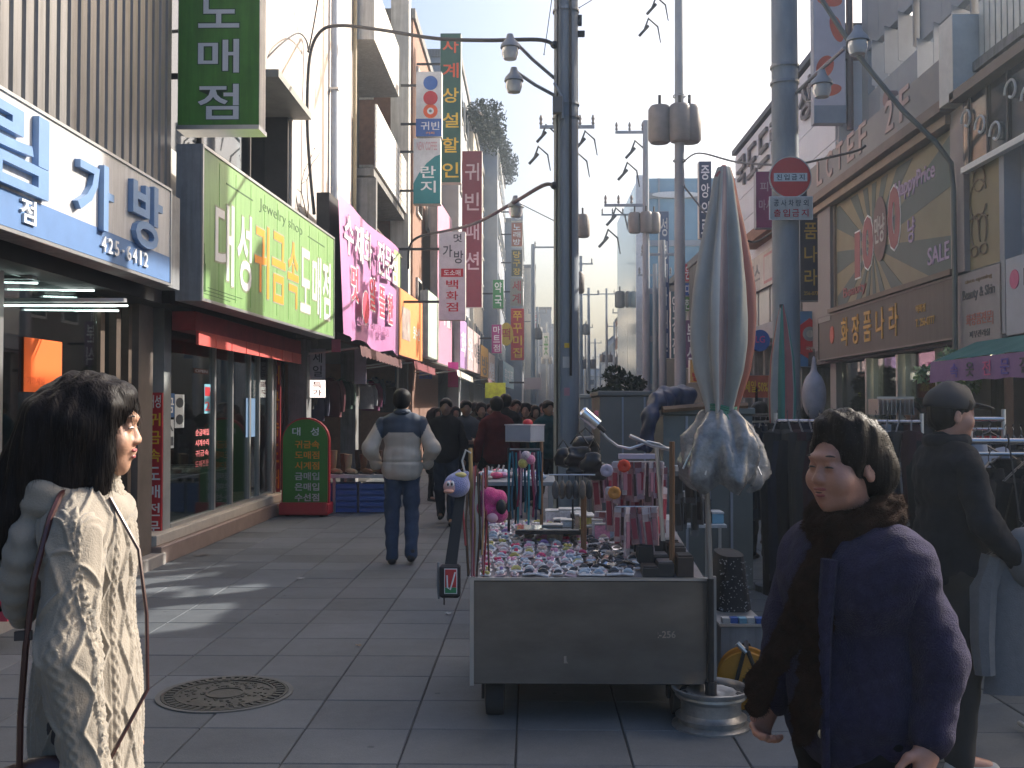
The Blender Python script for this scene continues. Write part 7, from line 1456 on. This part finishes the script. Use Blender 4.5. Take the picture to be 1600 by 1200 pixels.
def hairs(surf, n, ln, m, parent, seed=1, r=.0006, dn=-.35):
    rg = np.random.RandomState(seed); me = surf.data; k = len(me.vertices); co = np.zeros(k * 3, np.float32); no = np.zeros(k * 3, np.float32); me.vertices.foreach_get('co', co); me.vertices.foreach_get('normal', no); co = co.reshape(-1, 3); no = no.reshape(-1, 3)
    i = rg.randint(0, k, n); d = no[i] * (1 if dn > -1 else .30) + rg.normal(size=(n, 3)) * (.45 if dn > -1 else .22) + (0, 0, dn); d /= np.linalg.norm(d, axis=1)[:, None]; L = ln * rg.uniform(.5, 1.2, n)[:, None]; sdv = np.cross(d, rg.normal(size=(n, 3))); sdv /= np.linalg.norm(sdv, axis=1)[:, None]
    a = co[i] - no[i] * .001; V = np.stack([a - sdv * r, a + sdv * r, a + d * L], 1).reshape(-1, 3); F = np.arange(n * 3).reshape(-1, 3); mm = mesh_np(V, F); return mk('loose_hairs', mm, m, parent, kind='stuff')
# ---- the woman in the cream cable knit, left foreground
m_knit = M('cream_knit', (.29, .255, .205), .95, var=.06, scale=10, bump=.25, bscale=240, sheen=.35)
def knit(u, z):
    w = (u % .125); a = np.abs(w - .042); tri = np.abs(((z / .15) % 1) - .5) * 2
    r = np.exp(-((a - .040 * tri) / .0052) ** 2); c = w - .104; sn = .0085 * np.sin(z * 2 * np.pi / .062)
    br = np.exp(-((c - sn) / .0055) ** 2) + np.exp(-((c + sn) / .0055) ** 2) * .9; edge = np.exp(-((np.abs(c) - .019) / .003) ** 2)
    moss = np.sin(u * 620) * np.sin(z * 560) * (a < .040 * tri)
    return .0078 * r + .0050 * np.minimum(br, 1.1) + .0022 * edge + .0004 * moss
def kj(V, N): return knit(np.arctan2(V[:, 1], V[:, 0]) * .17, V[:, 2]) + .003 * nsin(V, 31, 14)
def ks(V, N):
    sd = np.sign(V[:, 0].mean()); u = np.arctan2(V[:, 1] - .03 - (1.1 - V[:, 2]) * .12, V[:, 0] - sd * .225) * .070 + .042; return knit(u, V[:, 2]) * 1.15 + .0025 * nsin(V, 33, 16)
wx = at(147, 700, 2.45); facing = math.atan2(-.97, .26)
t, M4, v, hp, s = person('woman with long black hair in a cream cable knit hooded cardigan, left foreground', (wx.x - .01, 2.45), facing, 1.665, dict(arms=[((-.205, .0, 1.10), (-.19, .03, .82)), ((.218, -.012, 1.08), (.222, .04, .79))], legs=WALK, jacket=m_knit, trousers=M('dark_skirt', (.03, .03, .04), .8), long=1, hem=.42, jdisp=kj, sdisp=ks, hair='long', hairs=1.10, st=1.02, fat=.86, sz=1.335, cl=.0042, shoe=m_black), h=.0055, detail=1, yaw=R(-4), tilt=R(-4))
hood = [('e', v(.02, -.125, 1.29), tuple(s * q for q in (.13, .055, .12)), None, .05), ('e', v(.02, -.145, 1.20), tuple(s * q for q in (.10, .042, .09)), None, .05)]
for a in np.linspace(0, 2 * math.pi, 15)[:-1]:
    b = a + 2 * math.pi / 14; f = lambda a: v(.088 * math.sin(a), -.035 + .100 * math.cos(a), 1.405 - .03 * math.cos(a)); hood.append(('c', f(a), f(b), .035 * s, .035 * s, .045))
blob('hood', hood, .0065, m_knit, t, M4=M4, disp=lambda V, N: .003 * np.sin(V[:, 2] * 120 + V[:, 0] * 60) + .004 * nsin(V, 40, 30))
q = MB(); q.mat = M4
for k in range(9):
    x0 = -.06 + .015 * k; q.tube([v(x0, -.12, 1.42), v(x0 * 1.2, -.19, 1.33 - .01 * k), v(x0 * 1.1, -.235 - .008 * (k % 4), 1.25 - .01 * (k % 3)), v(x0, -.245, 1.19), v(x0 * .9, -.215 + .004 * k, 1.155)], [.014, .013, .010, .007, .003], 6)
q.build('hair_strands', m_hair, t, True, kind='stuff')
q = MB(); q.mat = M4; q.sph(hp(.079, .0, -.045), .006, 8, 6); q.build('earring', M('pearl', (.7, .7, .7), .2, .3, var=0), t)
for ob in [o_ for o_ in KIDS(t) if o_.name.startswith('hair') and 'strand' not in o_.name]: hairs(ob, 7000, .055, m_hair, t, 5, .0007, -2.4)
# her shoulder bag
lb_ = T('shoulder_bag', 'dark red brown shoulder bag at the hip of the woman in cream', 'bag', M4 @ Vector(v(.16, -.12, .75))); mbg = M('oxblood_leather', (.045, .014, .013), .38, var=.2, scale=8, coat=.2)
blob('bag_body', [('e', v(.19, -.05, .70), (.05, .16, .12), None), ('e', v(.19, -.05, .76), (.035, .15, .09), None)], .009, mbg, lb_, M4=M4)
def strap(pts, w=.014, nm='strap'):
    q = MB(); q.mat = M4; V = []
    q.tube([v(*p) for p in pts], w, 6); q.v = q.v; return q.build(nm, mbg, lb_, True)
strap([(.205, -.11, .80), (.225, -.105, .95), (.23, -.095, 1.1), (.232, -.08, 1.25), (.19, -.055, 1.385), (.13, -.045, 1.43), (.09, -.03, 1.45)], .007)
strap([(.205, .06, .80), (.17, .155, .98), (.15, .150, 1.15), (.14, .13, 1.3), (.10, .06, 1.42)], .0045)
q = MB(); q.mat = M4; q.obox(v(.228, -.100, 1.13), (.012, .035, .02)); q.build('buckle', m_dark, lb_)
# ---- the woman in the purple jacket and fur scarf
m_purp = M('purple_boucle', (.034, .030, .068), .95, spec=.1, var=.25, scale=40, bump=.9, bscale=260, sheen=.06)
m_fur = M('brown_fur', (.030, .014, .009), .95, spec=.1, var=.4, scale=30, bump=1, bscale=320, sheen=0)
px_ = at(1341, 700, 2.5)
t, M4, v, hp, s = person('middle aged woman in a purple jacket with a brown fur scarf, right foreground', (px_.x, 2.5), R(121), 1.565, dict(arms=[((-.212, -.05, 1.12), (-.235, .03, .93), (1, .2, 0)), ((.20, .05, 1.13), (.17, .15, .955), (-1, .1, 0))], legs=WALK, jacket=m_purp, trousers=M('black_trousers', (.007, .007, .010), .9, spec=.1), hem=.80, hair='bob', hairs=1.03, cheek=1.12, fat=1.22, sw=.158, st=1.2, sz=1.345, skin=skin_r, mouth_open=1, curl=.75, fold=.007, lean=.05, tw=1.2, hk=1.01, noneck=1), h=.005, detail=1, yaw=R(-2), tilt=R(-3))
sc = T('fur_scarf', 'dark brown fur scarf with two hanging tails round the neck of the woman in purple', 'scarf', M4 @ Vector(v(0, .1, 1.4)))
F_ = []
for k in range(14):
    f = lambda a: v(.078 * math.sin(a), -.01 + .088 * math.cos(a), 1.450 - .03 * math.cos(a)); a = 2 * math.pi * k / 14; F_.append(('c', f(a), f(a + .45), .044 * s, .044 * s, .02))
def tail(pts, rs): return [('c', v(*pts[i]), v(*pts[i + 1]), rs[i] * s, rs[i + 1] * s, .02) for i in range(len(pts) - 1)]
F_ += tail([(.0, .09, 1.38), (.01, .155, 1.27), (.03, .19, 1.18), (.05, .245, 1.10), (.06, .285, 1.03), (.06, .30, .985)], (.042, .040, .030, .030, .033, .024)) + tail([(-.02, .10, 1.36), (-.02, .16, 1.22), (-.02, .185, 1.08), (-.03, .225, .985), (-.03, .245, .925)], (.040, .036, .028, .032, .024))
blob('fur_body', F_, .006, m_fur, sc, M4=M4, disp=lambda V, N: .004 * nsin(V, 51, 220) + .004 * nsin(V, 52, 60))
hairs(bpy.data.objects[[o.name for o in COL.objects if o.name.startswith('fur_body')][-1]], 22000, .010, m_fur, sc)
for ob in [o for o in KIDS(t) if o.name.startswith('hair')]: hairs(ob, 2500, .012, m_hair, t, 3)
q = MB(); q.mat = M4
for z in (.92, 1.06): q.sph(v(-.03, .172, z), (.011, .008, .011), 10, 6)
q.build('button', m_steel, t, kind='stuff')
q = MB(); q.mat = M4; q.tube([v(-.06, .15, 1.36), v(-.055, .172, 1.2), v(-.045, .172, 1.02), v(-.045, .175, .82)], [.02, .018, .012, .010], 8); q.build('lapel', m_purp, t, True)
# ---- man in the cap
m_navyj = M('navy_jacket', (.009, .012, .019), .85, spec=.12, var=.25, scale=9, bump=.25, bscale=60)
cxp = at(1482, 700, 4.6)
t, M4, v, hp, s = person('man in a dark cap and high collared dark jacket facing right, by the racks', (cxp.x, 4.6), R(-82), 1.68, dict(arms=[((-.25, .06, 1.12), (-.22, .28, 1.0)), ((.25, .02, 1.12), (.23, .2, .94))], legs=STAND, jacket=m_navyj, trousers=M('black_trousers2', (.014, .014, .016), .85), hem=.78, hair='short', hairs=.93, fat=1.1, st=1.15, skin=skin_r, shoe=M('white_sneaker', (.4, .4, .39), .6), fold=.006), h=.007, detail=1, yaw=R(-4))
blob('cap', [('e', hp(0, -.012, .055), tuple(s * q for q in (.094, .112, .086)), None, .01), ('c', hp(0, -.01, .11), hp(0, .05, .105), .045 * s, .03 * s, .03), ('e', hp(0, .135, .040), tuple(s * q for q in (.062, .062, .010)), (R(-14), 0, 0), .012)], .006, M('cap_black', (.025, .025, .03), .8, var=.2), t, cuts=((hp(0, 0, .028), (0, -.10, -1)),), M4=M4)
blob('collar', [('c', v(.07 * math.sin(a), -.01 + .075 * math.cos(a), 1.47), v(.07 * math.sin(a + .5), -.01 + .075 * math.cos(a + .5), 1.47), .026, .026, .02) for a in np.linspace(0, 6.28, 13)], .008, m_navyj, t, M4=M4)
# ---- man walking away
m_crm = M('cream_nylon', (.58, .49, .39), .6, var=.07, scale=6, bump=.2, bscale=30); m_sl = M('slate_yoke', (.03, .045, .07), .65, var=.12)
def yoke(c): return (c[:, 2] > 1.285 + .0 * c[:, 0] - np.clip(np.abs(c[:, 0]) - .12, 0, .06) * .9 + np.clip(np.abs(c[:, 0]) - .19, 0, 1) * 2.2) .astype(int)
def quilt(V, N): return .007 * nsin(V * (1.2, 1, .5), 61, 18) + .003 * nsin(V * (1, 1, 2), 62, 40) + .004 * np.abs(np.sin(V[:, 0] * 32)) - .012 * np.exp(-((V[:, 2] - 1.05) / .012) ** 2)
mx = at(628, 700, 10.5)
t, M4, v, hp, s = person('man seen from behind in a cream jacket with slate shoulders and blue jeans', (mx.x, 10.5), R(3), 1.78, dict(arms=[((-.30, -.05, 1.13), (-.245, .06, .97)), ((.30, -.05, 1.13), (.245, .06, .97))], legs=[((-.095, .02, .49), (-.09, -.04, .075)), ((.095, .05, .50), (.10, -.10, .11))], jacket=m_crm, trousers=M('blue_jeans', (.035, .06, .11), .85, var=.2, scale=12), hem=.83, hair='short', hairs=1.04, fat=1.16, sw=.18, sz=1.38, st=1.32, pockets=1, tw=.98, jfn=yoke, jmat2=m_sl, jdisp=quilt, shoe=m_black), h=.011, detail=0, yaw=R(-6))
blob('collar', [('c', v(.06 * math.sin(a), -.015 + .065 * math.cos(a), 1.485), v(.06 * math.sin(a + .5), -.015 + .065 * math.cos(a + .5), 1.485), .026, .026, .02) for a in np.linspace(0, 6.28, 13)], .012, m_sl, t, M4=M4)
# ---- the crowd
cl_ = {n: M('crowd_' + n.replace(' ', '_'), tuple(.6 * q for q in c), .9, spec=.1, var=.2, scale=8) for n, c in dict(black=(.018, .018, .022), navy=(.02, .03, .06), striped_grey=(.08, .09, .11), maroon=(.13, .02, .025), brown=(.12, .07, .045), teal=(.015, .07, .09), grey=(.12, .12, .13), beige=(.28, .22, .16), olive=(.06, .065, .04), denim=(.04, .055, .09)).items()}
tpl = []
for k, (A, L, hh, lg) in enumerate(((AREST, WALK, 'short', 0), ([((-.24, .02, 1.12), (-.10, .20, 1.12)), ((.24, .02, 1.12), (.10, .20, 1.12))], WALK, 'short', 0), (AREST, STAND, 'long', 1), ([((-.24, -.02, 1.12), (-.24, .08, .9)), ((.24, .05, 1.14), (.2, .26, 1.15))], STAND, 'bob', 0))):
    tpl.append(person('template', (0, 0), 0, 1.70, dict(arms=A, legs=L, jacket=cl_['black'], trousers=cl_['denim'], hair=hh, hem=.84 if not lg else .5, long=lg, fat=1.05, st=1.1, skin=SK('skin_crowd', (.22, .12, .085))), h=.019)[0])
crowd = [(697, 14.0, 1.72, 0, 'black', 'denim', 'young man in a black top and jeans walking this way beside the cream jacket', 0), (728, 14.6, 1.70, 1, 'striped_grey', 'denim', 'youth in a striped grey jacket looking down, second from the left in the crowd', 0), (752, 16.5, 1.66, 3, 'black', 'black', 'person in black behind the striped jacket', 0), (776, 13.6, 1.74, 0, 'maroon', 'black', 'person in a dark red jacket with its back turned, above the plush bird', 180),
         (790, 15.5, 1.80, 0, 'black', 'black', 'tall person in black beside the dark red jacket', 180), (806, 17.5, 1.73, 1, 'navy', 'black', 'man in a dark suit facing this way in the middle of the crowd', 0), (822, 16.8, 1.66, 3, 'brown', 'black', 'person in a brown jacket right of the dark suit', 0), (836, 18.5, 1.64, 2, 'brown', 'black', 'long haired woman in a brown coat towards the nearest pole', 0), (856, 15.4, 1.70, 0, 'teal', 'black', 'person in a teal jacket against the nearest pole', 20),
         (712, 19.0, 1.62, 2, 'grey', 'black', 'woman in a long grey coat far behind the young man', 0), (742, 21, 1.7, 0, 'olive', 'denim', 'person in olive behind the crowd under the awning', 180), (765, 22, 1.68, 1, 'navy', 'black', 'person in navy far back under the yellow green goods', 0), (785, 24, 1.7, 3, 'beige', 'black', 'person in beige far back in the crowd', 0), (812, 25, 1.72, 0, 'black', 'black', 'person in black far back in the crowd centre', 180), (830, 27, 1.68, 2, 'maroon', 'black', 'woman in maroon far back in the crowd', 0),
         (848, 24, 1.7, 1, 'grey', 'denim', 'person in grey far back by the nearest pole', 0), (680, 17.5, 1.6, 2, 'black', 'black', 'woman in a long black coat half hidden by the cream jacket', 40), (798, 31, 1.7, 0, 'navy', 'black', 'person in navy at the very back of the crowd', 0), (858, 33, 1.7, 3, 'beige', 'black', 'person in beige at the very back near the pole', 180), (755, 29, 1.68, 0, 'grey', 'black', 'person in grey at the back under the awnings', 0),
         (1424, 10.5, 1.66, 1, 'grey', 'black', 'stallholder in grey standing behind the chrome rack', 0), (1186, 10.8, 1.64, 3, 'navy', 'black', 'person in navy behind the second parasol', 150), (1208, 12, 1.6, 2, 'black', 'black', 'long haired person in black near the right pole', 180), (1262, 13.5, 1.62, 0, 'black', 'black', 'person in black by the shop front right of the pole', 90), (1300, 11.5, 1.56, 3, 'olive', 'black', 'short person in olive behind the long coats', 60), (1100, 13, 1.58, 2, 'navy', 'black', 'woman in navy behind the stall boxes', 200), (628, 20, 1.66, 3, 'maroon', 'black', 'shopper in maroon under the dark awning', 90)]
for (px, Y, H, ti, jc, tc, lab, rot) in crowd:
    src = tpl[ti]; c = copy_tree(src, (at(px, 620, Y).x, Y, 0), R(180 + rot + random.uniform(-14, 14)), lab, sc=H / 1.70); c['group'] = 'people in the street crowd'
    for ch in KIDS(c):
        m = cl_[jc] if ch.name.startswith(('jacket', 'sleeve')) else (cl_[tc] if ch.name.startswith('trousers') else None)
        if m: ch.material_slots[0].link = 'OBJECT'; ch.material_slots[0].material = m
for t_ in tpl:
    for ch in KIDS(t_): bpy.data.objects.remove(ch)
    bpy.data.objects.remove(t_)
# ================================================================ air
hz = MB().box(-420, 420, -62, 905, -1.2, 16.5).build('haze', None if False else M('haze_air', (1, 1, 1), var=0), None, kind='stuff')
hm = MATS['haze_air']; n = hm.node_tree.nodes; n.clear(); vo = n.new('ShaderNodeVolumePrincipled'); vo.inputs['Color'].default_value = (.70, .84, 1, 1); vo.inputs['Density'].default_value = .0028; vo.inputs['Anisotropy'].default_value = .6
ou = n.new('ShaderNodeOutputMaterial'); hm.node_tree.links.new(vo.outputs[0], ou.inputs['Volume'])
# ================================================================ labels of look-alikes, counted across the picture
ORD = 'first second third fourth fifth sixth seventh eighth ninth tenth eleventh twelfth thirteenth fourteenth fifteenth sixteenth seventeenth eighteenth nineteenth twentieth'.split()
def count_out(group, words_, pre=None):
    g = [o for o in COL.objects if o.get('group') == group and not o.parent]
    def px(o):
        p = o.location if o.type == 'EMPTY' else o.location
        d = CR.transposed() @ (Vector(p) - CO); return d.x / -d.z
    for i, o in enumerate(sorted(g, key=px)):
        if i < 20: o['label'] = '%s from the left of the %s' % (ORD[i], words_)
for g_, w_ in (('long black coats on the chrome rack', 'long black coats on the chrome rack'), ('short dark jackets on the chrome rack', 'short dark jackets on the chrome rack'), ('garments hung under the left awnings', 'garments hung in the dark arcade'),
               ('pink packets on the lower tier of the cart rack', 'pink packets on the lower tier'), ('pink packets on the upper tier of the cart rack', 'pink packets on the upper tier'), ('pink packets on the rear tier of the cart rack', 'pink packets on the rear tier'), ('dark packets on the cart rack', 'dark packets right of the rack post'),
               ('lit tubes in the bag shop', 'lit tubes in the bag shop'), ('pink packets on the middle tier of the cart rack', 'pink packets on the middle tier'), ('pink packets on the far tier of the cart rack', 'pink packets on the far tier'), ('dark packets on the cart rack', 'dark packets right of the rack post'), ('black coats packed at the right edge', 'black coats packed at the right edge'), ('dark jackets behind the parasol skirt', 'dark jackets behind the parasol skirt'), ('pink packets on the lower rear tier of the cart rack', 'pink packets on the lower rear tier'), ('pink packets on the leftmost tier of the cart rack', 'pink packets on the leftmost tier'), ('handbags on the bag shop shelves', 'handbags on the bag shop shelves'), ('folding mirrors heaped on the tray', 'folding mirrors heaped on the tray'), ('product shelves in the cosmetics shop', 'product shelves in the right hand shop'), ('warm bulbs in the jewellery shop', 'warm bulbs in the jewellery shop'), ('lit tubes in the cosmetics shop', 'lit tubes in the right hand shop')): count_out(g_, w_)
